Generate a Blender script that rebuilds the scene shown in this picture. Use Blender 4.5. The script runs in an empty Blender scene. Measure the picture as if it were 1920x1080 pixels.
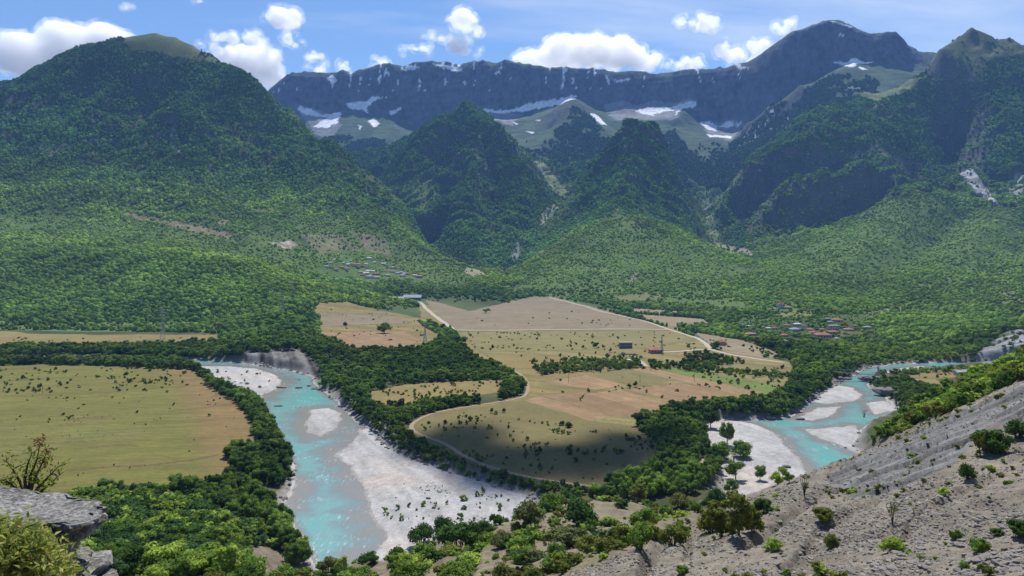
import bpy, bmesh, math, random
import numpy as np
from mathutils import Vector, Matrix, Euler

rnd = random.Random(7)
rng = np.random.default_rng(7)
SC = bpy.context.scene
COL = SC.collection
R = math.radians

# ------------------------------------------------------------------ camera
F = 1371.2          # focal length in photograph pixels (1920 wide)
VH = 487.0          # image row of the true horizon
H = 150.0           # camera height above the river
cam_d = bpy.data.cameras.new('camera')
cam_d.sensor_width = 36.0
cam_d.lens = 36.0 * F / 1920.0
cam_d.shift_y = -(540.0 - VH) / 1920.0
cam_d.clip_start = 0.1
cam_d.clip_end = 90000.0
cam = bpy.data.objects.new('camera', cam_d)
cam.location = (0, 0, H)
cam.rotation_euler = (R(90), 0, 0)
COL.objects.link(cam)
SC.camera = cam

# ------------------------------------------------------------------ sky, sun, exposure
CIRRUS = (3.1, 2.2)
SUN_EL, SUN_AZ = 55.0, 6.0      # azimuth from +Y towards +X
world = bpy.data.worlds.new('World')
SC.world = world
world.use_nodes = True
wn, wl = world.node_tree.nodes, world.node_tree.links
wn.clear()
w_out = wn.new('ShaderNodeOutputWorld')
w_bg = wn.new('ShaderNodeBackground')
w_bg.inputs['Strength'].default_value = 0.10
w_sky = wn.new('ShaderNodeTexSky')
w_sky.sky_type = 'NISHITA'
w_sky.sun_disc = False
w_sky.sun_elevation = R(SUN_EL)
w_sky.sun_rotation = R(SUN_AZ)
w_sky.altitude = 800
w_sky.air_density = 1.0
w_sky.dust_density = 0.0
w_sky.ozone_density = 6.0
# thin cirrus: stretched noise on a high layer, mixed into the sky
w_tc = wn.new('ShaderNodeTexCoord')
w_sep = wn.new('ShaderNodeSeparateXYZ'); wl.new(w_tc.outputs['Generated'], w_sep.inputs[0])
def w_math(op, a, b):
    m = wn.new('ShaderNodeMath'); m.operation = op
    for i_, q_ in enumerate((a, b)):
        if isinstance(q_, (int, float)): m.inputs[i_].default_value = q_
        else: wl.new(q_, m.inputs[i_])
    return m.outputs[0]
w_h = w_math('ADD', w_math('MAXIMUM', w_sep.outputs[2], 0.0), 0.12)
w_cmb = wn.new('ShaderNodeCombineXYZ')
wl.new(w_math('DIVIDE', w_sep.outputs[0], w_h), w_cmb.inputs[0]); wl.new(w_math('DIVIDE', w_sep.outputs[1], w_h), w_cmb.inputs[1])
w_map = wn.new('ShaderNodeMapping'); w_map.inputs['Rotation'].default_value = (0, 0, 0.5); w_map.inputs['Scale'].default_value = (0.45, 1.0, 1.0); w_map.inputs['Location'].default_value = (CIRRUS[0], CIRRUS[1], 0)
wl.new(w_cmb.outputs[0], w_map.inputs[0])
w_n = wn.new('ShaderNodeTexNoise'); w_n.inputs['Scale'].default_value = 0.55; w_n.inputs['Detail'].default_value = 8; w_n.inputs['Roughness'].default_value = 0.55; w_n.inputs['Distortion'].default_value = 0.4
wl.new(w_map.outputs[0], w_n.inputs['Vector'])
w_mr = wn.new('ShaderNodeMapRange'); w_mr.inputs[1].default_value = 0.54; w_mr.inputs[2].default_value = 0.72; w_mr.inputs[4].default_value = 0.9
wl.new(w_n.outputs['Fac'], w_mr.inputs[0])
w_mx = wn.new('ShaderNodeMixRGB'); w_mx.inputs[2].default_value = (8.5, 8.8, 9.2, 1)
wl.new(w_mr.outputs[0], w_mx.inputs[0]); wl.new(w_sky.outputs[0], w_mx.inputs[1])
wl.new(w_mx.outputs[0], w_bg.inputs['Color'])
wl.new(w_bg.outputs[0], w_out.inputs['Surface'])

sun_d = bpy.data.lights.new('sun', 'SUN')
sun_d.energy = 5.0
sun_d.angle = R(0.5)
sun_d.color = (1.0, 0.96, 0.9)
sun = bpy.data.objects.new('sun', sun_d)
S = Vector((math.sin(R(SUN_AZ)) * math.cos(R(SUN_EL)), math.cos(R(SUN_AZ)) * math.cos(R(SUN_EL)), math.sin(R(SUN_EL))))
sun.rotation_euler = S.to_track_quat('Z', 'Y').to_euler()
sun.location = S * 500
COL.objects.link(sun)

SC.view_settings.view_transform = 'Standard'
SC.view_settings.look = 'None'
SC.view_settings.exposure = 0.45
SC.view_settings.gamma = 1.0
SC.view_settings.use_curve_mapping = False
SC.render.engine = 'CYCLES'
cy = SC.cycles
cy.max_bounces = 14
cy.diffuse_bounces = 2
cy.glossy_bounces = 2
cy.transmission_bounces = 2
cy.transparent_max_bounces = 12
cy.volume_bounces = 14
cy.use_denoising = True
cy.denoising_prefilter = 'ACCURATE'
cy.denoising_quality = 'HIGH'
cy.use_adaptive_sampling = False
cy.sample_clamp_indirect = 5.0

# ------------------------------------------------------------------ noise
def _hash(ix, iy, seed):
    h = (ix.astype(np.int64) * 374761393 + iy.astype(np.int64) * 668265263 + seed * 1442695041) & 0xFFFFFFFF
    h = ((h ^ (h >> 13)) * 1274126177) & 0xFFFFFFFF
    h = h ^ (h >> 16)
    return (h & 0xFFFF) / 32767.5 - 1.0

def vnoise(x, y, seed=0):
    fx, fy = np.floor(x), np.floor(y)
    tx, ty = x - fx, y - fy
    tx = tx * tx * tx * (tx * (tx * 6 - 15) + 10)
    ty = ty * ty * ty * (ty * (ty * 6 - 15) + 10)
    a = _hash(fx, fy, seed); b = _hash(fx + 1, fy, seed)
    c = _hash(fx, fy + 1, seed); d = _hash(fx + 1, fy + 1, seed)
    return (a + (b - a) * tx) * (1 - ty) + (c + (d - c) * tx) * ty

def fbm(x, y, octv=5, seed=0, gain=0.5):
    s = np.zeros_like(np.asarray(x, float)); a = 1.0; n = 0.0
    for i in range(octv):
        s += a * vnoise(x + 17.3 * i, y - 9.7 * i, seed + i)
        n += a; a *= gain
        x, y = 1.62 * x - 1.22 * y, 1.22 * x + 1.62 * y
    return s / n

def ridged(x, y, octv=5, seed=0, gain=0.5):
    s = np.zeros_like(np.asarray(x, float)); a = 1.0; n = 0.0
    for i in range(octv):
        s += a * (1.0 - 2.0 * np.abs(vnoise(x + 31.3 * i, y + 11.7 * i, seed + i)))
        n += a; a *= gain
        x, y = 1.62 * x - 1.22 * y, 1.22 * x + 1.62 * y
    return s / n

def sstep(a, b, x):
    t = np.clip((x - a) / (b - a), 0, 1)
    return t * t * (3 - 2 * t)

def lerp(a, b, t):
    return a + (b - a) * t

# ------------------------------------------------------------------ polygons and projection
def proj(x, y, z):
    return 960 + F * x / y, VH - F * (z - H) / y

def at_z(u, v, z=0.0):
    y = (H - z) * F / (v - VH)
    return (u - 960) / F * y, y

def at_d(u, v, d):
    return (u - 960) / F * d, d, H + (VH - v) / F * d

def inside(poly, px, py):
    poly = np.asarray(poly, float)
    res = np.zeros(px.shape, bool)
    x0, y0 = poly[:, 0].min() - 1, poly[:, 1].min() - 1
    x1, y1 = poly[:, 0].max() + 1, poly[:, 1].max() + 1
    m = (px > x0) & (px < x1) & (py > y0) & (py < y1)
    qx, qy = px[m], py[m]
    r = np.zeros(qx.shape, bool)
    n = len(poly)
    for i in range(n):
        ax, ay = poly[i]; bx, by = poly[(i + 1) % n]
        if ay == by: continue
        c = ((ay > qy) != (by > qy)) & (qx < (bx - ax) * (qy - ay) / (by - ay) + ax)
        r ^= c
    res[m] = r
    return res

def sdist(poly, px, py, reach=1e9):
    """signed distance to a polygon, negative inside (only exact within reach of its box)"""
    poly = np.asarray(poly, float)
    out = np.full(px.shape, reach)
    m = ((px > poly[:, 0].min() - reach) & (px < poly[:, 0].max() + reach) &
         (py > poly[:, 1].min() - reach) & (py < poly[:, 1].max() + reach))
    qx, qy = px[m], py[m]
    d2 = np.full(qx.shape, 1e18)
    n = len(poly)
    for i in range(n):
        ax, ay = poly[i]; bx, by = poly[(i + 1) % n]
        ex, ey = bx - ax, by - ay
        L = ex * ex + ey * ey + 1e-9
        t = np.clip(((qx - ax) * ex + (qy - ay) * ey) / L, 0, 1)
        dx, dy = qx - ax - t * ex, qy - ay - t * ey
        d2 = np.minimum(d2, dx * dx + dy * dy)
    d = np.sqrt(d2)
    d[inside(poly, qx, qy)] *= -1
    out[m] = np.minimum(d, reach)
    return out

def track_dist(u, v, pts):
    d = np.full(u.shape, 1e9)
    for (ax, ay), (bx, by) in zip(pts[:-1], pts[1:]):
        ex, ey = bx - ax, by - ay
        t = np.clip(((u - ax) * ex + (v - ay) * ey) / (ex * ex + ey * ey), 0, 1)
        d = np.minimum(d, np.hypot(u - ax - t * ex, (v - ay - t * ey) * 1.0))
    return d

def world_poly(pts, z=0.0):
    return [at_z(u, v, z) for u, v in pts]

# ------------------------------------------------------------------ terrain control points
class RBF:
    def __init__(self, pts, cell=20.0):
        seen, keep = set(), []
        for p in pts:
            k = (round(p[0] / cell), round(p[1] / cell))
            if k in seen: continue
            seen.add(k); keep.append(p)
        P = np.array(keep, float)
        self.c = P[:, :2] / 1000.0
        n = len(P)
        d = np.sqrt(((self.c[:, None] - self.c[None]) ** 2).sum(-1))
        A = np.zeros((n + 3, n + 3))
        A[:n, :n] = d - 0.002 * np.eye(n)
        A[:n, n] = 1; A[:n, n + 1:] = self.c
        A[n, :n] = 1; A[n + 1:, :n] = self.c.T
        b = np.zeros(n + 3); b[:n] = P[:, 2]
        s = np.linalg.solve(A, b)
        self.w = s[:n].astype(np.float32); self.p = s[n:]
        self.cf = self.c.astype(np.float32)
    def __call__(self, x, y):
        shp = np.shape(x)
        x = np.ravel(x) / 1000.0; y = np.ravel(y) / 1000.0
        out = self.p[0] + self.p[1] * x + self.p[2] * y
        xf, yf = x.astype(np.float32), y.astype(np.float32)
        for i in range(0, len(x), 20000):
            dx = xf[i:i + 20000, None] - self.cf[None, :, 0]
            dy = yf[i:i + 20000, None] - self.cf[None, :, 1]
            out[i:i + 20000] += np.sqrt(dx * dx + dy * dy) @ self.w
        return out.reshape(shp)

def dens(line, step):
    """a polyline of (u, v, distance) as world points every STEP metres"""
    W = [np.array(at_d(*p)) for p in line]
    out = []
    for a, b in zip(W[:-1], W[1:]):
        n = max(1, int(np.linalg.norm(b[:2] - a[:2]) / step))
        for k in range(n):
            out.append(a + (b - a) * k / n)
    out.append(W[-1])
    return [tuple(p) for p in out]

def dens_z(line, step):
    W = [np.array(p, float) for p in line]
    out = []
    for a, b in zip(W[:-1], W[1:]):
        n = max(1, int(np.linalg.norm(b[:2] - a[:2]) / step))
        for k in range(n):
            out.append(a + (b - a) * k / n)
    out.append(W[-1])
    return [tuple(p) for p in out]

G = []
def ridge(line, step=140, back=None):
    pts = dens(line, step)
    G.extend(pts)
    if back:
        dy, dz = back
        for x, y, z in pts[::2]:
            k = (y + dy) / y
            G.append((x * k, y + dy, z - dz))
def flat(line, z, step=120):
    G.extend(dens_z([(*at_z(u, v, z), z) for u, v in line], step))

# valley floor
for l in ([(-150, 690), (150, 690), (330, 700)], [(-150, 760), (200, 760), (420, 760)],
          [(-150, 830), (200, 840), (440, 830)], [(-150, 900), (150, 905), (400, 905)]): flat(l, 4, 100)
for l in ([(-200, 635), (100, 637), (400, 640)],): flat(l, 5, 150)
T_LINES = ([(800, 566), (900, 566), (1030, 563)], [(620, 600), (800, 600), (1000, 590), (1150, 600)],
           [(640, 640), (800, 640), (1000, 640), (1280, 640)], [(720, 690), (900, 690), (1100, 690), (1300, 690), (1440, 700)],
           [(720, 745), (900, 740), (1100, 740), (1400, 740)], [(790, 800), (950, 790), (1150, 800), (1250, 790)],
           [(880, 860), (1000, 860), (1180, 860)], [(1350, 660), (1460, 685)])
for l in T_LINES: flat(l, 7.5, 110)
flat([(1700, 705), (1800, 705), (1860, 700)], 6, 60); flat([(1720, 725), (1780, 735)], 6, 60)
flat([(1680, 760), (1720, 760)], 10, 60)
flat([(1290, 800), (1310, 850), (1320, 900)], 7, 50)
flat([(700, 900), (900, 960), (500, 990)], 2, 60)
# left mountain
ridge([(-420, 240, 4200), (-200, 200, 4250), (0, 148, 4300), (60, 128, 4350), (110, 105, 4400), (150, 85, 4450), (210, 72, 4500), (290, 62, 4550), (330, 70, 4550),
       (400, 105, 4500), (450, 135, 4450), (520, 175, 4350), (560, 215, 4300), (600, 255, 4200), (650, 305, 4100), (700, 345, 4000),
       (760, 392, 3900), (797, 438, 3800)], 110, (600, 420))
for l in ([(-350, 340, 3600), (0, 250, 3800), (200, 210, 4000), (320, 160, 4250)],
          [(0, 300, 3500), (200, 300, 3600), (400, 250, 3950), (480, 260, 4000), (560, 300, 3900)],
          [(-350, 430, 2900), (0, 370, 3150), (200, 380, 3200), (400, 360, 3450), (560, 370, 3600), (640, 380, 3600)],
          [(0, 430, 2850), (200, 425, 2950), (400, 420, 3150), (560, 420, 3300), (640, 402, 3520), (700, 422, 3450), (760, 450, 3400), (820, 476, 3330), (868, 494, 3300)],
          [(560, 470, 2950), (660, 475, 3100), (760, 482, 3150)], [(600, 500, 2800), (700, 506, 2900), (800, 512, 2950), (870, 515, 2950)],
          [(610, 540, 2550), (700, 540, 2600), (800, 545, 2650), (900, 545, 2700)],
          [(-350, 470, 2500), (0, 462, 2450), (200, 465, 2400), (350, 475, 2280), (430, 492, 2180), (500, 520, 2060), (560, 560, 1900), (588, 592, 1750)],
          [(-350, 540, 2100), (0, 535, 2100), (250, 535, 2050), (430, 545, 1900)],
          [(-350, 605, 1750), (0, 600, 1780), (200, 602, 1770), (380, 604, 1760)],
          [(430, 606, 1640), (470, 625, 1420), (440, 650, 1230), (400, 662, 1150)],
          [(545, 565, 1780), (530, 590, 1500), (545, 610, 1330), (520, 640, 1170), (560, 655, 1090), (598, 680, 1000)],
          [(590, 612, 1600), (600, 640, 1270), (640, 668, 1060)]): ridge(l, 130)
# fan and gorges
for l in ([(960, 482, 3850), (930, 500, 3400), (950, 520, 3050), (900, 532, 2850), (960, 548, 2720)],
          [(700, 332, 5600), (715, 345, 5000), (740, 370, 4700), (790, 428, 4250), (830, 472, 3850), (880, 492, 3500)],
          [(1000, 305, 6100), (1040, 350, 5450), (1060, 378, 4950), (1020, 418, 4350), (975, 474, 3880)],
          [(1290, 335, 6100), (1318, 390, 5150), (1330, 430, 4450), (1345, 456, 3950), (1400, 490, 3250), (1500, 532, 2550), (1570, 585, 1850), (1590, 650, 1250)]): ridge(l, 140)
# first pyramid
ridge([(868, 197, 5650), (820, 235, 5550), (790, 260, 5450), (760, 300, 5300), (730, 328, 5150)], 110)
ridge([(868, 197, 5650), (895, 222, 5450), (905, 240, 5300), (890, 290, 5000), (885, 340, 4650), (880, 400, 4300), (885, 455, 3950), (895, 484, 3680)], 110)
ridge([(905, 240, 5300), (935, 258, 5250), (960, 285, 5200), (990, 318, 5150), (1030, 352, 5050)], 100)
ridge([(880, 262, 5150), (840, 305, 4950), (810, 350, 4750), (795, 390, 4500)], 110)
ridge([(960, 330, 4850), (960, 380, 4500), (950, 430, 4150)], 120)
ridge([(868, 197, 5650), (870, 230, 6150)], 200)
ridge([(835, 226, 5520), (815, 262, 5350), (790, 315, 5050), (770, 350, 4850)], 90)
ridge([(930, 256, 5250), (958, 300, 5000), (985, 350, 4800), (1000, 405, 4480)], 90)
ridge([(893, 300, 4930), (862, 350, 4720), (842, 400, 4420), (832, 440, 4120)], 90)
ridge([(904, 262, 5270), (914, 320, 5040), (926, 380, 4730), (922, 440, 4330)], 80)
ridge([(872, 290, 5180), (852, 330, 4980), (825, 380, 4760)], 80)
ridge([(852, 235, 5560), (840, 290, 5380), (815, 330, 5150)], 80)
ridge([(1170, 242, 4870), (1205, 231, 4880), (1240, 252, 4900)], 60)
ridge([(1215, 272, 4720), (1238, 330, 4530), (1270, 385, 4360), (1296, 418, 4260)], 80)
ridge([(1247, 272, 4960), (1264, 330, 4860), (1292, 380, 4680)], 80)
ridge([(1198, 300, 4680), (1208, 350, 4440), (1225, 396, 4120)], 80)
ridge([(1160, 275, 4790), (1140, 322, 4690), (1120, 372, 4440), (1105, 412, 4120)], 80)
ridge([(1178, 330, 4400), (1120, 350, 4400), (1085, 395, 4250)], 80)
# second pyramid
ridge([(1190, 230, 4850), (1165, 248, 4860), (1130, 280, 4840), (1105, 302, 4800), (1092, 340, 4680), (1062, 386, 4480), (1032, 424, 4200), (990, 468, 3820)], 100)
ridge([(1190, 230, 4850), (1220, 236, 4880), (1240, 258, 4880), (1252, 300, 4820), (1275, 338, 4720), (1302, 372, 4600), (1314, 405, 4450), (1312, 432, 4280)], 100)
ridge([(1190, 230, 4850), (1185, 280, 4650), (1178, 330, 4400), (1168, 370, 4150), (1162, 400, 3900), (1200, 412, 3700), (1250, 432, 3450), (1300, 456, 3250), (1400, 492, 2900), (1480, 526, 2600), (1545, 562, 2200)], 110)
ridge([(1162, 400, 3900), (1100, 440, 3650), (1050, 480, 3350), (1000, 512, 3050)], 120)
for l in ([(1000, 546, 2740), (1040, 556, 2660), (1150, 572, 2420), (1250, 585, 2150), (1350, 600, 1850), (1420, 625, 1550)],
          [(1100, 505, 3000), (1200, 490, 3120), (1300, 515, 2800), (1400, 545, 2400), (1480, 575, 2000)],
          [(1190, 260, 5350), (1200, 300, 5800)]): ridge(l, 140)
# right mountain
ridge([(2300, 120, 5100), (2050, 100, 5200), (1920, 88, 5250), (1870, 78, 5250), (1820, 60, 5250), (1790, 80, 5250), (1760, 105, 5250), (1735, 140, 5250), (1700, 165, 5300), (1660, 172, 5500), (1620, 163, 5500),
       (1590, 180, 5450), (1560, 200, 5400), (1520, 225, 5300), (1480, 250, 5200), (1440, 275, 5150), (1410, 296, 5080), (1380, 322, 4980), (1352, 372, 4800)], 110, (650, 330))
ridge([(1620, 163, 5500), (1610, 215, 5100), (1640, 250, 4800), (1690, 262, 4700), (1745, 230, 4900)], 110)
ridge([(1392, 312, 4870), (1440, 292, 4800), (1500, 290, 4720), (1560, 280, 4720), (1610, 262, 4750)], 90)
ridge([(1376, 398, 4790), (1420, 392, 4690), (1470, 372, 4620), (1530, 350, 4600), (1580, 330, 4610)], 70)
ridge([(1415, 420, 4250), (1450, 380, 4250), (1530, 345, 4270), (1620, 332, 4300), (1690, 334, 4350)], 60)
ridge([(1405, 436, 4180), (1470, 425, 4160), (1540, 418, 4170), (1600, 412, 4200), (1660, 380, 4260)], 60)
ridge([(1820, 60, 5250), (1830, 130, 4950), (1850, 190, 4750), (1850, 250, 4600), (1845, 320, 4380), (1890, 365, 4150)], 110)
ridge([(1745, 225, 4980), (1770, 280, 4930), (1775, 315, 4860), (1800, 335, 4480), (1850, 370, 4150)], 90)
ridge([(1690, 262, 4700), (1700, 300, 4550), (1720, 340, 4350), (1790, 370, 4050)], 110)
ridge([(2050, 200, 4700), (2000, 320, 4150), (1960, 380, 3850)], 150)
for l in ([(1690, 345, 4200), (1660, 385, 3900), (1600, 430, 3600), (1530, 470, 3250), (1470, 498, 3000)],
          [(1770, 372, 3950), (1710, 420, 3500), (1640, 475, 3100), (1560, 525, 2650)],
          [(1900, 385, 3750), (1850, 430, 3300), (1780, 490, 2850), (1710, 540, 2350), (1660, 585, 1900)],
          [(2080, 420, 3500), (1960, 490, 2700), (1880, 555, 2150), (1800, 605, 1700)],
          [(2200, 500, 2500), (2000, 580, 1700)]): ridge(l, 130)
for l in ([(1800, 420, 3720), (1740, 470, 3320), (1650, 525, 2780), (1600, 562, 2250)],
          [(1960, 440, 3500), (1880, 485, 3000), (1800, 548, 2350), (1740, 590, 1880)],
          [(1480, 600, 1650), (1560, 610, 1600), (1640, 612, 1600)], [(1450, 640, 1300), (1540, 645, 1270), (1620, 650, 1240)],
          [(1640, 672, 1100), (1750, 660, 1180), (1850, 655, 1200)], [(1900, 622, 1230), (1960, 610, 1150), (2060, 620, 1050)]): ridge(l, 120)
ground_rbf = RBF(G, 25.0)
GORGE_W = [[at_d(*p)[:2] for p in l] for l in ([(880, 480, 3500), (830, 472, 3850), (790, 428, 4250), (740, 370, 4700), (715, 345, 5000), (700, 332, 5600)], [(960, 482, 3800), (975, 474, 3880), (1020, 418, 4350), (1060, 378, 4950), (1040, 350, 5450)], [(1345, 456, 3950), (1330, 430, 4450), (1318, 390, 5150), (1290, 335, 6100)])]

# the river: corridor and gravel bars, drawn at water level
CORR_L = world_poly([(-150, 668), (150, 669), (340, 674), (390, 677), (440, 680), (500, 688), (555, 697), (588, 706), (584, 716), (600, 730), (622, 745), (645, 765), (668, 790), (690, 802),
                     (708, 826), (760, 860), (830, 882), (900, 905), (960, 925), (995, 938), (970, 975), (900, 1010), (780, 1060), (680, 1100), (600, 1075), (568, 1020), (548, 985), (525, 955),
                     (536, 935), (553, 895), (547, 860), (530, 830), (512, 795), (497, 765), (487, 748), (440, 738), (405, 718), (370, 692), (330, 684), (150, 677), (-150, 676)])
BARS_L = [world_poly(p) for p in (
    [(368, 686), (430, 687), (480, 691), (512, 700), (528, 714), (520, 728), (497, 738), (484, 752), (430, 748), (395, 722)],
    [(572, 790), (585, 768), (615, 765), (638, 775), (640, 790), (628, 805), (600, 819), (583, 812)],
    [(690, 800), (672, 806), (664, 822), (640, 846), (633, 853), (650, 868), (668, 895), (682, 925), (695, 960), (712, 990), (722, 1012), (690, 1040), (740, 1090), (1040, 990), (1010, 930), (900, 900), (830, 875), (760, 853), (710, 820)],
    [(470, 945), (500, 915), (548, 900), (552, 912), (537, 935), (526, 955), (500, 962)])]
CORR_R = world_poly([(2000, 680), (1760, 680), (1680, 682), (1625, 691), (1592, 705), (1575, 716), (1545, 733), (1526, 750), (1500, 770), (1480, 781), (1440, 788), (1370, 787), (1335, 789), (1318, 800),
                     (1340, 850), (1365, 890), (1365, 940), (1420, 1000), (1560, 960), (1640, 900), (1628, 862), (1600, 838), (1606, 810), (1645, 792), (1684, 770), (1662, 745), (1622, 721), (1640, 708), (1690, 699), (1760, 691), (1840, 690), (2000, 690)])
BARS_R = [world_poly(p) for p in (
    [(1335, 790), (1370, 789), (1410, 793), (1450, 810), (1480, 840), (1500, 870), (1516, 892), (1500, 960), (1380, 980), (1355, 930), (1355, 890), (1335, 850), (1312, 800)],
    [(1528, 738), (1570, 722), (1600, 728), (1616, 740), (1602, 752), (1545, 757), (1520, 752)],
    [(1490, 784), (1530, 765), (1578, 761), (1562, 780), (1520, 788)],
    [(1514, 806), (1560, 801), (1606, 797), (1606, 850), (1570, 832), (1530, 822)],
    [(1622, 757), (1658, 750), (1686, 768), (1640, 777)],
    [(1650, 699), (1690, 690), (1735, 686), (1728, 692), (1690, 700)],
    [(1570, 706), (1582, 700), (1586, 707), (1575, 712)])]

def river_fields(x, y):
    jx = x + 3.0 * fbm(x / 22, y / 22, 4, 71); jy = y + 5.0 * fbm(x / 25, y / 25, 4, 72)
    W = np.minimum(sdist(CORR_L, jx, jy, 160), sdist(CORR_R, jx, jy, 160))
    B = np.full(x.shape, 90.0)
    for p in BARS_L + BARS_R:
        B = np.minimum(B, sdist(p, jx, jy, 90))
    return W, B

def mountainness(x, y, z):
    return sstep(18, 160, z) * sstep(1200, 2100, y)

def ground(x, y, full=False):
    z = ground_rbf(x, y)
    m = mountainness(x, y, z)
    steep = sstep(120, 900, z)
    wx = x + 60 * fbm(x / 400, y / 400, 3, 5); wy = y + 60 * fbm(x / 400, y / 400, 3, 6)
    n = 52 * ridged(wx / 620, wy / 700, 5, 11, 0.5) + 30 * ridged(wx / 230, wy / 420, 4, 21, 0.55) + 44 * ridged(wx / 300, wy / 1300, 4, 23, 0.5) * sstep(130, 420, z) * sstep(1300, 1000, z) + 16 * ridged(wx / 150, wy / 600, 3, 24, 0.5) * sstep(60, 160, z) - 22
    z = z + m * n * (0.60 + 0.55 * steep) * (1 + 0.25 * sstep(3500, 4000, y)) * (1 - 0.8 * sstep(1100, 1380, z) * (x < -0.3 * y))
    cm = m * sstep(3300, 3900, y) * sstep(230, 420, z) * sstep(1330, 1080, z) * sstep(-0.15, 0.25, fbm(x / 420, y / 420, 3, 61) + 0.25 * (z > 500))
    b = z / 110 + 2.4 * fbm(x / 380, y / 380, 4, 62)
    f = b - np.floor(b)
    z = z + cm * 95 * np.where(x / y < -0.18, 0.18, 0.5) * (sstep(0.45, 0.75, f) - f)
    z = z + (1 - m) * 0.7 * fbm(x / 60, y / 60, 4, 31) * sstep(1, 8, z)
    for gd in GORGE_W:
        mm = (y > 2600)
        if np.any(mm):
            dd = track_dist(x, y, gd)
            z = z - mm * 75 * np.exp(-(dd / 150) ** 2) * m
    bl = sstep(900, 960, y) * sstep(1190, 1120, y) * sstep(-400, -350, x) * sstep(-210, -260, x)
    z = z + bl * 2.5 * ridged((x + 0.5 * y) / 16, y / 70, 4, 66) * sstep(1, 8, z)
    W, B = river_fields(x, y)
    sel = W < 60
    bank = 9 + 9 * (0.5 + 0.5 * vnoise(x / 40, y / 40, 44))
    out = lerp(0.35, z, sstep(0, 1, W / bank)) + np.where((W > 0) & (W < bank), 1.2 * fbm(x / 6, y / 9, 3, 45), 0)
    bar = 0.12 + np.minimum(1.3, -B * 0.05) + 0.25 * fbm(x / 14, y / 14, 4, 46)
    bed = -np.minimum(np.minimum(2.6, B * np.where(x > 150, 0.10, 0.05)), -W * 0.22 + 0.05) + 0.12 * fbm(x / 9, y / 9, 3, 47)
    inn = np.where(B < 0, bar, bed)
    z = np.where(W < 0, inn, np.where(sel, out, z))
    if full:
        return z, W, B
    return z

# near hill, falling away from the camera
N = [(0, 0, 146.5), (-12, 10, 143.5), (12, 10, 143), (0, 22, 137), (-30, 22, 136), (30, 22, 137.5), (0, 45, 126), (-45, 45, 124), (60, 10, 146), (-60, 10, 144), (-60, -30, 150), (60, -30, 152)]
for u, v, d in ((1920, 1085, 62), (1750, 1085, 68), (1550, 1085, 80), (1350, 1085, 95), (1200, 1085, 106), (1130, 1085, 112),
                (2150, 1085, 55), (2150, 950, 85), (2150, 800, 130), (2150, 650, 200),
                (1920, 1000, 76), (1750, 1000, 86), (1550, 1000, 102), (1430, 1000, 114), (1320, 1010, 122), (1230, 1040, 118),
                (1920, 900, 105), (1750, 900, 122), (1600, 905, 140), (1500, 950, 130),
                (1920, 800, 145), (1800, 800, 162), (1700, 840, 158), (1640, 862, 165),
                (1920, 705, 190), (1860, 742, 188), (1800, 772, 186), (1700, 816, 182), (1600, 857, 178), (1560, 880, 172), (1500, 906, 164), (1440, 930, 158), (1390, 948, 158),
                (1920, 695, 280), (1800, 760, 265), (1700, 802, 250), (1625, 848, 235),
                (1920, 672, 340), (1800, 738, 330), (1700, 775, 315), (1630, 815, 290),
                (1330, 965, 190), (1270, 975, 180), (1200, 1005, 160), (1100, 1000, 200), (1000, 1020, 190), (850, 1050, 190),
                (1000, 1085, 130), (850, 1085, 150), (700, 1085, 185), (600, 1085, 200),
                (1250, 945, 310), (1100, 948, 350), (1000, 958, 320), (900, 992, 280), (820, 1015, 260), (740, 1045, 240), (680, 1068, 228), (560, 1070, 235), (500, 1040, 265),
                (400, 1005, 325), (200, 1000, 310), (300, 1085, 225), (150, 1085, 195), (0, 1085, 150), (-200, 1085, 120), (-200, 960, 260),
                (1100, 1040, 150), (1000, 985, 250), (900, 1030, 230)):
    N.append(at_d(u, v, d))
for u, d, z in ((2150, 420, 80), (2150, 620, 30), (1920, 470, 55), (1920, 640, 2), (1750, 400, 44), (1750, 540, -2), (1680, 380, 35), (1640, 340, 35), (1650, 470, -8),
                (1600, 270, 52), (1600, 380, -4), (1560, 250, 50), (1500, 225, 60), (1500, 330, -4), (1440, 215, 66), (1440, 320, -4),
                (1400, 205, 72), (1390, 300, 4), (1330, 390, 6), (1200, 440, 4), (1100, 445, 3), (950, 395, 3), (850, 345, 4), (780, 310, 6), (700, 275, 12), (640, 265, 10), (590, 270, 8),
                (700, 330, -15), (640, 330, -15), (560, 320, 0), (500, 350, 4), (400, 430, 4), (200, 450, 3), (0, 460, 2), (-200, 460, 2),
                (500, 520, -40), (900, 520, -40), (1200, 560, -40), (1450, 480, -40), (0, 620, -40), (1700, 700, -40), (2000, 800, -30)):
    N.append(((u - 960) / F * d, d, z))
near_rbf = RBF(N, 4.0)

def bedding(x, y):
    w = 1.0 * fbm(x / 16, y / 16, 3, 85)
    return (-0.32 * x + 0.95 * y + w) / 3.3, (0.80 * x + 0.6 * y + 1.6 * w) / 2.4

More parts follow.
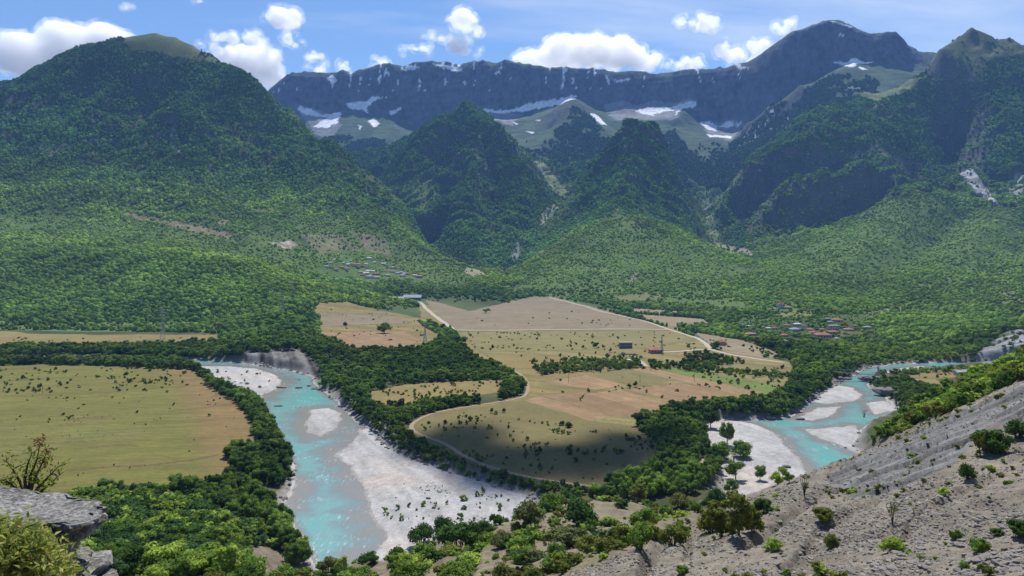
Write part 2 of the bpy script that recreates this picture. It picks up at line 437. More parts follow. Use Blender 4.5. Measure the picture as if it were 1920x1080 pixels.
def near_hill(x, y):
    z = near_rbf(x, y)
    k = sstep(25, 70, y)
    n = 2.2 * ridged(x / 34, y / 34, 5, 81, 0.55) + 0.8 * fbm(x / 7, y / 7, 4, 82)
    # gullied lower slope, bedded upper slope
    s = 0.58 * x + 0.81 * y
    u, v = proj(x, np.maximum(y, 5), z)
    bed = inside(STRATA, u, v)
    strata = np.where(bed, 1.0, 0.15)
    q, q2 = bedding(x, y)
    st = (1 - (q - np.floor(q))) * (0.5 + 0.5 * vnoise(np.floor(q) * 7.7, x / 14, 86)) - 0.25 * sstep(0.8, 1.0, q2 - np.floor(q2))
    z = z + k * (n * np.where(bed, 0.35, 1.0) + 1.25 * strata * st)
    for line, wpx, dep in GULLIES:
        d = track_dist(u + 6 * fbm(x / 9, y / 9, 3, 88), v, line)
        z = z - dep * (1 - sstep(0, wpx, d)) * k
    return z

GULLIES = [([(1590, 915), (1520, 950), (1440, 1000), (1395, 1030)], 16, 2.6), ([(1262, 1005), (1222, 1045), (1205, 1095)], 20, 3.2), ([(900, 1010), (880, 1070)], 18, 3.0), ([(1640, 950), (1540, 1005), (1470, 1075)], 14, 1.6), ([(1850, 900), (1740, 965), (1680, 1040)], 13, 1.2), ([(760, 1050), (790, 1090)], 14, 2.0), ([(1345, 960), (1300, 1000), (1290, 1060)], 12, 1.5), ([(1120, 1000), (1090, 1050)], 14, 1.6)]
STRATA = [(1980, 690), (1860, 745), (1700, 818), (1600, 860), (1545, 900), (1600, 935), (1660, 930), (1790, 870), (1850, 800), (1980, 790)]
def land(x, y):
    return np.maximum(ground(x, y), np.where(y < 700, near_hill(x, y), -999))

# ------------------------------------------------------------------ sampled height for marching pixels to the ground
_TG = np.linspace(-0.95, 0.95, 420)
_YG = np.exp(np.linspace(math.log(14), math.log(6200), 900))
_tt, _yy = np.meshgrid(_TG, _YG)
_near = _yy < 700
HG = np.full(_tt.shape, -50.0)
HG[:] = np.where(_yy > 220, ground(_tt * _yy, np.maximum(_yy, 220)), -50)
HG[_near] = np.maximum(HG[_near], near_hill((_tt * _yy)[_near], _yy[_near]))
_HT = (HG - H) / _yy          # tangent of elevation
_HX = np.maximum.accumulate(_HT, axis=0)

def col_of(t):
    return np.clip(np.round((np.asarray(t) + 0.95) / 1.9 * 419).astype(int), 0, 419)

def march(u, v):
    """first ground point seen at a pixel -> (x, y, z) or None"""
    t = (u - 960) / F
    k = (VH - v) / F
    c = int(col_of(t))
    a = _HX[:, c]
    i = int(np.searchsorted(a, k))
    if i >= len(_YG): return None
    if i == 0: y = _YG[0]
    else:
        f = (k - a[i - 1]) / max(1e-9, a[i] - a[i - 1])
        y = _YG[i - 1] + (_YG[i] - _YG[i - 1]) * min(1, max(0, f))
    x = t * y
    return x, y, H + k * y

def seen(x, y, z, margin=4.0):
    """is a point above the ground that hides it"""
    t = x / y
    c = col_of(t)
    r = np.clip(np.searchsorted(_YG, y * 0.985) - 1, 0, len(_YG) - 1)
    return (z + margin - H) / y >= _HX[r, c]

def hz(x, y):
    return land(np.array([float(x)]), np.array([float(y)]))[0]

# ------------------------------------------------------------------ materials
def nt(name):
    m = bpy.data.materials.new(name)
    m.use_nodes = True
    n, l = m.node_tree.nodes, m.node_tree.links
    n.clear()
    out = n.new('ShaderNodeOutputMaterial')
    return m, n, l, out

def principled(n, rough=0.9, spec=0.1):
    b = n.new('ShaderNodeBsdfPrincipled')
    b.inputs['Roughness'].default_value = rough
    b.inputs['Specular IOR Level'].default_value = spec
    return b

def noise_node(n, l, coord, scale, detail=4, rough=0.6):
    t = n.new('ShaderNodeTexNoise')
    t.inputs['Scale'].default_value = scale
    t.inputs['Detail'].default_value = detail
    t.inputs['Roughness'].default_value = rough
    l.new(coord, t.inputs['Vector'])
    return t.outputs['Fac']

def maprange(n, l, val, a, b, c, d):
    m = n.new('ShaderNodeMapRange')
    m.inputs[1].default_value = a; m.inputs[2].default_value = b
    m.inputs[3].default_value = c; m.inputs[4].default_value = d
    l.new(val, m.inputs[0])
    return m.outputs[0]

def mathn(n, l, op, a, b):
    m = n.new('ShaderNodeMath'); m.operation = op
    for i, s in enumerate((a, b)):
        if isinstance(s, (int, float)): m.inputs[i].default_value = s
        else: l.new(s, m.inputs[i])
    return m.outputs[0]

def scale_col(n, l, col, fac):
    m = n.new('ShaderNodeVectorMath'); m.operation = 'SCALE'
    if isinstance(col, tuple): m.inputs[0].default_value = col
    else: l.new(col, m.inputs[0])
    l.new(fac, m.inputs['Scale'])
    return m.outputs[0]

def bump(n, l, bs, height, strength, dist):
    b = n.new('ShaderNodeBump')
    b.inputs['Strength'].default_value = strength
    b.inputs['Distance'].default_value = dist
    l.new(height, b.inputs['Height'])
    l.new(b.outputs[0], bs.inputs['Normal'])

def mat_terrain(name, scales, amp, bstr, bdist, rough=0.95):
    """colour from the ground's own colour map (attribute Col), grain and relief from noise"""
    m, n, l, out = nt(name)
    b = principled(n, rough, 0.1)
    at = n.new('ShaderNodeAttribute'); at.attribute_name = 'Col'
    geo = n.new('ShaderNodeNewGeometry')
    pos = geo.outputs['Position']
    fac = None
    h = None
    for s, a in zip(scales, amp):
        f = noise_node(n, l, pos, s, 5, 0.65)
        g = maprange(n, l, f, 0.25, 0.75, 1 - a, 1 + a)
        fac = g if fac is None else mathn(n, l, 'MULTIPLY', fac, g)
        h = f if h is None else mathn(n, l, 'ADD', h, mathn(n, l, 'MULTIPLY', f, 0.5))
    l.new(scale_col(n, l, at.outputs['Color'], fac), b.inputs['Base Color'])
    bump(n, l, b, h, bstr, bdist)
    l.new(b.outputs[0], out.inputs['Surface'])
    return m

def mat_plain(name, col, rough=0.8, spec=0.2, nscale=1.5, namp=0.2, bstr=0.2, bdist=0.05, coord='Object', metal=0.0):
    m, n, l, out = nt(name)
    b = principled(n, rough, spec)
    b.inputs['Metallic'].default_value = metal
    tc = n.new('ShaderNodeTexCoord')
    f = noise_node(n, l, tc.outputs[coord], nscale, 6, 0.65)
    fac = maprange(n, l, f, 0.25, 0.75, 1 - namp, 1 + namp)
    l.new(scale_col(n, l, tuple(col), fac), b.inputs['Base Color'])
    if bstr: bump(n, l, b, f, bstr, bdist)
    l.new(b.outputs[0], out.inputs['Surface'])
    return m

def mat_foliage(name, source):
    m, n, l, out = nt(name)
    d = n.new('ShaderNodeBsdfDiffuse')
    t = n.new('ShaderNodeBsdfTranslucent')
    mx = n.new('ShaderNodeMixShader'); mx.inputs[0].default_value = 0.33
    if source == 'instancer':
        a = n.new('ShaderNodeAttribute'); a.attribute_type = 'INSTANCER'; a.attribute_name = 'tint'
        col = a.outputs['Vector']
    else:
        oi = n.new('ShaderNodeObjectInfo'); col = oi.outputs['Color']
    tc = n.new('ShaderNodeTexCoord')
    f = noise_node(n, l, tc.outputs['Object'], 11.0, 4, 0.65)
    fac = maprange(n, l, f, 0.3, 0.7, 0.5, 1.65)
    c = scale_col(n, l, col, fac)
    l.new(c, d.inputs['Color'])
    tcol = n.new('ShaderNodeVectorMath'); tcol.operation = 'MULTIPLY'
    tcol.inputs[1].default_value = (1.25, 1.25, 0.6)
    l.new(c, tcol.inputs[0])
    l.new(tcol.outputs[0], t.inputs['Color'])
    l.new(d.outputs[0], mx.inputs[1]); l.new(t.outputs[0], mx.inputs[2])
    l.new(mx.outputs[0], out.inputs['Surface'])
    return m

M_FOL_I = mat_foliage('foliage_of_woods', 'instancer')
M_FOL_O = mat_foliage('foliage', 'object')
M_BARK = mat_plain('bark', (0.09, 0.07, 0.05), 0.95, 0.05, 6, 0.4, 0.6, 0.05)

# ------------------------------------------------------------------ mesh helpers
def tag(o, label=None, cat=None, group=None, kind=None):
    if label: o['label'] = label
    if cat: o['category'] = cat
    if group: o['group'] = group
    if kind: o['kind'] = kind
    return o

def link(o, parent=None):
    COL.objects.link(o)
    if parent is not None: o.parent = parent
    return o

def empty(name, loc=(0, 0, 0), rz=0.0):
    o = bpy.data.objects.new(name, None)
    o.empty_display_size = 0.5
    o.location = loc; o.rotation_euler = (0, 0, rz)
    return link(o)

def mesh_np(name, V, Fq, mat, smooth=False, col=None):
    """mesh from numpy arrays; Fq is (n, 3) or (n, 4)"""
    me = bpy.data.meshes.new(name)
    V = np.ascontiguousarray(V, np.float32); Fq = np.ascontiguousarray(Fq, np.int32)
    k = Fq.shape[1]
    me.vertices.add(len(V)); me.vertices.foreach_set('co', V.ravel())
    me.loops.add(Fq.size); me.loops.foreach_set('vertex_index', Fq.ravel())
    me.polygons.add(len(Fq))
    me.polygons.foreach_set('loop_start', np.arange(0, Fq.size, k, dtype=np.int32))
    me.polygons.foreach_set('loop_total', np.full(len(Fq), k, np.int32))
    me.polygons.foreach_set('use_smooth', np.full(len(Fq), smooth, bool))
    me.update(calc_edges=True)
    if col is not None:
        a = me.color_attributes.new('Col', 'FLOAT_COLOR', 'POINT')
        c = np.ones((len(V), 4), np.float32); c[:, :3] = col
        a.data.foreach_set('color', c.ravel())
    if mat is not None: me.materials.append(mat)
    return me

def add(name, me, parent=None, loc=None):
    o = bpy.data.objects.new(name, me)
    if loc is not None: o.location = loc
    return link(o, parent)

class MB:
    """collects boxes, bars and tubes into one mesh"""
    def __init__(self): self.v, self.f = [], []
    def box(self, c, s, rz=0.0):
        cx, cy_, cz = c; sx, sy, sz = (k / 2 for k in s)
        ca, sa = math.cos(rz), math.sin(rz)
        b = len(self.v)
        for dx, dy, dz in ((-1, -1, -1), (1, -1, -1), (1, 1, -1), (-1, 1, -1), (-1, -1, 1), (1, -1, 1), (1, 1, 1), (-1, 1, 1)):
            x, y = dx * sx, dy * sy
            self.v.append((cx + x * ca - y * sa, cy_ + x * sa + y * ca, cz + dz * sz))
        for q in ((0, 3, 2, 1), (4, 5, 6, 7), (0, 1, 5, 4), (1, 2, 6, 5), (2, 3, 7, 6), (3, 0, 4, 7)):
            self.f.append(tuple(b + i for i in q))
        return self
    def tube(self, pts, rad, n=6):
        pts = [Vector(p) for p in pts]
        if not hasattr(rad, '__len__'): rad = [rad] * len(pts)
        b = len(self.v)
        for i, p in enumerate(pts):
            d = (pts[min(i + 1, len(pts) - 1)] - pts[max(i - 1, 0)]).normalized()
            a = Vector((0, 0, 1)) if abs(d.z) < 0.9 else Vector((1, 0, 0))
            e = d.cross(a).normalized(); g = d.cross(e)
            for k in range(n):
                w = 2 * math.pi * k / n
                self.v.append(tuple(p + (e * math.cos(w) + g * math.sin(w)) * rad[i]))
        for i in range(len(pts) - 1):
            for k in range(n):
                self.f.append((b + i * n + k, b + i * n + (k + 1) % n, b + (i + 1) * n + (k + 1) % n, b + (i + 1) * n + k))
        self.f.append(tuple(b + k for k in range(n)))
        self.f.append(tuple(b + (len(pts) - 1) * n + k for k in reversed(range(n))))
        return self
    def poly(self, vs, fs):
        b = len(self.v); self.v += [tuple(p) for p in vs]
        self.f += [tuple(b + i for i in q) for q in fs]
        return self
    def mesh(self, name, mat, smooth=False):
        me = bpy.data.meshes.new(name)
        me.from_pydata(self.v, [], self.f)
        me.validate()
        if smooth: me.polygons.foreach_set('use_smooth', [True] * len(me.polygons))
        if mat: me.materials.append(mat)
        me.update()
        return me
    def build(self, name, mat, parent=None, smooth=False, loc=None):
        return add(name, self.mesh(name, mat, smooth), parent, loc)

def ico(sub):
    bm = bmesh.new()
    bmesh.ops.create_icosphere(bm, subdivisions=sub, radius=1.0)
    V = np.array([v.co[:] for v in bm.verts]); Fi = np.array([[v.index for v in f.verts] for f in bm.faces])
    bm.free()
    return V, Fi
ICO1, ICO2, ICO3, ICO4 = ico(1), ico(2), ico(3), ico(4)

def noise3(P, s, seed, octv=4):
    return (fbm(P[:, 0] * s + P[:, 2] * s * 0.7, P[:, 1] * s - P[:, 2] * s * 0.6, octv, seed) +
            fbm(P[:, 2] * s + 5.1, P[:, 0] * s * 0.8 - P[:, 1] * s * 0.5, octv, seed + 50)) * 0.7

# ------------------------------------------------------------------ ground colours
OCHRE = np.array([0.18, 0.142, 0.056]); TAN = np.array([0.185, 0.15, 0.095]); OLIVE = np.array([0.13, 0.125, 0.034])
PINK = np.array([0.24, 0.16, 0.086]); DRYG = np.array([0.15, 0.132, 0.055]); GREENF = np.array([0.11, 0.15, 0.035])
WOODF = np.array([0.034, 0.048, 0.018]); SCRUB = np.array([0.072, 0.105, 0.030]); GRAVEL = np.array([0.33, 0.322, 0.312]); GREY = np.array([0.21, 0.20, 0.18])  # WOODF: floor under trees, darkened in colour for the shade between crowns
MEADOW = [(-200, 683), (60, 680), (280, 680), (335, 685), (378, 698), (405, 732), (440, 750), (455, 770), (470, 800), (478, 838), (425, 850), (448, 890), (430, 908), (380, 918), (300, 926), (100, 922), (-200, 912)]
STRIP = [(-200, 616), (30, 622), (60, 626), (180, 628), (405, 627), (410, 640), (330, 650), (120, 652), (-200, 656)]
TERR = [(597, 568), (650, 566), (720, 583), (790, 597), (785, 568), (820, 575), (880, 583), (1000, 556), (1035, 556), (1110, 575), (1200, 592), (1290, 622), (1335, 650), (1420, 665), (1490, 682), (1480, 705), (1470, 735), (1450, 752), (1380, 758), (1290, 765), (1190, 795), (1236, 830),
        (1215, 880), (1120, 912), (1000, 900), (880, 868), (800, 830), (765, 808), (770, 795), (800, 776), (900, 757), (990, 742), (985, 720), (960, 700), (885, 668), (850, 655), (790, 655), (660, 658), (600, 632), (575, 612)]
CLEAR = [(690, 735), (760, 721), (870, 714), (942, 712), (940, 735), (850, 748), (760, 762), (692, 757)]
STRIPS_R = [[(1185, 588), (1320, 598), (1335, 610), (1260, 612), (1210, 600)], [(1300, 622), (1390, 638), (1445, 655), (1470, 672), (1400, 668), (1345, 655)], [(1180, 578), (1290, 584), (1280, 590), (1190, 588)]]
FIELD_R = [(1690, 712), (1720, 692), (1760, 692), (1836, 690), (1850, 700), (1830, 712), (1790, 730), (1730, 722)]
PLOTS = [  # polygon, colour
    ([(795, 560), (880, 583), (1000, 556), (1035, 556), (1110, 575), (1200, 595), (1255, 616), (855, 619), (830, 600)], TAN),
    ([(600, 622), (760, 620), (790, 640), (740, 658), (650, 656), (605, 634)], PINK * 0.9),
    ([(600, 585), (740, 592), (770, 606), (600, 612)], TAN * 1.05),
    ([(860, 622), (1270, 620), (1300, 640), (1160, 655), (900, 660)], DRYG * 1.15),
    ([(900, 662), (1060, 668), (1050, 690), (960, 692)], OCHRE),
    ([(1212, 684), (1240, 684), (1460, 722), (1440, 742), (1290, 712)], GREENF * 1.05),
    ([(1110, 703), (1180, 692), (1270, 712), (1190, 722)], DRYG * 1.05),
    ([(980, 750), (1012, 742), (1150, 782), (1110, 790)], PINK),
    ([(1015, 715), (1100, 703), (1178, 722), (1120, 732)], PINK),
    ([(1010, 740), (1125, 733), (1245, 772), (1155, 782)], PINK * 0.82),
    ([(1095, 738), (1160, 730), (1290, 765), (1230, 775)], PINK * 0.95),
    ([(1165, 729), (1280, 718), (1440, 748), (1290, 760)], PINK * 0.88),
    ([(1182, 692), (1212, 688), (1430, 735), (1400, 745)], PINK * 0.98),
    ([(800, 778), (980, 752), (1110, 790), (1190, 800), (1235, 832), (1215, 880), (1120, 912), (1000, 900), (880, 868), (800, 830), (768, 806)], OCHRE * np.array([0.80, 0.86, 0.9])),
    ([(1755, 711), (1812, 706), (1803, 721), (1775, 724)], np.array([0.085, 0.055, 0.038])),
    ([(1700, 708), (1755, 711), (1775, 724), (1735, 722)], OCHRE * 1.1),
]
BARE = [  # bare earth or scree in the hills
    ([(1828, 672), (1850, 646), (1895, 620), (1960, 600), (1960, 690), (1850, 684)], np.array([0.17, 0.175, 0.185]) , 0.9),
    ([(505, 455), (545, 450), (562, 460), (540, 468)], np.array([0.30, 0.25, 0.19]), 0.9), ([(560, 440), (640, 440), (680, 470), (600, 475)], np.array([0.2, 0.17, 0.11]), 0.55),
    ([(235, 398), (330, 415), (440, 440), (430, 447), (320, 424), (235, 404)], np.array([0.24, 0.18, 0.11]), 0.8), ([(650, 430), (720, 445), (735, 480), (690, 470)], np.array([0.2, 0.15, 0.11]), 0.6),
    ([(870, 500), (900, 505), (912, 515), (890, 520), (872, 512)], np.array([0.24, 0.22, 0.13]), 0.9), ([(1330, 453), (1395, 465), (1425, 480), (1380, 478)], np.array([0.26, 0.23, 0.16]), 0.9),
    ([(1790, 318), (1825, 316), (1850, 350), (1870, 382), (1840, 372), (1815, 345)], np.array([0.34, 0.34, 0.35]), 0.95), ([(1905, 325), (1925, 330), (1915, 372), (1885, 372)], np.array([0.32, 0.32, 0.33]), 0.7),
    ([(962, 455), (976, 452), (972, 482), (955, 490)], np.array([0.32, 0.32, 0.30]), 0.8), ([(1010, 405), (1040, 380), (1050, 390), (1015, 435)], np.array([0.26, 0.28, 0.22]), 0.7),
    ([(1000, 300), (1020, 305), (1065, 360), (1060, 380), (1030, 350)], np.array([0.16, 0.2, 0.08]), 0.9), ([(1320, 370), (1332, 372), (1345, 440), (1328, 440)], np.array([0.2, 0.21, 0.17]), 0.6),
    ([(225, 66), (250, 30), (345, 30), (385, 88), (360, 112), (340, 108), (300, 98), (250, 92)], np.array([0.13, 0.15, 0.055]), 1.0),
    ([(340, 75), (420, 118), (410, 122), (360, 112)], np.array([0.12, 0.14, 0.05]), 0.8),
    ([(1745, 105), (1810, 30), (1930, 70), (1920, 100), (1860, 110), (1830, 150), (1780, 150), (1750, 130)], np.array([0.11, 0.14, 0.06]), 0.75),
    ([(1600, 165), (1650, 165), (1735, 140), (1700, 175), (1640, 190), (1610, 180)], np.array([0.12, 0.155, 0.06]), 1.0),
    ([(320, 235), (328, 235), (328, 270), (342, 288), (334, 290), (322, 268)], np.array([0.28, 0.28, 0.26]), 0.7),
    ([(1630, 255), (1670, 262), (1710, 320), (1690, 328), (1650, 285)], np.array([0.15, 0.17, 0.06]), 0.5),
    ([(470, 392), (520, 388), (518, 396), (475, 400)], np.array([0.2, 0.16, 0.1]), 0.6), ([(405, 412), (428, 412), (424, 420), (408, 420)], np.array([0.24, 0.2, 0.14]), 0.8), ([(50, 285), (85, 262), (150, 270), (100, 295)], np.array([0.2, 0.19, 0.16]), 0.45), ([(1150, 555), (1230, 548), (1260, 562), (1180, 572)], np.array([0.16, 0.15, 0.07]), 0.6), ([(1180, 528), (1190, 510), (1196, 512), (1186, 534)], np.array([0.2, 0.17, 0.13]), 0.8), ([(1460, 585), (1520, 582), (1525, 592), (1470, 596)], np.array([0.17, 0.16, 0.07]), 0.7), ([(1630, 585), (1690, 574), (1700, 580), (1640, 592)], np.array([0.2, 0.17, 0.1]), 0.7), ([(1850, 560), (1900, 545), (1930, 575), (1880, 590)], np.array([0.17, 0.15, 0.12]), 0.6),
    ([(95, 445), (125, 440), (120, 452), (98, 456)], np.array([0.16, 0.12, 0.08]), 0.8)]
CLIFF_F = [(1375, 325), (1440, 292), (1560, 285), (1640, 265), (1700, 300), (1780, 315), (1740, 220), (1850, 210), (1850, 320), (1790, 318), (1690, 345), (1640, 392), (1540, 420), (1405, 438), (1375, 400)]

ROADS = [  # pixels, width in metres, height allowance
    ([(1030, 558), (1065, 566), (1100, 575), (1165, 592), (1230, 609), (1275, 624), (1308, 634), (1324, 645), (1334, 656), (1365, 664), (1400, 670), (1470, 680)], 8.5, 'white gravel road running along the far edge of the tan field'),
    ([(786, 566), (798, 578), (815, 592), (835, 606), (852, 619)], 11, 'white gravel road climbing past the wooded bank to the long sheds'),
    ([(852, 619), (930, 619.5), (1020, 618), (1110, 617.5), (1200, 617), (1258, 618)], 10, 'straight pale track crossing the plain between tan and green fields'),
    ([(885, 670), (920, 680), (960, 692), (978, 703), (988, 716), (991, 730), (985, 744), (950, 752), (880, 762), (820, 772), (785, 785), (769, 797), (772, 808), (790, 817), (825, 828), (850, 840), (866, 856), (900, 870), (950, 885), (1000, 897), (1060, 907), (1125, 914)], 3.8, 'winding dirt track with a sharp bend round the shaded field'),
    ([(1313, 882), (1316, 870), (1322, 858), (1330, 854)], 2.4, 'short dirt path between the trees beside the gravel bar'),
    ([(1165, 662), (1185, 668), (1196, 674), (1204, 680), (1213, 688), (1222, 686)], 6, 'lane bending past the small white shed and hedge'),
    ([(1335, 656), (1310, 655), (1275, 659), (1240, 660)], 9, 'pale lane joining the road to the red roofed farmhouse')]

FURROWS = [([(120, 883), (200, 876), (290, 871), (360, 863), (410, 853)], 1.6), ([(165, 840), (240, 833), (265, 840)], 1.0), ([(285, 854), (310, 855), (340, 866)], 1.0), ([(400, 760), (460, 757)], 0.9), ([(0, 836), (100, 830), (180, 826)], 0.6),
           ([(20, 800), (160, 783), (330, 770), (450, 757)], 0.5), ([(0, 790), (150, 770)], 0.4)]

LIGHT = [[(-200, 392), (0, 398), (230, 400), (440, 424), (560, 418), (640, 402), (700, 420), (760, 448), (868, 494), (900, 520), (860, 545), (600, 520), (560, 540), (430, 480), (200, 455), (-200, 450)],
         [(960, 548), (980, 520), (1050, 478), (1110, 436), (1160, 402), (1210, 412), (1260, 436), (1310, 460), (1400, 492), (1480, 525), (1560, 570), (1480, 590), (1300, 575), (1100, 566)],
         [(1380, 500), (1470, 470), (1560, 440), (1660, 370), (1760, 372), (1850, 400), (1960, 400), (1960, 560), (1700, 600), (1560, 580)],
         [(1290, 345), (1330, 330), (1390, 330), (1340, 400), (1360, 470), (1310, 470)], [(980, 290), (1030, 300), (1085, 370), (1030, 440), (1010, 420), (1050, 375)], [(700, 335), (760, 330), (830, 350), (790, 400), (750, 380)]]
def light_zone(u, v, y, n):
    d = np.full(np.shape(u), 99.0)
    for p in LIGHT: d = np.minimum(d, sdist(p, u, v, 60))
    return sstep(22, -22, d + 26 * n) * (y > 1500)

def ground_colour(x, y, z, W, B):
    n1 = fbm(x / 55, y / 55, 5, 101); n2 = fbm(x / 9, y / 14, 4, 102); n3 = fbm(x / 300, y / 300, 4, 103)
    u, v = proj(x, y, z)
    ju = u + 2.0 * n2; jv = v + 0.9 * n1
    c = np.empty(x.shape + (3,))
    wood = np.clip(0.5 + 0.9 * n3 + 0.3 * n1, 0, 1)[..., None]
    c[:] = lerp(WOODF, SCRUB, wood)
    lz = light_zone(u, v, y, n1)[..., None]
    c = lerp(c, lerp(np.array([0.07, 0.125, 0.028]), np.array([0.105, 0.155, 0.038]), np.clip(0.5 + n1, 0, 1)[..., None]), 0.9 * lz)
    low = (z < 20) & (y < 1500)
    c[low] = lerp(WOODF, DRYG * 0.8, np.clip(0.3 + 0.7 * n1, 0, 1)[..., None])[low]
    def paint(poly, col, vary=0.18, a=1.0):
        m = inside(poly, ju, jv)
        k = (1 + vary * n1 + vary * 0.7 * n2)[..., None]
        c[m] = lerp(c, col * k, a)[m]
        return m
    m = m_ead = paint(MEADOW, OLIVE, 0.14)
    g = np.clip(sstep(0.05, 0.55, n3 + 0.6 * n1), 0, 1)[..., None]
    br = (sstep(-90, 0, u - (395 + 60 * n3 + (v - 700) * 0.35)) * 0.8)[..., None]
    cm = lerp(lerp(OLIVE, np.array([0.125, 0.145, 0.045]), g), np.array([0.185, 0.12, 0.055]), np.clip(br + 0.25 * sstep(0.2, 0.6, n1)[..., None], 0, 1))
    lines = (1 + 0.05 * np.sin((v - 0.06 * u) * 1.1 + 2 * n1))[..., None]
    c[m] = (cm * lines * (1 + 0.10 * n2)[..., None])[m]
    paint(STRIP, OCHRE * 1.05); m = inside([(-200, 598), (200, 602), (400, 604), (400, 622), (150, 622), (-200, 612)], ju, jv)
    c[m] = (np.array([0.10, 0.15, 0.04]) * (1 + 0.3 * n1)[..., None])[m]
    mt = paint(TERR, OCHRE)
    c[mt] = lerp(c, DRYG * 1.2, np.clip(0.35 + 0.9 * n3 + 0.5 * n1, 0, 0.8)[..., None])[mt]
    paint(CLEAR, OCHRE * 1.05)
    for p in STRIPS_R: paint(p, TAN * 1.1)
    paint(FIELD_R, OCHRE * 0.95)
    def strips(w, sl, a):
        k = np.floor((v - sl * u) / w + 0.5 * n1 + 0.12 * n2)
        return (1 + a * vnoise(k * 3.7, u / 160, 134))[..., None]
    c[mt] = (c * strips(3.0, 0.10, 0.22))[mt]
    c[m_ead] = (c * strips(2.6, -0.05, 0.13))[m_ead]
    for i, (p, col) in enumerate(PLOTS):
        m = paint(p, col, 0.12)
        if col is PINK or i in (1, 9, 10, 11, 12):
            (ax, ay), (bx, by) = p[0], p[2]
            s = np.sin((v - u * 0.26) * 1.35 + 0.7 * n1) + 0.5 * np.sin((v - u * 0.26) * 0.53 + n1)
            c[m] *= (1 + 0.10 * s + 0.08 * n2)[m][..., None]
        if i:
            e = track_dist(u + 2.5 * n2, v + 0.8 * n2, list(p) + [p[0]])
            ea = (0.55 * (1 - sstep(0.4, 1.3, e)) * sstep(-0.35, 0.15, n1 + 0.4 * n2))[..., None]
            c = lerp(c, np.array([0.085, 0.085, 0.03]), ea)
    for p, col, a in BARE:
        m = inside(p, u + 7 * n2 + 5 * n1, v + 4 * n1)
        kk = (1 + 0.2 * n2) if a != 0.9 or col[2] < 0.18 else np.clip(1 + 1.3 * fbm((x + y) / 14, z / 25, 4, 133), 0.3, 1.9)
        c[m] = lerp(c, col * kk[..., None], a)[m]
    for pts, w in FURROWS:
        d = track_dist(u + 2 * n2, v + 0.8 * n2, pts)
        a = 0.8 * (1 - sstep(w * 0.5, w, d))[..., None]
        c = lerp(c, np.array([0.10, 0.065, 0.035]), a)
    # banks and gravel
    bank = (W > -0.5) & (W < 26) & (z < 30) & (z > -1)
    rk = np.clip(sstep(12, 2, W + 9 * n2) , 0, 1)[..., None]
    c[bank] = lerp(c, GREY * (1.0 + 0.5 * n2)[..., None], rk)[bank]
    bluff = inside([(455, 655), (500, 640), (545, 650), (600, 680), (600, 712), (520, 695), (460, 682)], u, v) & (W > -1)
    c[bluff] = (np.array([0.125, 0.12, 0.11]) * np.clip(1 + 1.3 * fbm((x + 0.4 * y) / 9, z / 60, 4, 120) + 0.5 * n2, 0.15, 2.4)[..., None])[bluff]
    gb = W <= 0
    n6 = fbm((x + 0.5 * y) / 5, (y - 0.3 * x) / 60, 4, 131); n7 = fbm(x / 2.5, y / 4, 3, 132)
    gc = GRAVEL * (1 + 0.14 * n2 + 0.16 * n1 + 0.22 * n6 + 0.22 * n7)[..., None] * lerp(np.array([1, 1, 1]), np.array([1.05, 0.98, 0.9]), sstep(0, 0.5, n1)[..., None])
    gc = lerp(gc, GRAVEL * np.array([0.74, 0.71, 0.67]), sstep(0.22, 0.0, z + 0.05 * n7)[..., None])
    c[gb] = gc[gb]
    # steep faces show rock
    return c, u, v, gb

def grid_mesh(T, Y, zf, cf):
    t, y = np.meshgrid(T, Y)
    x = t * y
    return x, y

def quads(nr, nc):
    i = np.arange(nr * nc).reshape(nr, nc)
    return np.stack([i[:-1, :-1], i[:-1, 1:], i[1:, 1:], i[1:, :-1]], -1).reshape(-1, 4)

def submesh(V, Q, colr, mask, name, mat, smooth=True):
    q = Q[mask]
    used, inv = np.unique(q.ravel(), return_inverse=True)
    return mesh_np(name, V[used], inv.reshape(-1, 4), mat, smooth, colr[used])

M_VALLEY = mat_terrain('valley_ground', (0.03, 0.25, 1.4), (0.12, 0.16, 0.2), 0.5, 0.5)
M_GRAVEL = mat_terrain('river_gravel', (0.12, 0.6, 1.8), (0.10, 0.22, 0.38), 0.8, 0.3)
M_MOUNT = mat_terrain('mountain_ground', (0.012, 0.06, 0.25), (0.18, 0.25, 0.3), 0.9, 5.0)
M_CLIFF = mat_terrain('mountain_rock', (0.006, 0.03, 0.12), (0.15, 0.28, 0.3), 1.0, 14.0)
M_SLOPE = mat_terrain('stony_slope', (0.35, 1.6, 5.0), (0.14, 0.22, 0.35), 0.9, 0.22)

# ------------------------------------------------------------------ valley floor, gravel bars, meadow
T = np.linspace(-0.86, 0.86, 760); Y = np.exp(np.linspace(math.log(255), math.log(2700), 520))
tt, yy = np.meshgrid(T, Y); xx = tt * yy
zz, WW, BB = ground(xx, yy, True)
cc, uu, vv, gb = ground_colour(xx, yy, zz, WW, BB)
V = np.stack([xx, yy, zz], -1).reshape(-1, 3); Q = quads(*xx.shape)
qc = Q[:, 0]
c_flat = cc.reshape(-1, 3)
m_gr = gb.ravel()[Q].all(1)
m_me = inside(MEADOW, uu.ravel()[qc], vv.ravel()[qc]) & ~m_gr
m_fd = (inside(TERR, uu.ravel()[qc], vv.ravel()[qc]) | inside(CLEAR, uu.ravel()[qc], vv.ravel()[qc]) | inside(FIELD_R, uu.ravel()[qc], vv.ravel()[qc])) & ~m_gr & ~m_me
tag(add('valley_floor', submesh(V, Q, c_flat, ~(m_gr | m_me | m_fd), 'valley_floor', M_VALLEY)), kind='structure')
tag(add('meadow', submesh(V, Q, c_flat, m_me, 'meadow', M_VALLEY)), kind='structure')
